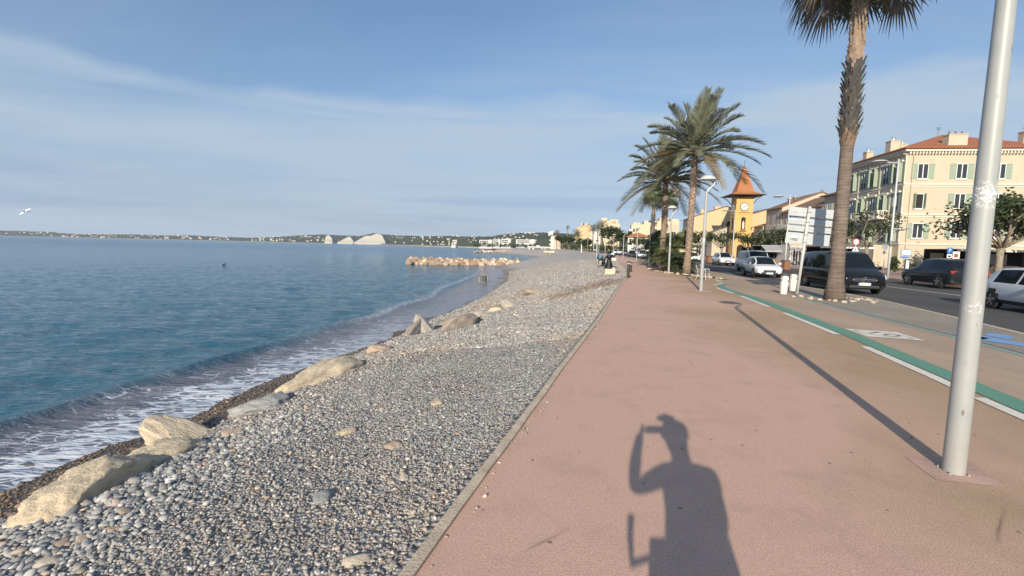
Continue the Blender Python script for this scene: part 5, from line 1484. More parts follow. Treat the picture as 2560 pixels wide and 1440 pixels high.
# --- the row along the front, away from the corner
x, y = street(12.5)
b = Bld('town_house', 'beige two storey house next to the cream corner house, with brick chimney and aerials', x, y, ANG, -0.05)
b.wall(13, 6.6, 11.3, m_beige); rf = b.hip_roof(13, 6.6, 11.3, 2.4, m_tile2, 0.6)
for r_ in (8.9, 5.3):
    for v in (1.7, 4.9): b.window('F', v, r_, 1.1, 2.1, m_shw, 0.55)
b.chimney(1.4, 4.2, 11.9, 0.9, 0.9, 1.8, m_tile2, 2, False, rf); b.aerial(1.5, 2.6, 11.9, 2.6); b.aerial(2.2, 5.6, 12.4, 2.0)
x, y = street(19.3)
b = Bld('town_house', 'low pinkish house with brown shutters and balcony, left of the beige chimney house', x, y, ANG, -0.05)
b.gable(12, 15.4, 9.9, 6, 12.6, m_pinkw); b.gable_roof(12, 15.4, 9.9, 6, 12.6, m_tile2)
for r_ in (7.9,):
    for v in (2.2, 5.6, 9.0, 12.8): b.window('F', v, r_, 1.15, 2.3, m_shb, 0.6)
mb = MB(); b.fb(mb, 'F', 4.0, 14.5, 6.25, 6.4, 0, 1.2); bo = mb.build('balcony', m_trimw, b.t)
mb = MB(); b.fb(mb, 'F', 4.0, 14.5, 6.4, 7.25, 1.12, 1.18); mb.build('parapet', m_trimw, bo)
b.aerial(3, 7, 11.2, 2.2)
x, y = street(34.9)
b = Bld('gable_house', 'house with a tall plain lit gable, right of the clock tower', x, y, ANG, 0.0)
b.gable(11.5, 7.8, 10.95, 7.2, 13.9, m_cw, 12.2); b.gable_roof(11.5, 7.8, 10.95, 7.2, 13.9, m_tile2, 12.2)
mb = MB(); b.fb(mb, 'F', 0.02, 7.7, 0.0, 10.7, 0.0, 0.05); mb.build('front_plaster', m_beige, b.t)
for v in (1.6, 3.9, 6.2): b.window('F', v + .02, 8.6, 1.05, 2.3, m_shw, 0.55)
b.chimney(2.2, 2.5, 11.5, 0.7, 0.7, 1.2, m_tile2, 1, True); b.chimney(4.0, 4.5, 12.2, 0.7, 0.7, 1.1, m_tile2, 1, True)
b = Bld('tile_roof_house', 'small old house with a tiled lean-to roof squeezed against the tower', *street(44.2), ANG, 0.1)
b.gable(4.6, 5, 7.4, 4.0, 8.6, m_beige); b.gable_roof(4.6, 5, 7.4, 4.0, 8.6, m_tile2, ov=0.4)
b = Bld('yellow_house', 'yellow gabled house rising behind the lean-to house', *street(53), ANG, 0.2)
b.gable(9, 8, 10.4, 5, 12.0, m_orw); b.gable_roof(9, 8, 10.4, 5, 12.0, m_tile2)
# --- clock tower
p = at(1834, 620, 110.0)
b = Bld('clock_tower', 'yellow clock tower with white dial and tall tapering red tiled spire', p.x, 110.0, R(8), 0.2, 'tower')
TW = 3.75; TH_ = 14.4
b.wall(TW, TW, TH_, m_yel)
for zz in (10.3, 14.0): b.band(TW, TW, zz, 0.14, 0.08, m_yel)
mb = MB(); ov = 2.2
prof = [(TW / 2 + ov, TH_ + .35), (TW / 2 + ov * .55, TH_ + .62), (TW / 2 + .05, TH_ + 1.25), (TW / 2 - .45, TH_ + 2.9), (0.16, TH_ + 7.3)]
vs = []; fs = []
for h, z in prof:
    c = TW / 2; vs += [(c - h, c - h, z), (c + h, c - h, z), (c + h, c + h, z), (c - h, c + h, z)]
for i in range(len(prof) - 1):
    for k_ in range(4): fs.append((i * 4 + k_, i * 4 + (k_ + 1) % 4, i * 4 + 4 + (k_ + 1) % 4, i * 4 + 4 + k_))
fs.append((16, 17, 18, 19)); mb.add(vs, fs)
rf = mb.build('spire', m_tileo, b.t)
c = TW / 2
MB().add([(c - TW / 2 - ov, c - TW / 2 - ov, TH_ + .33), (c + TW / 2 + ov, c - TW / 2 - ov, TH_ + .33), (c + TW / 2 + ov, c + TW / 2 + ov, TH_ + .33), (c - TW / 2 - ov, c + TW / 2 + ov, TH_ + .33)], [(3, 2, 1, 0)]).build('eaves', M('dark_eaves_wood', (0.12, 0.085, 0.06), 0.8), b.t)
MB().tube([(c, c, TH_ + 7.2), (c, c, TH_ + 8.8)], 0.05, 6).build('finial', m_iron, rf)
for du, dv in ((0, 0), (TW, 0), (0, TW)):
    e = Vector((du - c, dv - c, 0)).normalized()
    MB().tube([Vector((du, dv, TH_ - 1.5)) + e * .05, Vector((du, dv, TH_ - .4)) + e * 1.0, Vector((du, dv, TH_ + .30)) + e * 2.2], 0.10, 6).build('bracket', M('dark_eaves_wood', (0.12, 0.085, 0.06), 0.8), b.t)
m_dial = M('white_clock_dial', (0.62, 0.61, 0.58), 0.5, 0, 0.02)
def dial(face):
    ctr = Vector((c - 0.05, -0.06, 12.05)) if face == 'S' else Vector((-0.06, c, 12.05)); n = Vector((0, -1, 0)) if face == 'S' else Vector((-1, 0, 0)); h = Vector((1, 0, 0)) if face == 'S' else Vector((0, -1, 0))
    d = MB().disc(ctr, 1.02, n, 32, 0.10).build('clock_rim', m_iron, b.t)
    MB().disc(ctr + n * .052, 0.88, n, 32, 0.03).build('dial', m_dial, d)
    mk = MB(); up = Vector((0, 0, 1))
    for i in range(12):
        w = i * math.pi / 6; q = h * math.sin(w) + up * math.cos(w); pe = h * math.cos(w) - up * math.sin(w)
        o = ctr + n * .072; L0 = 0.62 if i % 3 else 0.56
        mk.add([o + q * L0 + pe * .05, o + q * .80 + pe * .05, o + q * .80 - pe * .05, o + q * L0 - pe * .05], [(0, 1, 2, 3)])
    mk.build('hour_marks', m_iron, d)
    hd_ = MB()
    for w, L in ((R(62), 0.70), (R(245), 0.42)):
        q = h * math.sin(w) + up * math.cos(w); pe = h * math.cos(w) - up * math.sin(w); o = ctr + n * .08
        hd_.add([o - q * .10 + pe * .07, o + q * L + pe * .05, o + q * L - pe * .05, o - q * .10 - pe * .07], [(0, 1, 2, 3)])
    hd_.build('clock_hand', m_iron, d)
dial('S'); dial('F')
mb = MB(); b.fb(mb, 'S', .55, 3.2, 10.62, 10.80, 0, 0.04); mb.build('inscription_line', m_tile2, b.t)
def arch(face, a, z0, w, h, m, d=0.03, name='niche', parent=None):
    pts = [(a - w / 2, z0), (a + w / 2, z0)] + [(a + w / 2 * math.cos(k_ * math.pi / 10), z0 + h - w / 2 + w / 2 * math.sin(k_ * math.pi / 10)) for k_ in range(11)]
    mb = MB(); P3 = [((q, -d, z) if face == 'S' else (-d, q, z)) for q, z in pts]; mb.add(P3, [tuple(range(len(P3)))]); return fix_normals(mb.build(name, m, parent or b.t))
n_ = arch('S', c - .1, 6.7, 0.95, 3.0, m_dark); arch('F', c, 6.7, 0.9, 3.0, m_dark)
st = MB(); st.lathe([(0.22, 0), (0.26, .5), (0.22, 1.1), (0.28, 1.45), (0.10, 1.62), (0.14, 1.8), (0.05, 1.95)], 10, (c - .1, -0.12, 6.8)); st.build('niche_statue', m_trimw, n_, True)
mb = MB(); b.fb(mb, 'S', c - .8, c + .6, 6.35, 6.6, 0, 0.35); mb.build('niche_sill', m_tile2, b.t)
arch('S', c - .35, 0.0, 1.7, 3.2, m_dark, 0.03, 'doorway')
mb = MB(); mb.add([(c - .75, -.05, 9.35), (c - .1, -.05, 9.75), (c + .55, -.05, 9.35), (c + .55, -.05, 9.25), (c - .1, -.05, 9.62), (c - .75, -.05, 9.25)], [(0, 1, 4, 5), (1, 2, 3, 4)]); mb.build('niche_gable', m_tile2, b.t)
# --- left of the tower
p = at(1732, 620, 132.0)
b = Bld('apricot_house', 'house with a broad apricot gable wall left of the clock tower', p.x, 132.0, R(10), 0.2)
b.gable(10.8, 17, 11.2, 8.3, 14.1, m_orw, 13.0); b.gable_roof(10.8, 17, 11.2, 8.3, 14.1, m_tile, 13.0, 0.5)
mb = MB(); b.fb(mb, 'F', 0, 16.9, 0, 10.9, 0, 0.05); mb.build('front_plaster', m_whitew, b.t)
for r_ in (8.9, 5.4):
    for v in (2.2, 5.6, 9.2, 12.8, 15.4): b.window('F', v, r_, 1.5, 2.4, m_shw, 0.7, rail=True, sill=False)
mb = MB(); b.fb(mb, 'S', 0.2, 8.2, -0.5, 4.9, 0.02, 0.5); sfp = mb.build('shopfront', m_whitew, b.t)
for u in (1.5, 4.2, 6.6):
    mb = MB(); b.fb(mb, 'S', u - .6, u + .6, 0.1, 2.6, 0.5, 0.53); mb.build('shop_window', m_pane, sfp)
mb = MB(); b.fb(mb, 'S', -0.5, 5.5, 2.9, 3.2, 0.5, 1.8); mb.build('canopy', m_iron, sfp)
b.chimney(2.4, 4, 12.0, 1.5, 1.0, 1.4, m_orw, 2, True); b.chimney(6.0, 3, 13.2, 1.6, 1.0, 1.0, m_orw, 2, True); b.aerial(1.5, 6, 12, 2.4)
p = at(1779, 620, 119.0)
b = Bld('dormer_house', 'low grey roofed house with a small dormer between apricot gable and tower', p.x, 119.0, R(9), 0.2)
b.gable(6.2, 5, 6.3, 5.0, 8.3, m_beige); b.gable_roof(6.2, 5, 6.3, 5.0, 8.3, M('grey_slate', (0.16, 0.14, 0.13), 0.7, 0, 0.2, 3), ov=0.4)
MB().box(2.9, 0.8, 7.0, 4.5, 2.6, 9.2).build('dormer', m_iron, b.t); b.fb(mb := MB(), 'S', 3.1, 4.3, 7.9, 8.9, -0.8, -0.77); mb.build('dormer_window', m_pane, b.t)
# --- far apartment blocks
def block(name, label, px0, px1, yt, Y, L, m, steps=(), ang=R(12), floors=4, rows=None, front_m=None):
    p = at(px0, 622, Y); W = (px1 - px0) / FPX * Y; H = EYE + (588 + .0225 * px0 - yt) * Y / FPX - gz(Y)
    b = Bld(name, label, p.x, Y, ang, None, 'apartment block'); b.wall(W, L, H, m)
    for (a0, a1, dh) in steps: MB().box(W * a0, 0.02, H, W * a1, L * .7, H + dh).build('penthouse', m, b.t)
    fl = H / floors
    for r_ in range(floors):
        if r_ == 0: continue
        mb = MB(); b.fb(mb, 'F', 0.3, L - .3, r_ * fl + .1, r_ * fl + 1.0, 0, 1.0); mb.build('balcony', m_trimw, b.t)
        mb = MB(); b.fb(mb, 'F', 0.6, L - .6, r_ * fl + 1.0, r_ * fl + 2.4, 0, 0.03); mb.build('window_band', m_pane, b.t)
    for (u, z, w, h) in (rows or ()): b.window('S', W * u, H * z, w, h, sill=False)
    return b, W, H
block('apartment_block', 'broad pale yellow block with stepped roof beyond the palms', 1640, 1692, 553, 215, 22, m_palew, ((0.1, 0.5, 1.6), (0.6, .95, 1.0)), rows=((0.7, .72, 1.2, 1.5),))
block('apartment_block', 'lower pale block behind the orange tiled pavilion', 1576, 1642, 561, 228, 20, m_palew, ((0.45, .98, 1.8), (0.05, 0.3, .8)), rows=((0.10, .78, 1.3, 1.8), (0.22, .80, 1.3, 1.8), (0.10, .55, 1.3, 1.8)))
block('apartment_block', 'white stepped apartment block rising behind the far palm pair', 1498, 1546, 559, 300, 25, m_palew, ((0.05, 0.35, 3.6), (0.5, .9, 2.6), (0.2, 0.8, 1.6)), floors=7)
block('apartment_block', 'yellow wedge block with two white stair towers behind far palms', 1440, 1478, 568, 320, 22, m_orw, ((0.30, .38, 3.2), (0.55, .72, 2.6), (0.25, 0.9, 1.2)), floors=6)
block('apartment_block', 'low salmon building at the far end of the promenade', 1376, 1412, 592, 360, 20, m_pinkw, ((0.2, .5, 1.0),), floors=3)
block('apartment_block', 'small white block between the yellow and white stepped blocks', 1478, 1500, 578, 280, 18, m_whitew, (), floors=5)
block('apartment_block', 'cream house half hidden behind the bushes and palm trunks', 1668, 1694, 562, 150, 14, m_cw, (), floors=3, rows=((0.5, .7, 1.4, 1.6),))
p = at(1569, 622, 178)
b = Bld('pavilion', 'open pavilion with an orange tiled hip roof above white pillars', p.x, 178, R(8), None, 'pavilion')
b.wall(7.6, 6, 6.2, m_whitew); b.hip_roof(7.6, 6, 6.2, 1.9, m_tileo, 0.8)
for u in (0.9, 2.5, 4.1, 5.7, 7.0): b.window('S', u, 4.4, 0.95, 2.4, sill=False, dark=True, framem=m_whitew)
p = at(1676, 622, 140)
b = Bld('tile_porch', 'small porch with rusty tiled roof right of the pavilion', p.x, 140, R(8), None, 'house')
b.wall(4.5, 4, 4.6, m_palew); b.hip_roof(4.5, 4, 4.6, 1.4, m_tileo, 0.5); b.window('S', 2.2, 3.0, 1.2, 1.4, sill=False)
# --- shops and canopies at street level
m_awg = M('grey_awning', (0.30, 0.30, 0.31), 0.8, 0, 0.1); m_awd = M('dark_awning', (0.045, 0.042, 0.042), 0.8, 0, 0.1); m_fas = M('white_fascia', (0.68, 0.68, 0.66), 0.6, 0, 0.05)
def canopy(label, px0, px1, Y, zt, D, m, fascia=True, back=True, slope=0.25, wood=None):
    p = at(px0, 640, Y); W = (px1 - px0) / FPX * Y; z0 = gz(Y) - 0.02
    t = thing('restaurant_canopy', label, 'canopy', (p.x, Y, z0), -ANG)
    fix_normals(MB().prism([(0, zt), (W, zt), (W, zt + .12), (0, zt + .12)], 0, D).build('roof', m, t))
    if fascia: MB().box(-.02, -.06, zt - .10, W + .02, -.005, zt + .10).build('fascia', m_fas, t)
    else: MB().add([(0, 0, zt), (W, 0, zt), (W, -1.4, zt - slope), (0, -1.4, zt - slope), (0, -1.4, zt - slope - .25), (W, -1.4, zt - slope - .25)], [(0, 1, 2, 3), (3, 2, 5, 4)]).build('awning', m, t)
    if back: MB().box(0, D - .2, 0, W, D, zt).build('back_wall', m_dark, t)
    n = max(2, int(W / 2.6))
    for i in range(n + 1): MB().tube([(0.08 + (W - .16) * i / n, 0.08, -0.1), (0.08 + (W - .16) * i / n, 0.08, zt)], 0.05, 6).build('post', m_iron, t)
    MB().box(0.1, 0.2, 0, W - .1, 0.32, 0.85).build('front_panel', wood or m_dwood, t)
    return t, W
t, W = canopy('black restaurant canopy with white fascia in front of the cream corner house', 2392, 2760, 47, 2.35, 4.5, m_awd)
for u, w, m in ((0.5, 1.2, m_cw), (4.2, 1.0, m_cw), (6.3, 1.6, m_whitew)):
    MB().box(u, 4.1, 0.9, u + w, 4.28, 2.05).build('wall_panel', m, t)  # cream and white pieces of wall showing under the canopy
MB().box(2.9, 1.5, 0.3, 4.2, 2.0, 0.8).build('planter', M('terracotta', (0.42, 0.17, 0.09), 0.8), t)
canopy('long dark terrace canopy behind the black van', 2050, 2172, 58, 2.5, 4.0, m_awd, True)
canopy('grey sloping awning over a dark terrace with wooden front', 1902, 1966, 66, 2.6, 3.5, m_awg, False, True, 0.6, M('brown_boards', (0.23, 0.12, 0.07), 0.75, 0, 0.2, 4))
canopy('dark shop terrace between the tower and the grey awning', 1868, 1900, 84, 2.5, 3.0, m_awd, False)
p = at(1974, 640, 62)
t = thing('kiosk', 'narrow white shopfront with dark slatted doors and red lettering on top', 'shop', (p.x, 62, -0.05), -ANG)
MB().box(0, 0, -.2, 1.9, 4, 2.7).build('wall', m_whitew, t); MB().box(0.25, -0.03, 0.1, 1.65, -0.003, 2.05).build('doors', m_iron, t)
for i in range(4): MB().box(0.30 + i * .36, -0.05, 0.1, 0.38 + i * .36, -0.031, 2.05).build('door_slat', m_shw, t)
MB().box(-.05, -0.10, 2.12, 1.95, -0.002, 2.5).build('fascia', m_awg, t)
sgn = MB().box(-0.1, 0.1, 2.75, 2.0, 0.16, 3.2).build('sign_board', m_palew, t)
tx = text_mesh('Coralline', 0.42, 'lettering', M('red_letters', (0.45, 0.06, 0.04), 0.6), sgn, 0.01); tx.location = (0.95, 0.09, 2.97); tx.rotation_euler = (R(90), 0, 0)
# ------------------------------------------------------------------ signs
def pole_sign(name, label, px, Y, h):
    p = at(px, 640, Y); t = thing(name, label, 'road sign', (p.x, Y, gz(Y) - 0.02), 0)
    MB().tube([(0, 0, -.1), (0, 0, h)], 0.035, 8).build('post', m_steel, t, True)
    return t
m_red = M('sign_red', (0.55, 0.03, 0.03), 0.5, 0, 0.0); m_sblue = M('sign_blue', (0.03, 0.16, 0.48), 0.5, 0, 0.0); m_swhite = M('sign_white', (0.80, 0.80, 0.79), 0.5, 0, 0.0)
t = pole_sign('speed_sign', 'round 30 sign with red rim above a white triangle warning plate', 2136, 40, 2.95)
d = MB().disc((0, -.05, 2.75), 0.30, (0, 1, 0), 28, .02).build('disc', m_red, t); MB().disc((0, -.063, 2.75), 0.225, (0, 1, 0), 28, .008).build('disc_face', m_swhite, d)
tx = text_mesh('30', 0.26, 'number', m_black, d, 0.004); tx.location = (0, -.070, 2.75); tx.rotation_euler = (R(90), 0, 0)
tr = MB().prism([(-.30, 1.95), (.30, 1.95), (0, 2.40)], -.06, -.045).build('triangle', m_swhite, t); fix_normals(tr)
MB().prism([(-.10, 2.02), (.10, 2.02), (0, 2.20)], -.064, -.061).build('hump_symbol', m_black, tr)
t = pole_sign('parking_sign', 'blue square P sign with two small plates before the cream house', 2372, 43, 2.45)
d = MB().box(-.25, -.06, 2.0, .25, -.04, 2.5).build('panel', m_sblue, t); tx = text_mesh('P', 0.42, 'letter', m_swhite, d, 0.004); tx.location = (0, -.063, 2.25); tx.rotation_euler = (R(90), 0, 0)
MB().box(-.22, -.06, 1.55, .22, -.04, 1.9).build('small_plate', m_swhite, t); MB().box(-.14, -.066, 1.62, .14, -.061, 1.78).build('plate_symbol', m_black, t)
MB().box(.30, -.06, 1.5, .95, -.04, 2.15).build('side_plate', m_swhite, t); MB().box(.42, -.066, 1.6, .80, -.061, 1.95).build('side_symbol', M('plate_brown', (0.25, 0.1, 0.06), 0.6), t)
t = pole_sign('round_sign', 'round road sign seen from behind on a thin post by the garden wall', 2212, 38, 2.7)
MB().disc((0, .05, 2.35), 0.24, (0, 1, 0), 24, .02).build('disc', m_steel, t); MB().disc((0, .05, 1.88), 0.14, (0, 1, 0), 20, .02).build('small_disc', m_iron, t)
t = pole_sign('bus_stop', 'bus stop panel, white with blue frame over a narrow timetable case', 2266, 38, 2.25)
d = MB().box(-.52, -.06, 1.70, .36, -.03, 2.15).build('panel', m_sblue, t); MB().box(-.47, -.066, 1.76, .31, -.061, 2.10).build('panel_face', m_swhite, d)
MB().box(-.54, -.06, 1.48, .20, -.03, 1.60).build('name_plate', m_sblue, t)
d = MB().box(-.12, -.08, 0.40, .28, .0, 1.38).build('timetable_case', m_iron, t); MB().box(-.04, -.086, 0.62, .20, -.081, 1.28).build('timetable', m_swhite, d)
# bicycles leaning by the wall, and a dark bush
m_bike_frame = M('bicycle_frame_paint', (0.06, 0.06, 0.065), 0.4, 0, 0.05)
def bicycle(label, loc, rz, lean=0.08, group=None, m=None, bars=True):
    t = thing('bicycle', label, 'bicycle', loc, rz, group); t.rotation_euler = (lean, 0, rz)
    m = m or m_bike_frame
    for x in (-0.52, 0.52):
        w = MB().tube([(x + .33 * math.cos(i * math.pi / 14), 0, .34 + .33 * math.sin(i * math.pi / 14)) for i in range(29)], 0.018, 6, False).build('wheel', m_tyre, t, True)
        g = MB()
        for i in range(10): g.tube([(x, 0, .34), (x + .32 * math.cos(i * math.pi / 5), 0, .34 + .32 * math.sin(i * math.pi / 5))], 0.002, 3, False)
        g.build('spokes', m_steel, w)
    g = MB()
    A, B, S_, Hd = (-.52, 0, .34), (-.08, 0, .30), (-.20, 0, .78), (.36, 0, .80)
    for q in ((A, B), (A, S_), (B, S_), (B, Hd), (S_, Hd), (Hd, (.52, 0, .34))): g.tube(q, 0.017, 6)
    g.build('frame', m, t)
    MB().tube([(-.36, 0, .92), (-.25, 0, .93), (-.10, 0, .91)], [.075, .06, .025], 8).build('saddle', m_trim, t, True)
    MB().tube([(-.20, 0, .78), (-.23, 0, .92)], 0.014, 6).build('seat_post', m_steel, t)
    MB().tube([(.36, 0, .80), (.33, 0, .98)], 0.016, 6).build('stem', m_steel, t)
    hb = MB().tube([(.22, -.30, 1.0), (.33, -.12, 0.98), (.33, .12, .98), (.22, .30, 1.0)], 0.013, 6).build('handlebar', m_trim, t)
    return t
p = at(2188, 640, 42); bicycle('bicycle parked under the garden wall of the cream house', (p.x, 42, 0), R(15), group=None)
def bush(label, loc, r, h, n, m, seed, group=None, size=0.14, name='bush'):
    r_ = random.Random(seed); t = thing(name, label, 'shrub', loc, 0, group)
    MB().tube([(0, 0, -.1), (0, 0, h * .5)], [0.05 + r * .03, .02], 6).build('stem', m_ptrunk, t)
    mb = MB()
    for i in range(n):
        w = r_.uniform(0, 6.28); q = r_.random() ** 0.45; ph = r_.uniform(-.9, 1.4)
        lump = 1 + 0.25 * math.sin(w * 3 + seed) * math.cos(ph * 2.5)
        p_ = Vector((math.cos(w) * math.cos(ph) * r * q * lump, math.sin(w) * math.cos(ph) * r * q * lump, h * .52 + math.sin(ph) * h * .5 * q * lump))
        a = Vector((r_.gauss(0, 1), r_.gauss(0, 1), r_.gauss(0, .7))).normalized() * size * r_.uniform(.6, 1.3); bb = a.cross(Vector((r_.gauss(0, 1), r_.gauss(0, 1), r_.gauss(0, 1)))).normalized() * size * .55
        mb.add([p_ - a, p_ + bb, p_ + a, p_ - bb], [(0, 1, 2, 3)])
    mb.build('foliage', m, t)
    return t
m_bush = mat_leaf('bush_leaf', (0.040, 0.065, 0.028), (0.085, 0.115, 0.045)); m_tree = mat_leaf('street_tree_leaf', (0.030, 0.048, 0.020), (0.075, 0.095, 0.040)); m_oak = mat_leaf('broad_tree_leaf', (0.045, 0.085, 0.030), (0.09, 0.15, 0.05))
p = at(2284, 640, 40); bush('small green bush beside the bus stop panel', (p.x, 40, 0), 0.55, 1.0, 260, m_bush, 3)
p = at(2238, 640, 41); bush('dark clipped bush between lamp post and bus stop', (p.x, 41, 0), 0.35, 1.5, 260, m_bush, 4)
# ------------------------------------------------------------------ pollarded street trees
m_bark = M('plane_bark', (0.25, 0.22, 0.17), 0.9, 0, 0.4, 6, 0.5, 20)
def pollard(label, loc, th, reach, top, seed, leaves=70, nb=7, lsize=0.16, group='pollarded street trees', name='street_tree', flat=0.8, r0=0.17):
    r_ = random.Random(seed); t = thing(name, label, 'tree', loc, 0, group)
    tk = MB(); tk.tube([(0, 0, -.2), (.03, .02, th * .5), (-.02, 0, th)], [r0 * 1.25, r0, r0 * 1.1], 9)
    ends = []
    for i in range(nb):
        az = i * 2 * math.pi / nb + r_.uniform(-.3, .3); rr = reach * r_.uniform(.55, 1.0); zz = th + (top - th) * r_.uniform(.30, 0.95)
        p0 = Vector((0, 0, th - .1)); p3 = Vector((math.cos(az) * rr, math.sin(az) * rr * flat, zz))
        k1 = p0.lerp(p3, .4) + Vector((r_.uniform(-.25, .25), r_.uniform(-.25, .25), r_.uniform(-.35, .15))); k2 = p0.lerp(p3, .72) + Vector((r_.uniform(-.3, .3), r_.uniform(-.3, .3), r_.uniform(-.1, .3)))
        tk.tube([p0, k1, k2, p3], [r0 * .62, r0 * .48, r0 * .36, r0 * .28], 6)
        ends += [p3, k2.lerp(p3, .3) + Vector((0, 0, .2))]
        for q in range(2):
            e = k2 + Vector((r_.uniform(-.6, .6), r_.uniform(-.6, .6), r_.uniform(.15, .8))) * reach * .35
            tk.tube([k2, k2.lerp(e, .5) + Vector((0, 0, -.08)), e], [r0 * .32, r0 * .22, r0 * .14], 5); ends.append(e)
    tk.build('trunk', m_bark, t, True)
    mb = MB()
    for e in ends:
        cl = reach * r_.uniform(.16, .30)
        for i in range(leaves):
            d = Vector((r_.gauss(0, 1), r_.gauss(0, 1), r_.gauss(0, .75) + .25)) * cl * .62; p_ = e + d
            a = Vector((r_.gauss(0, 1), r_.gauss(0, 1), r_.gauss(0, .6))).normalized() * lsize * r_.uniform(.6, 1.3); bb = a.cross(Vector((r_.gauss(0, 1), r_.gauss(0, 1), r_.gauss(0, 1)))).normalized() * lsize * .6
            mb.add([p_ - a, p_ + bb, p_ + a, p_ - bb], [(0, 1, 2, 3)])
    mb.build('crown', m_tree, t)
    return t
def px_at(px, Y): return ((px - 1280 - (0)) / FPX * Y, Y, gz(Y) - 0.05)
pollard('pollarded tree left of the clock tower above the white compact suv', px_at(1800, 80), 2.3, 2.5, 4.9, 1, 46)
pollard('pollarded tree in front of the clock tower door', px_at(1866, 84), 2.4, 2.6, 4.9, 2, 46)
pollard('wide pollarded tree with bare grey limbs right of the tower', px_at(1915, 74), 2.2, 2.9, 5.0, 3, 46)
pollard('dark pollarded tree beside the road sign panels', px_at(1952, 70), 2.3, 2.6, 5.1, 4, 46)
pollard('pollarded tree with few leaf tufts before the seaward front of the cream house', px_at(2160, 50), 2.6, 3.3, 6.4, 5, 34, 8, 0.15)
pollard('pollarded tree peeping past the tall fan palm trunk', px_at(2075, 52), 2.6, 2.6, 5.8, 15, 24, 6, 0.15)
pollard('large spreading tree behind the nearest lamp post at the right edge', px_at(2492, 41), 2.6, 4.5, 6.4, 6, 80, 12, 0.18, None, r0=0.24)
pollard('dark leafy tree closing the right edge over the restaurant canopy', px_at(2600, 44), 2.6, 3.6, 7.4, 16, 170, 10, 0.20, None, r0=0.24)
for i, (px, Y, lab) in enumerate(((1690, 120, 'small pollarded tree beyond the tallest palm trunk'), (1742, 100, 'pollarded tree by the white shopfront'), (1640, 150, 'far pollarded tree left of the bushes'), (1612, 160, 'far pollarded tree under the orange roof'), (1588, 170, 'far pollarded tree by the pavilion corner'), (1566, 180, 'far pollarded tree beside the thin lamps'), (1536, 185, 'far pollarded tree under the big green one'))):
    pollard(lab, px_at(px, Y), 2.4, 3.0, 5.6, 30 + i, 26, 6, 0.26)
# far green tree, bushes and palms
def round_tree(label, px, Y, yt, wpx, seed, m=None):
    top = EYE + (588 + .0225 * px - yt) * Y / FPX - gz(Y); r = wpx / 2 / FPX * Y
    pollard(label, px_at(px, Y), top * .35, r, top * .95, seed, 75, 11, r * .10, 'leafy trees far along the front', 'broad_tree', 1.0, .3)
round_tree('big green tree far along the front, left of the thin lamp posts', 1530, 205, 569, 62, 50)
round_tree('dark tree right of the big green one', 1562, 215, 572, 26, 51)
round_tree('low dark tree under the yellow wedge block', 1458, 235, 598, 40, 52)
round_tree('dark umbrella-like tree at the far bend', 1400, 330, 588, 34, 53)
round_tree('dark tree between far palms', 1420, 300, 590, 30, 54)
for i, (px, Y, h) in enumerate(((1432, 240, 3), (1446, 225, 3.2), (1466, 215, 2.8), (1488, 200, 3.2), (1504, 195, 2.6), (1522, 188, 2.8), (1548, 180, 2.6), (1655, 90, 2.2), (1408, 280, 3.4))):
    bush('dark bush in the line of planting along the far promenade', (*px_at(px, Y)[:2], gz(Y)), 2.6, h, 220, m_bush, 60 + i, 'bushes along the far promenade', 0.45)
FPG = 'date palms far along the front'
for i, (px, Y, yt, yb_, fl) in enumerate(((1415, 300, 566, 620, 2.2), (1437, 260, 577, 622, 4.6), (1478, 240, 567, 626, 4.2), (1490, 235, 560, 627, 4.6), (1500, 238, 556, 627, 5.0), (1389, 340, 578, 620, 3.6), (1441, 262, 583, 622, 3.6))):
    h = EYE + (588 + .0225 * px - yt) * Y / FPX - gz(Y)
    labs = ['tall thin palm standing clear of the others against the sky', 'bushy palm before the yellow wedge block', 'left palm of the far group before the stepped white block', 'middle palm of the far group before the stepped white block', 'tallest palm of the far group before the stepped white block', 'far palm by the white flag', 'low palm beside the bushy one before the yellow block']
    date_palm('date_palm', labs[i], px_at(px, Y), h - fl * .45, .30, 34, fl, 70 + i, FPG, True, 0.42)
# ------------------------------------------------------------------ sculpture and boats on the shingle
Y = 30.9; p = at(1523, 684, Y); zb = float(beach_full(p.x, Y))
zb = min(zb, p.z)
t = thing('sculpture', 'black fisherwoman figure in a wide skirt on a cream stone block', 'sculpture', (p.x, Y, p.z - 0.02))
pl = MB().box(-.34, -.30, -.3, .34, .30, .36).build('plinth', m_cream, t); bevel(pl, 0.03, 2)
m_brz = M('black_bronze', (0.012, 0.013, 0.016), 0.5, 0.2, 0.1)
prof = [(0.0, .36), (.34, .36), (.33, .40), (.22, .78), (.13, 1.12), (.12, 1.20), (.17, 1.34), (.20, 1.52), (.16, 1.62), (.06, 1.68), (.055, 1.74), (.10, 1.82), (.11, 1.90), (.07, 2.0), (.01, 2.02)]
MB().lathe([(max(r, .005), z * .72 + .10) for r, z in prof], 18, (-.04, 0, 0)).build('figure', m_brz, t, True)
MB().tube([(-.16, 0, 1.2), (-.34, -.1, 1.08), (-.38, -.12, .86)], [.06, .05, .04], 7).build('arm', m_brz, t, True)
MB().tube([(-.42, .05, 1.02), (-.40, .05, .62)], [.09, .14], 9).build('shawl', m_brz, t, True)
MB().tube([(.10, -.05, 1.24), (.26, -.1, 1.16), (.30, -.14, 1.04)], [.06, .05, .04], 7).build('arm', m_brz, t, True)
MB().lathe([(.09, .82), (.17, .90), (.19, 1.08), (.17, 1.09), (.14, .94)], 16, (.26, -.12, 0)).build('basket', M('pale_basket', (0.60, 0.60, 0.52), 0.7, 0, 0.1), t, True)
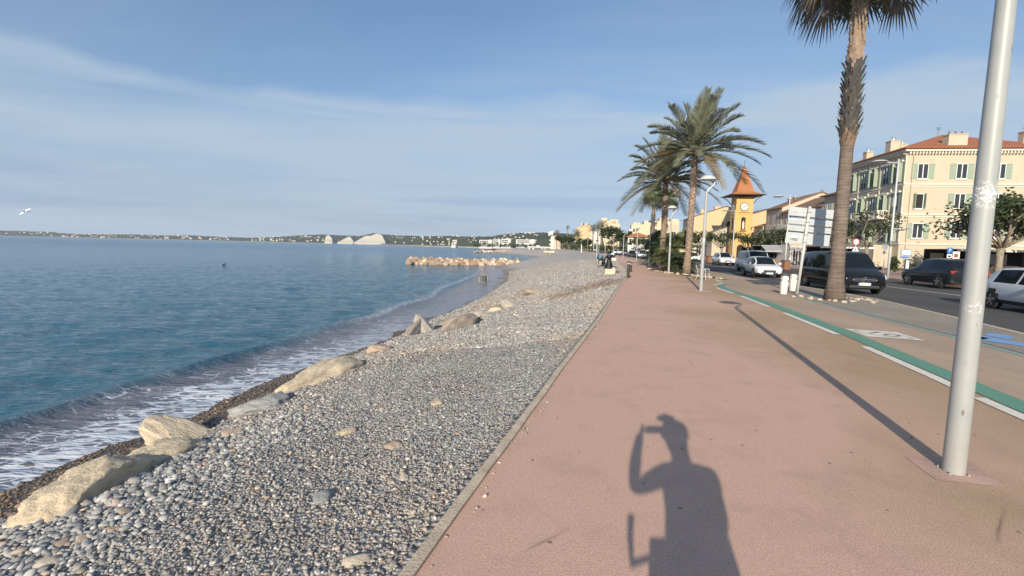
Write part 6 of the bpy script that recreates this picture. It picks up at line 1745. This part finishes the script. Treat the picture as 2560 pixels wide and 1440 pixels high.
MB().tube([(-.18, -.04, 1.27), (.0, -.14, 1.31), (.22, -.06, 1.27), (.36, .0, 1.2)], [.03, .045, .03, .02], 7).build('scarf', M('faded_blue_cloth', (0.08, 0.19, 0.28), 0.8, 0, 0.1), t, True)
MB().box(.10, -.303, .385, .28, -.295, .43).build('plaque', m_swhite, t)
def boat(label, px, py, Y, cols, s=1.0, rz=0.0):
    p = at(px, py, Y)
    t = thing('rowing_boat', label, 'boat', p, rz)
    n = 10; secs = []
    for i in range(n + 1):
        k_ = i / n; y = (k_ - .5) * 2.6 * s; w = .42 * s * (math.sin(math.pi * (0.12 + .80 * k_)) ** .7); zt = .50 * s + .18 * s * (2 * k_ - 1) ** 2; zb_ = .05 * s + .12 * s * (2 * k_ - 1) ** 4
        secs.append([(x * w, y, zb_ + (zt - zb_) * f) for x, f in ((-1, 1), (-.98, .66), (-.86, .40), (-.5, .12), (0, 0), (.5, .12), (.86, .40), (.98, .66), (1, 1))])
    for nm, ks, m in (('hull_bottom', (2, 3, 4, 5), cols[2]), ('hull_side', (1, 6), cols[1]), ('hull_top_strake', (0, 7), cols[0])):
        mb = MB()
        for k_ in ks:
            mb.add([q for sec in secs for q in (sec[k_], sec[k_ + 1])], [(2 * i, 2 * i + 1, 2 * i + 3, 2 * i + 2) for i in range(n)])
        if nm == 'hull_side':
            for sec in (secs[0], secs[-1]): mb.add(sec, [tuple(range(9))])
        mb.build(nm, m, t, True)
    MB().add([sec[0] for sec in secs] + [sec[8] for sec in secs], [(i, i + 1, n + 2 + i, n + 1 + i) for i in range(n)]).build('deck', cols[3], t)
    MB().box(-.30 * s, -.6 * s, -.35 * s, .30 * s, -.48 * s, .10 * s).build('trestle', M('bleached_wood', (0.36, 0.34, 0.29), 0.9), t)
    MB().box(-.30 * s, .48 * s, -.35 * s, .30 * s, .6 * s, .10 * s).build('trestle', M('bleached_wood', (0.36, 0.34, 0.29), 0.9), t)
    return t
mb1 = M('boat_blue', (0.05, 0.17, 0.28), 0.5, 0, 0.06); mb2 = M('boat_white', (0.72, 0.72, 0.70), 0.5, 0, 0.06); mb3 = M('boat_black', (0.02, 0.022, 0.025), 0.5, 0, 0.06); mb4 = M('boat_cream', (0.62, 0.62, 0.52), 0.6, 0, 0.06)
boat('blue and black rowing boat with a white rail, end on, left of the sculpture', 1499.5, 650, 42, (mb2, mb1, mb3, mb1), 0.80, R(-11))
boat('white rowing boat with a blue cover, end on, behind the sculpture', 1531, 645, 40, (mb1, mb4, mb4, mb1), 0.62, R(-12))
p = at(1491, 654, 40); t = thing('grey_post', 'tall thin grey post beside the blue boat', 'post', (p.x, 40, p.z - .2)); MB().tube([(0, 0, 0), (0, 0, 1.95)], 0.06, 8).build('shaft', M('weathered_grey', (0.34, 0.36, 0.36), 0.8), t, True); MB().box(-.10, -.1, 1.95, .10, .1, 2.05).build('cap', m_iron, t)
# small things farther down the beach
p = at(1453.5, 632, 105); t = thing('closed_parasol', 'slim white closed parasol standing on the shingle', 'parasol', (p.x, 105, p.z)); MB().lathe([(.11, 0), (.13, .25), (.11, 1.2), (.07, 1.75), (.02, 1.9)], 10).build('canopy', mb2, t, True); MB().tube([(0, 0, -.3), (0, 0, 2.0)], .02, 5).build('pole', m_steel, t)
p = at(1372, 633, 150); boat('pale yellow upturned-looking boat lying on the far shingle', 1373, 634, 150, (M('boat_straw', (0.62, 0.56, 0.36), 0.6), M('boat_straw', (0.62, 0.56, 0.36), 0.6), M('boat_straw', (0.62, 0.56, 0.36), 0.6), M('boat_straw', (0.62, 0.56, 0.36), 0.6)), 1.5, R(60))
# beach restaurant and its flags
p = at(1322, 630, 285)
t = thing('beach_restaurant', 'low white beach restaurant with dark openings at the far end of the shingle', 'restaurant', (p.x, 285, p.z - .6), R(-6))
MB().box(0, 0, 0, 13.5, 6, 3.6).build('wall', m_whitew, t); MB().box(-.8, -1.0, 3.6, 14.2, 6.6, 4.0).build('roof', m_frame, t)
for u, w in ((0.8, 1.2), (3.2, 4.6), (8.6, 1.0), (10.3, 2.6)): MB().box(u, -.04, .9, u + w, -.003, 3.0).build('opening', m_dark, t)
MB().add([(-4.5, 0, -.4), (0, 0, 0.2), (0, 0, 2.2), (-2.0, 0, 1.2), (-4.5, 3, -.4), (0, 3, 0.2), (0, 3, 2.2), (-2, 3, 1.2)], [(0, 1, 2, 3), (4, 7, 6, 5), (0, 3, 7, 4), (3, 2, 6, 7)]).build('ramp', m_frame, t)
MB().box(4.5, 1, 4.0, 6.6, 3, 4.7).build('roof_box', m_frame, t)
p = at(1381, 625, 280); t = thing('flag_mast', 'white mast with a white flag beside the beach restaurant', 'flag', (p.x, 280, p.z - .3)); MB().tube([(0, 0, 0), (0, 0, 12)], .10, 6).build('mast', m_frame, t)
fl = MB(); gvs = [(-2.6 * i / 6, .25 * math.sin(i * 1.3), 12 - 2.2 * j - .18 * i) for j in (0, 1) for i in range(7)]; fl.add(gvs, [(i, i + 1, 8 + i, 7 + i) for i in range(6)]); fl.build('flag', m_frame, t, True)
p = at(1378, 626, 275); t = thing('feather_banner', 'tall pale feather banner before the flag mast', 'banner', (p.x, 275, p.z - .3)); MB().tube([(0, 0, 0), (0, 0, 9)], .07, 6).build('mast', m_frame, t); MB().box(.0, -.02, .8, 1.1, .02, 8.8).build('cloth', M('cream_cloth', (0.68, 0.64, 0.52), 0.8), t)
# ------------------------------------------------------------------ birds
def gull(px, py, Y):
    p = at(px, py, Y); t = thing('seagull', 'white gull in a banked glide over the sea', 'bird', p)
    k_ = Y / FPX * .82; t.scale = (.78, .78, .78)
    A = Vector((11 * k_, .4, 12.5 * k_)); A1 = Vector((5 * k_, .1, 4.5 * k_)); B = Vector((-12.5 * k_, -.3, -14 * k_)); B1 = Vector((-5.5 * k_, -.1, -6 * k_))
    bd = MB(); bd.tube([(-.10, -.42, -.02), (-.04, -.25, 0), (0, 0, .0), (.03, .25, .0), (.05, .40, -.01)], [.02, .08, .105, .07, .02], 10); 
    bd.tube([(-.115, -.5, -.03), (-.10, -.40, -.02)], [.008, .045], 6)
    def wing(q1, q2):
        vs = []
        for w, (c0, ch) in enumerate(((Vector((0, 0, 0)), .17), (q1, .15), (q1.lerp(q2, .5) + Vector((.02, .03, .03)), .11), (q2, .015))):
            cd_ = Vector((-.62, .45, .55)).normalized() * ch; vs += [c0 - cd_, c0 + cd_, c0 + Vector((0.01, -.03, .02))]
        fs = []
        for i in range(3): fs += [(3 * i, 3 * i + 2, 3 * i + 5, 3 * i + 3), (3 * i + 2, 3 * i + 1, 3 * i + 4, 3 * i + 5), (3 * i + 1, 3 * i, 3 * i + 3, 3 * i + 4)]
        bd.add(vs, fs)
    wing(A1, A); wing(B1, B)
    fix_normals(bd.build('body', M('gull_white', (0.78, 0.78, 0.78), 0.7), t, True, ang=60))
    MB().add([(.05, .38, 0), (.11, .60, .0), (.0, .62, -.03), (-.03, .38, -.02)], [(0, 1, 2, 3)]).build('tail', M('gull_white', (0.78, 0.78, 0.78), 0.7), t)
gull(62, 528, 40)
def duck(px, py):
    p = G(px, py, SEA + .02); t = thing('waterbird', 'small dark waterbird floating offshore', 'bird', p)
    bd = MB(); bd.tube([(-.28, 0, .10), (-.15, 0, .10), (0, 0, .09), (.18, 0, .11), (.26, 0, .15)], [.02, .10, .13, .09, .03], 9); bd.tube([(.20, 0, .13), (.26, 0, .30), (.30, 0, .36), (.38, 0, .35)], [.05, .04, .055, .02], 7)
    bd.build('body', m_black, t, True)
duck(559, 664)
# ------------------------------------------------------------------ the far coast
def fpoly(pts):
    a = np.array(pts, float); return lambda q: np.interp(q, a[:, 0], a[:, 1])
cD = fpoly([(-700, 4600), (0, 3500), (300, 3000), (700, 2600), (900, 2350), (1000, 1900), (1060, 1150), (1180, 850), (1300, 640), (1420, 560), (1600, 560), (2600, 600)])
cY = fpoly([(-700, 574), (-200, 574), (0, 577), (60, 578.5), (130, 581), (170, 585), (300, 587), (310, 586), (420, 589), (480, 589.5), (560, 593), (640, 595), (700, 592.5), (760, 588), (800, 586.5), (850, 589), (900, 591), (932, 583.5), (960, 586), (1000, 590), (1060, 591), (1140, 590.5), (1165, 592.5), (1230, 591.5), (1262, 586), (1300, 583), (1350, 582), (1400, 583), (1440, 587), (1500, 596), (1700, 606), (2000, 612), (2600, 620)])
def far_xy(px, k_):                       # k_ = 0 waterline, 1 crest
    D0 = float(cD(px)); D1 = D0 * 1.35; Y = D0 + (D1 - D0) * k_
    d = ray(px, 600); x = d[0] / d[1] * Y
    zc_ = at(px, float(cY(px)), D1).z
    return x, Y, zc_
def far_z(px, k_):
    return SEA + 1.5 + (far_xy(px, 0)[2] - SEA - 1.5) * (0.10 * min(1, k_ * 6) + 0.90 * float(smooth(0.12, 1.0, k_)))
def far_hills():
    pxs = np.arange(-700, 2601, 3.5); ks = [-0.04, 0.0, .04, .10, .2, .3, .4, .5, .6, .7, .8, .9, 1.0, 1.12, 1.3]
    vs = []; fs = []
    for i, q in enumerate(pxs):
        for k_ in ks:
            x, Y, zc_ = far_xy(q, k_)
            z = far_z(q, max(0, min(1, k_))) if k_ >= 0 else SEA - 3
            if k_ > 1.05: z *= 0.6
            amp = Y * 0.0016
            if k_ > .08: z += amp * (abs(mnoise.noise(Vector((q * .16, k_ * 9, 1)))) * 1.6 + .8 * mnoise.noise(Vector((q * .45, k_ * 17, 4))))
            vs.append((x, Y, z))
    n = len(ks)
    for i in range(len(pxs) - 1):
        for j in range(n - 1): fs.append((i * n + j, (i + 1) * n + j, (i + 1) * n + j + 1, i * n + j + 1))
    m, nt, b_ = nodes_of('wooded_hills'); tt = NT(nt); po = tt.pos()
    c = tt.ramp(tt.noise(po, 0.012, 6, 0.7), ((0.35, (0.030, 0.045, 0.030)), (0.55, (0.055, 0.070, 0.042)), (0.75, (0.12, 0.12, 0.085))))
    shore = tt.ramp(tt.sep(po)[2], ((0.0, 0.0), (1.0, 1.0)))
    nt.links.new(c, b_.inputs['Base Color']); b_.inputs['Roughness'].default_value = 0.95
    o = MB().add(vs, fs).build('hills', m, None, True); o['kind'] = 'structure'
    # pale strand at the foot of the hills
    vs = []; fs = []
    for i, q in enumerate(pxs):
        D0 = float(cD(q)); d = ray(q, 600)
        for Y, z in ((D0 * .992, SEA - .5), (D0 * .996, SEA + 1.2), (D0 * 1.01, SEA + 2.2)): vs.append((d[0] / d[1] * Y, Y, z))
    for i in range(len(pxs) - 1):
        for j in range(2): fs.append((i * 3 + j, i * 3 + 3 + j, i * 3 + 4 + j, i * 3 + 1 + j))
    o = MB().add(vs, fs).build('far_shore', M('far_sand', (0.42, 0.37, 0.30), 0.9, 0, 0.3, 0.02), None, True); o['kind'] = 'structure'
far_hills()
m_fw = [M('far_white_wall', (0.54, 0.52, 0.49), 0.9, 0, 0.05), M('far_cream_wall', (0.62, 0.52, 0.40), 0.9, 0, 0.05), M('far_pink_wall', (0.55, 0.43, 0.35), 0.9, 0, 0.05)]
rh = random.Random(33)
fh_mesh = {}
def far_house_mesh(i, k_):
    if (i, k_) not in fh_mesh:
        o = MB()
        if k_ == 0: o.box(-.5, -.4, -1, .5, .4, .5)
        elif k_ == 1: o.box(-.5, -.4, -1, .1, .4, .45); o.box(.1, -.3, -1, .5, .4, .28)
        else: o.add([(-.5, -.4, -1), (.5, -.4, -1), (.5, .4, -1), (-.5, .4, -1), (-.5, -.4, .3), (.5, -.4, .3), (.5, .4, .3), (-.5, .4, .3), (-.5, 0, .55), (.5, 0, .55)], [(0, 1, 5, 4), (1, 2, 6, 9, 5), (2, 3, 7, 6), (3, 0, 4, 8, 7), (4, 5, 9, 8), (6, 7, 8, 9)])
        q = o.build('distant_house', m_fw[i]); fh_mesh[(i, k_)] = q.data; bpy.data.objects.remove(q)
    return fh_mesh[(i, k_)]
def far_house(px, k_, w, h, label, group, name='distant_house', i=None, Y=None):
    x, Yy, _ = far_xy(px, k_); z = far_z(px, k_)
    o = bpy.data.objects.new(name, far_house_mesh(rh.choice([0, 0, 0, 1, 1, 2]) if i is None else i, rh.randrange(3))); COL.objects.link(o)
    o.location = (x, Yy - 4, z + h * .4); o.scale = (w, w * .7, h); o.rotation_euler = (0, 0, rh.uniform(-.5, .5)); tag(o, label, 'house', group)
GH = [((10, 160), 12, .2, .75, 'pale houses under the headland at the left end of the coast'), ((160, 300), 38, .02, .9, 'dense white town on the point of the far coast, left'), ((310, 480), 30, .05, .85, 'white houses of the far town between point and centre'), ((480, 700), 44, .08, .95, 'pale houses strung along the far coast left of the wavy buildings'), ((700, 810), 26, .10, .8, 'villas on the hill behind the leftmost wavy building'), ((980, 1130), 34, .05, .85, 'houses among trees right of the wavy buildings'), ((1130, 1250), 16, .3, .95, 'cream houses on the ridge behind the white hotels'), ((1255, 1345), 30, .45, .95, 'white villas climbing the green hill on the right')]
for (a, b2), n, k0, k1, lab in GH:
    for i in range(n):
        px = rh.uniform(a, b2); D = float(cD(px)); k_ = rh.uniform(k0, k1)
        w = rh.uniform(2.2, 6.5) * D / FPX; h = rh.uniform(1.1, 2.2) * D / FPX * 2
        far_house(px, k_, w, h, lab, lab)
# white hotels near the port
for lab, px0, px1, yt, yb_, Y in (('white hotel block with a long banded front, leftmost of the port hotels', 1198, 1230, 599.5, 610, 640), ('white hotel block in the middle of the port hotels', 1232, 1251, 598.5, 609, 630), ('taller white hotel block right of the middle one', 1253, 1277, 597, 609, 620), ('long low white hotel with arcades, rightmost of the port hotels', 1290, 1338, 598.5, 608, 600), ('small orange house by the far harbour', 1131, 1142, 600, 612, 820), ('little white harbour building left of the hotels', 1128, 1139, 608, 614, 760)):
    p = at(px0, yb_, Y); W = (px1 - px0) / FPX * Y; H = (yb_ - yt) * Y / FPX
    t = thing('hotel', lab, 'hotel', (p.x, Y, p.z), 0, 'white hotels by the port')
    MB().box(0, 0, -6, W, 14, H).build('wall', m_fw[0] if 'orange' not in lab else m_fw[1], t)
    for r_ in range(2): MB().box(W * .06, -.06, H * (.20 + .36 * r_), W * .70, -.003, H * (.40 + .36 * r_)).build('window_band', M('far_glass', (0.05, 0.055, 0.06), 0.6), t)
    MB().box(W * .74, -.5, 0, W * .95, -.003, H + .6).build('stair_tower', m_fw[0], t)
for i in range(16):
    px = 1190 + i * 10.5; Y = 520 + (i % 3) * 20; p = at(px, 612, Y)
    bush('dark round tree in the row before the white port hotels', (p.x, Y, .2), 3.2, 4.2 + (i * 7 % 3), 150, m_bush, 200 + i, 'trees before the port hotels', 0.7, 'far_tree')
# three terraced wave-shaped apartment buildings of the marina
m_wave = mat_wall('wave_building_white', (0.50, 0.47, 0.42), 0.05, 0.05)
def wave(lab, outline, Y, depth):
    """outline in pixels, clockwise from the lower left; terraces step back toward the top"""
    pts = [at(px, py, Y) for px, py in outline]; c = pts[0].copy(); z0 = min(q.z for q in pts)
    t = thing('terraced_building', lab, 'apartment building', (c.x, Y, z0), 0, 'wave-shaped buildings of the marina')
    xs = [q.x - c.x for q in pts]; zs = [q.z - z0 for q in pts]
    top = max(zs); n = 24; mb = MB(); gl = MB()
    X = np.linspace(min(xs), max(xs), 140)
    up = [(x, z) for x, z in zip(xs, zs)]
    def height(x):
        h = 0
        for (x0, z0_), (x1, z1_) in zip(up, up[1:]):
            lo, hi = min(x0, x1), max(x0, x1)
            if lo <= x <= hi and hi > lo: h = max(h, z0_ + (z1_ - z0_) * (x - x0) / (x1 - x0))
        return h
    for f in range(n):
        za, zb_ = top * f / n, top * (f + 1) / n; d = depth * .42 * (f / n) ** 1.6
        run = None
        for k_, x in enumerate(list(X) + [1e9]):
            ok = x < 1e8 and height(x) >= zb_ - top / n * .4
            if ok and run is None: run = x
            if not ok and run is not None:
                xe = X[k_ - 1]
                if xe - run > 1: mb.box(run, d, za if f else -12, xe, depth - d * .3, za + (zb_ - za) * .62); gl.box(run + .4, d + 1.2, za + (zb_ - za) * .62, xe - .4, depth - d * .3 - 1, zb_)
                run = None
    mb.build('terrace', m_wave, t); gl.build('window_band', M('wave_glass', (0.30, 0.29, 0.27), 0.5), t)
wave('leftmost and narrowest of the wave-shaped marina buildings, like a sail', [(811, 604), (811, 588.5), (818, 588), (823, 592), (829, 597), (831, 605)], 2150, 60)
wave('middle wave-shaped marina building, a low symmetrical triangle', [(842, 606), (850, 602), (857, 597.5), (863, 593), (867, 591.4), (871, 592.2), (877, 597), (883, 603), (886, 606)], 2150, 70)
wave('largest wave-shaped marina building with a double sloping crest', [(882, 607), (892, 601.5), (903, 594), (910, 589.5), (915, 588.8), (922, 589.3), (929, 586.4), (934, 584.0), (938, 583.4), (944, 584.2), (950, 586.5), (954, 590.5), (958, 597), (962, 603), (964, 607)], 2150, 80)
# ------------------------------------------------------------------ sea air
hm = bpy.data.materials.new('sea_haze'); hm.use_nodes = True; hn = hm.node_tree; hn.nodes.clear()
ho = hn.nodes.new('ShaderNodeOutputMaterial'); hv = hn.nodes.new('ShaderNodeVolumePrincipled')
hv.inputs['Color'].default_value = (0.80, 0.88, 1.0, 1); hv.inputs['Density'].default_value = 0.00006; hv.inputs['Anisotropy'].default_value = 0.0
hn.links.new(hv.outputs[0], ho.inputs['Volume'])
hz_box = MB().box(-9500, -120, -6, 9500, 9300, 420).build('haze', hm); hz_box['kind'] = 'stuff'
# ------------------------------------------------------------------ the photographer (only the shadow falls into the picture)
t = thing('person', 'photographer in shirt and trousers standing by a bicycle, phone held up in one hand', 'person', (0, 0, 0))
def skin_body(nodes, edges, name, m, parent, sub=2):
    me = bpy.data.meshes.new(name); me.from_pydata([q[0] for q in nodes], edges, [])
    o = bpy.data.objects.new(name, me); COL.objects.link(o)
    sk = o.modifiers.new('skin', 'SKIN'); 
    if not me.skin_vertices: pass
    for i, q in enumerate(nodes):
        s_ = me.skin_vertices[0].data[i]; s_.radius = (q[1], q[1]) if not isinstance(q[1], tuple) else q[1]; s_.use_root = (i == 0)
    sb = o.modifiers.new('sub', 'SUBSURF'); sb.levels = sub; sb.render_levels = sub
    dg = bpy.context.evaluated_depsgraph_get(); me2 = bpy.data.meshes.new_from_object(o.evaluated_get(dg)); bpy.data.objects.remove(o)
    me2.name = name; me2.materials.clear(); me2.materials.append(m)
    for p_ in me2.polygons: p_.use_smooth = True
    o = bpy.data.objects.new(name, me2); COL.objects.link(o); kid(o, parent); return o
BX0, BY0 = 0.215, -0.24
N = [((BX0, BY0, 0.98), .165), ((BX0, BY0, 1.16), .15), ((BX0 - .01, BY0 + .01, 1.33), .155), ((BX0 - .02, BY0 + .02, 1.46), .08), ((BX0 - .03, BY0 + .04, 1.54), .075), ((BX0 - .04, BY0 + .07, 1.64), .105), ((BX0 - .04, BY0 + .07, 1.70), .095),
     ((BX0 - .17, BY0 + .02, 1.40), .075), ((BX0 - .355, BY0 + .10, 1.275), .056), ((BX0 - .345, BY0 + .16, 1.46), .045), ((-.105, -.055, 1.635), .034),
     ((BX0 + .155, BY0, 1.40), .07), ((BX0 + .18, BY0 + .04, 1.15), .056), ((BX0 + .12, BY0 + .20, 1.0), .042),
     ((BX0 - .10, BY0, .90), .115), ((BX0 - .13, BY0 + .02, .50), .075), ((BX0 - .15, BY0 - .02, .10), .05), ((BX0 - .16, BY0 + .14, .045), .045),
     ((BX0 + .12, BY0, .90), .125), ((BX0 + .22, BY0 + .02, .50), .085), ((BX0 + .24, BY0 - .02, .10), .05), ((BX0 + .25, BY0 + .14, .045), .045)]
E_ = [(0, 1), (1, 2), (2, 3), (3, 4), (4, 5), (5, 6), (2, 7), (7, 8), (8, 9), (9, 10), (2, 11), (11, 12), (12, 13), (0, 14), (14, 15), (15, 16), (16, 17), (0, 18), (18, 19), (19, 20), (20, 21)]
skin_body(N, E_, 'body', M('blue_shirt', (0.14, 0.18, 0.26), 0.8, 0, 0.1), t)
m_skin = M('skin', (0.50, 0.31, 0.23), 0.6, 0, 0.05)
hN = [((-.105, -.055, 1.645), .032), ((-.06, -.045, 1.70), .034), ((-.045, -.035, 1.72), .014)]
hand = [((-.108, -.06, 1.63), .028), ((-.092, -.05, 1.655), .032)]; hE = [(0, 1)]
for k_, (dx, dz, l) in enumerate(((0.0, .055, 1), (.0, .035, 1.08), (.0, .012, 1.0), (.0, -.010, .8))):
    b0 = len(hand); hand += [((-.088, -.040, 1.645 + dz * .8), .0095), ((-.084, -.010, 1.645 + dz), .0088), ((-.075 + .012 * l, -.005, 1.648 + dz), .008)]; hE += [(1, b0), (b0, b0 + 1), (b0 + 1, b0 + 2)]
b0 = len(hand); hand += [((-.078, -.052, 1.668), .011), ((-.048, -.030, 1.672), .0095)]; hE += [(1, b0), (b0, b0 + 1)]
skin_body(hand, hE, 'hand', m_skin, t, 1)
HC = Vector((BX0 - .045, BY0 + .075, 1.665))
hd = MB(); hd.lathe([(.01, -.125), (.05, -.115), (.066, -.07), (.080, -.01), (.083, .05), (.070, .095), (.03, .122), (.005, .125)], 18); h_ = hd.build('head', m_skin, t, True)
h_.location = HC; h_.scale = (1.28, 1.22, 1.0)
MB().add([(-.014, .095, -.03), (.014, .095, -.03), (0, .122, -.028), (-.006, .094, .02), (.006, .094, .02)], [(0, 1, 2), (0, 2, 3), (1, 4, 2), (2, 4, 3)]).build('nose', m_skin, h_)
for s in (-1, 1):
    MB().disc((s * .085, .0, -.005), .026, (1, 0, .1), 10, .012).build('ear', m_skin, h_); MB().lathe([(.002, -.011), (.010, 0), (.002, .011)], 8, (s * .032, .083, .012)).build('eye', m_black, h_)
MB().box(-.025, .088, -.064, .025, .096, -.058).build('mouth', M('lips', (0.35, 0.14, 0.12), 0.6), h_)
hr = MB(); hr.lathe([(.086, .01), (.092, .06), (.078, .11), (.04, .140), (.005, .145)], 18); o = hr.build('hair', M('dark_hair', (0.03, 0.022, 0.018), 0.7), h_, True); o.location = (0, -.008, 0)
MB().tube([(.0, .04, .115), (-.05, .08, .135), (-.10, .08, .125)], [.05, .045, .02], 8).build('fringe', M('dark_hair', (0.03, 0.022, 0.018), 0.7), h_, True)
ph = thing('phone', 'black phone held up by the photographer', 'phone', (0.03, -0.012, 1.652)); q = MB().cbox((0, 0, 0), (.15, .008, .072)).build('case', m_black, ph); bevel(q, .003, 2)
bk = bicycle('city bicycle held upright at the left side of the photographer', (0.11, -.43, 0), R(90), 0.0)
for q in KIDS[bk]:
    if q.name.startswith('handlebar'): q.scale = (1, .8, 1)
MB().tube([(.21, .24, 1.0), (.26, .25, 1.08), (.27, .255, 1.16)], [.012, .018, .022], 7).build('mirror', m_trim, bk)
MB().box(.38, -.06, .80, .50, .06, .98).build('bar_bag', m_trim, bk)
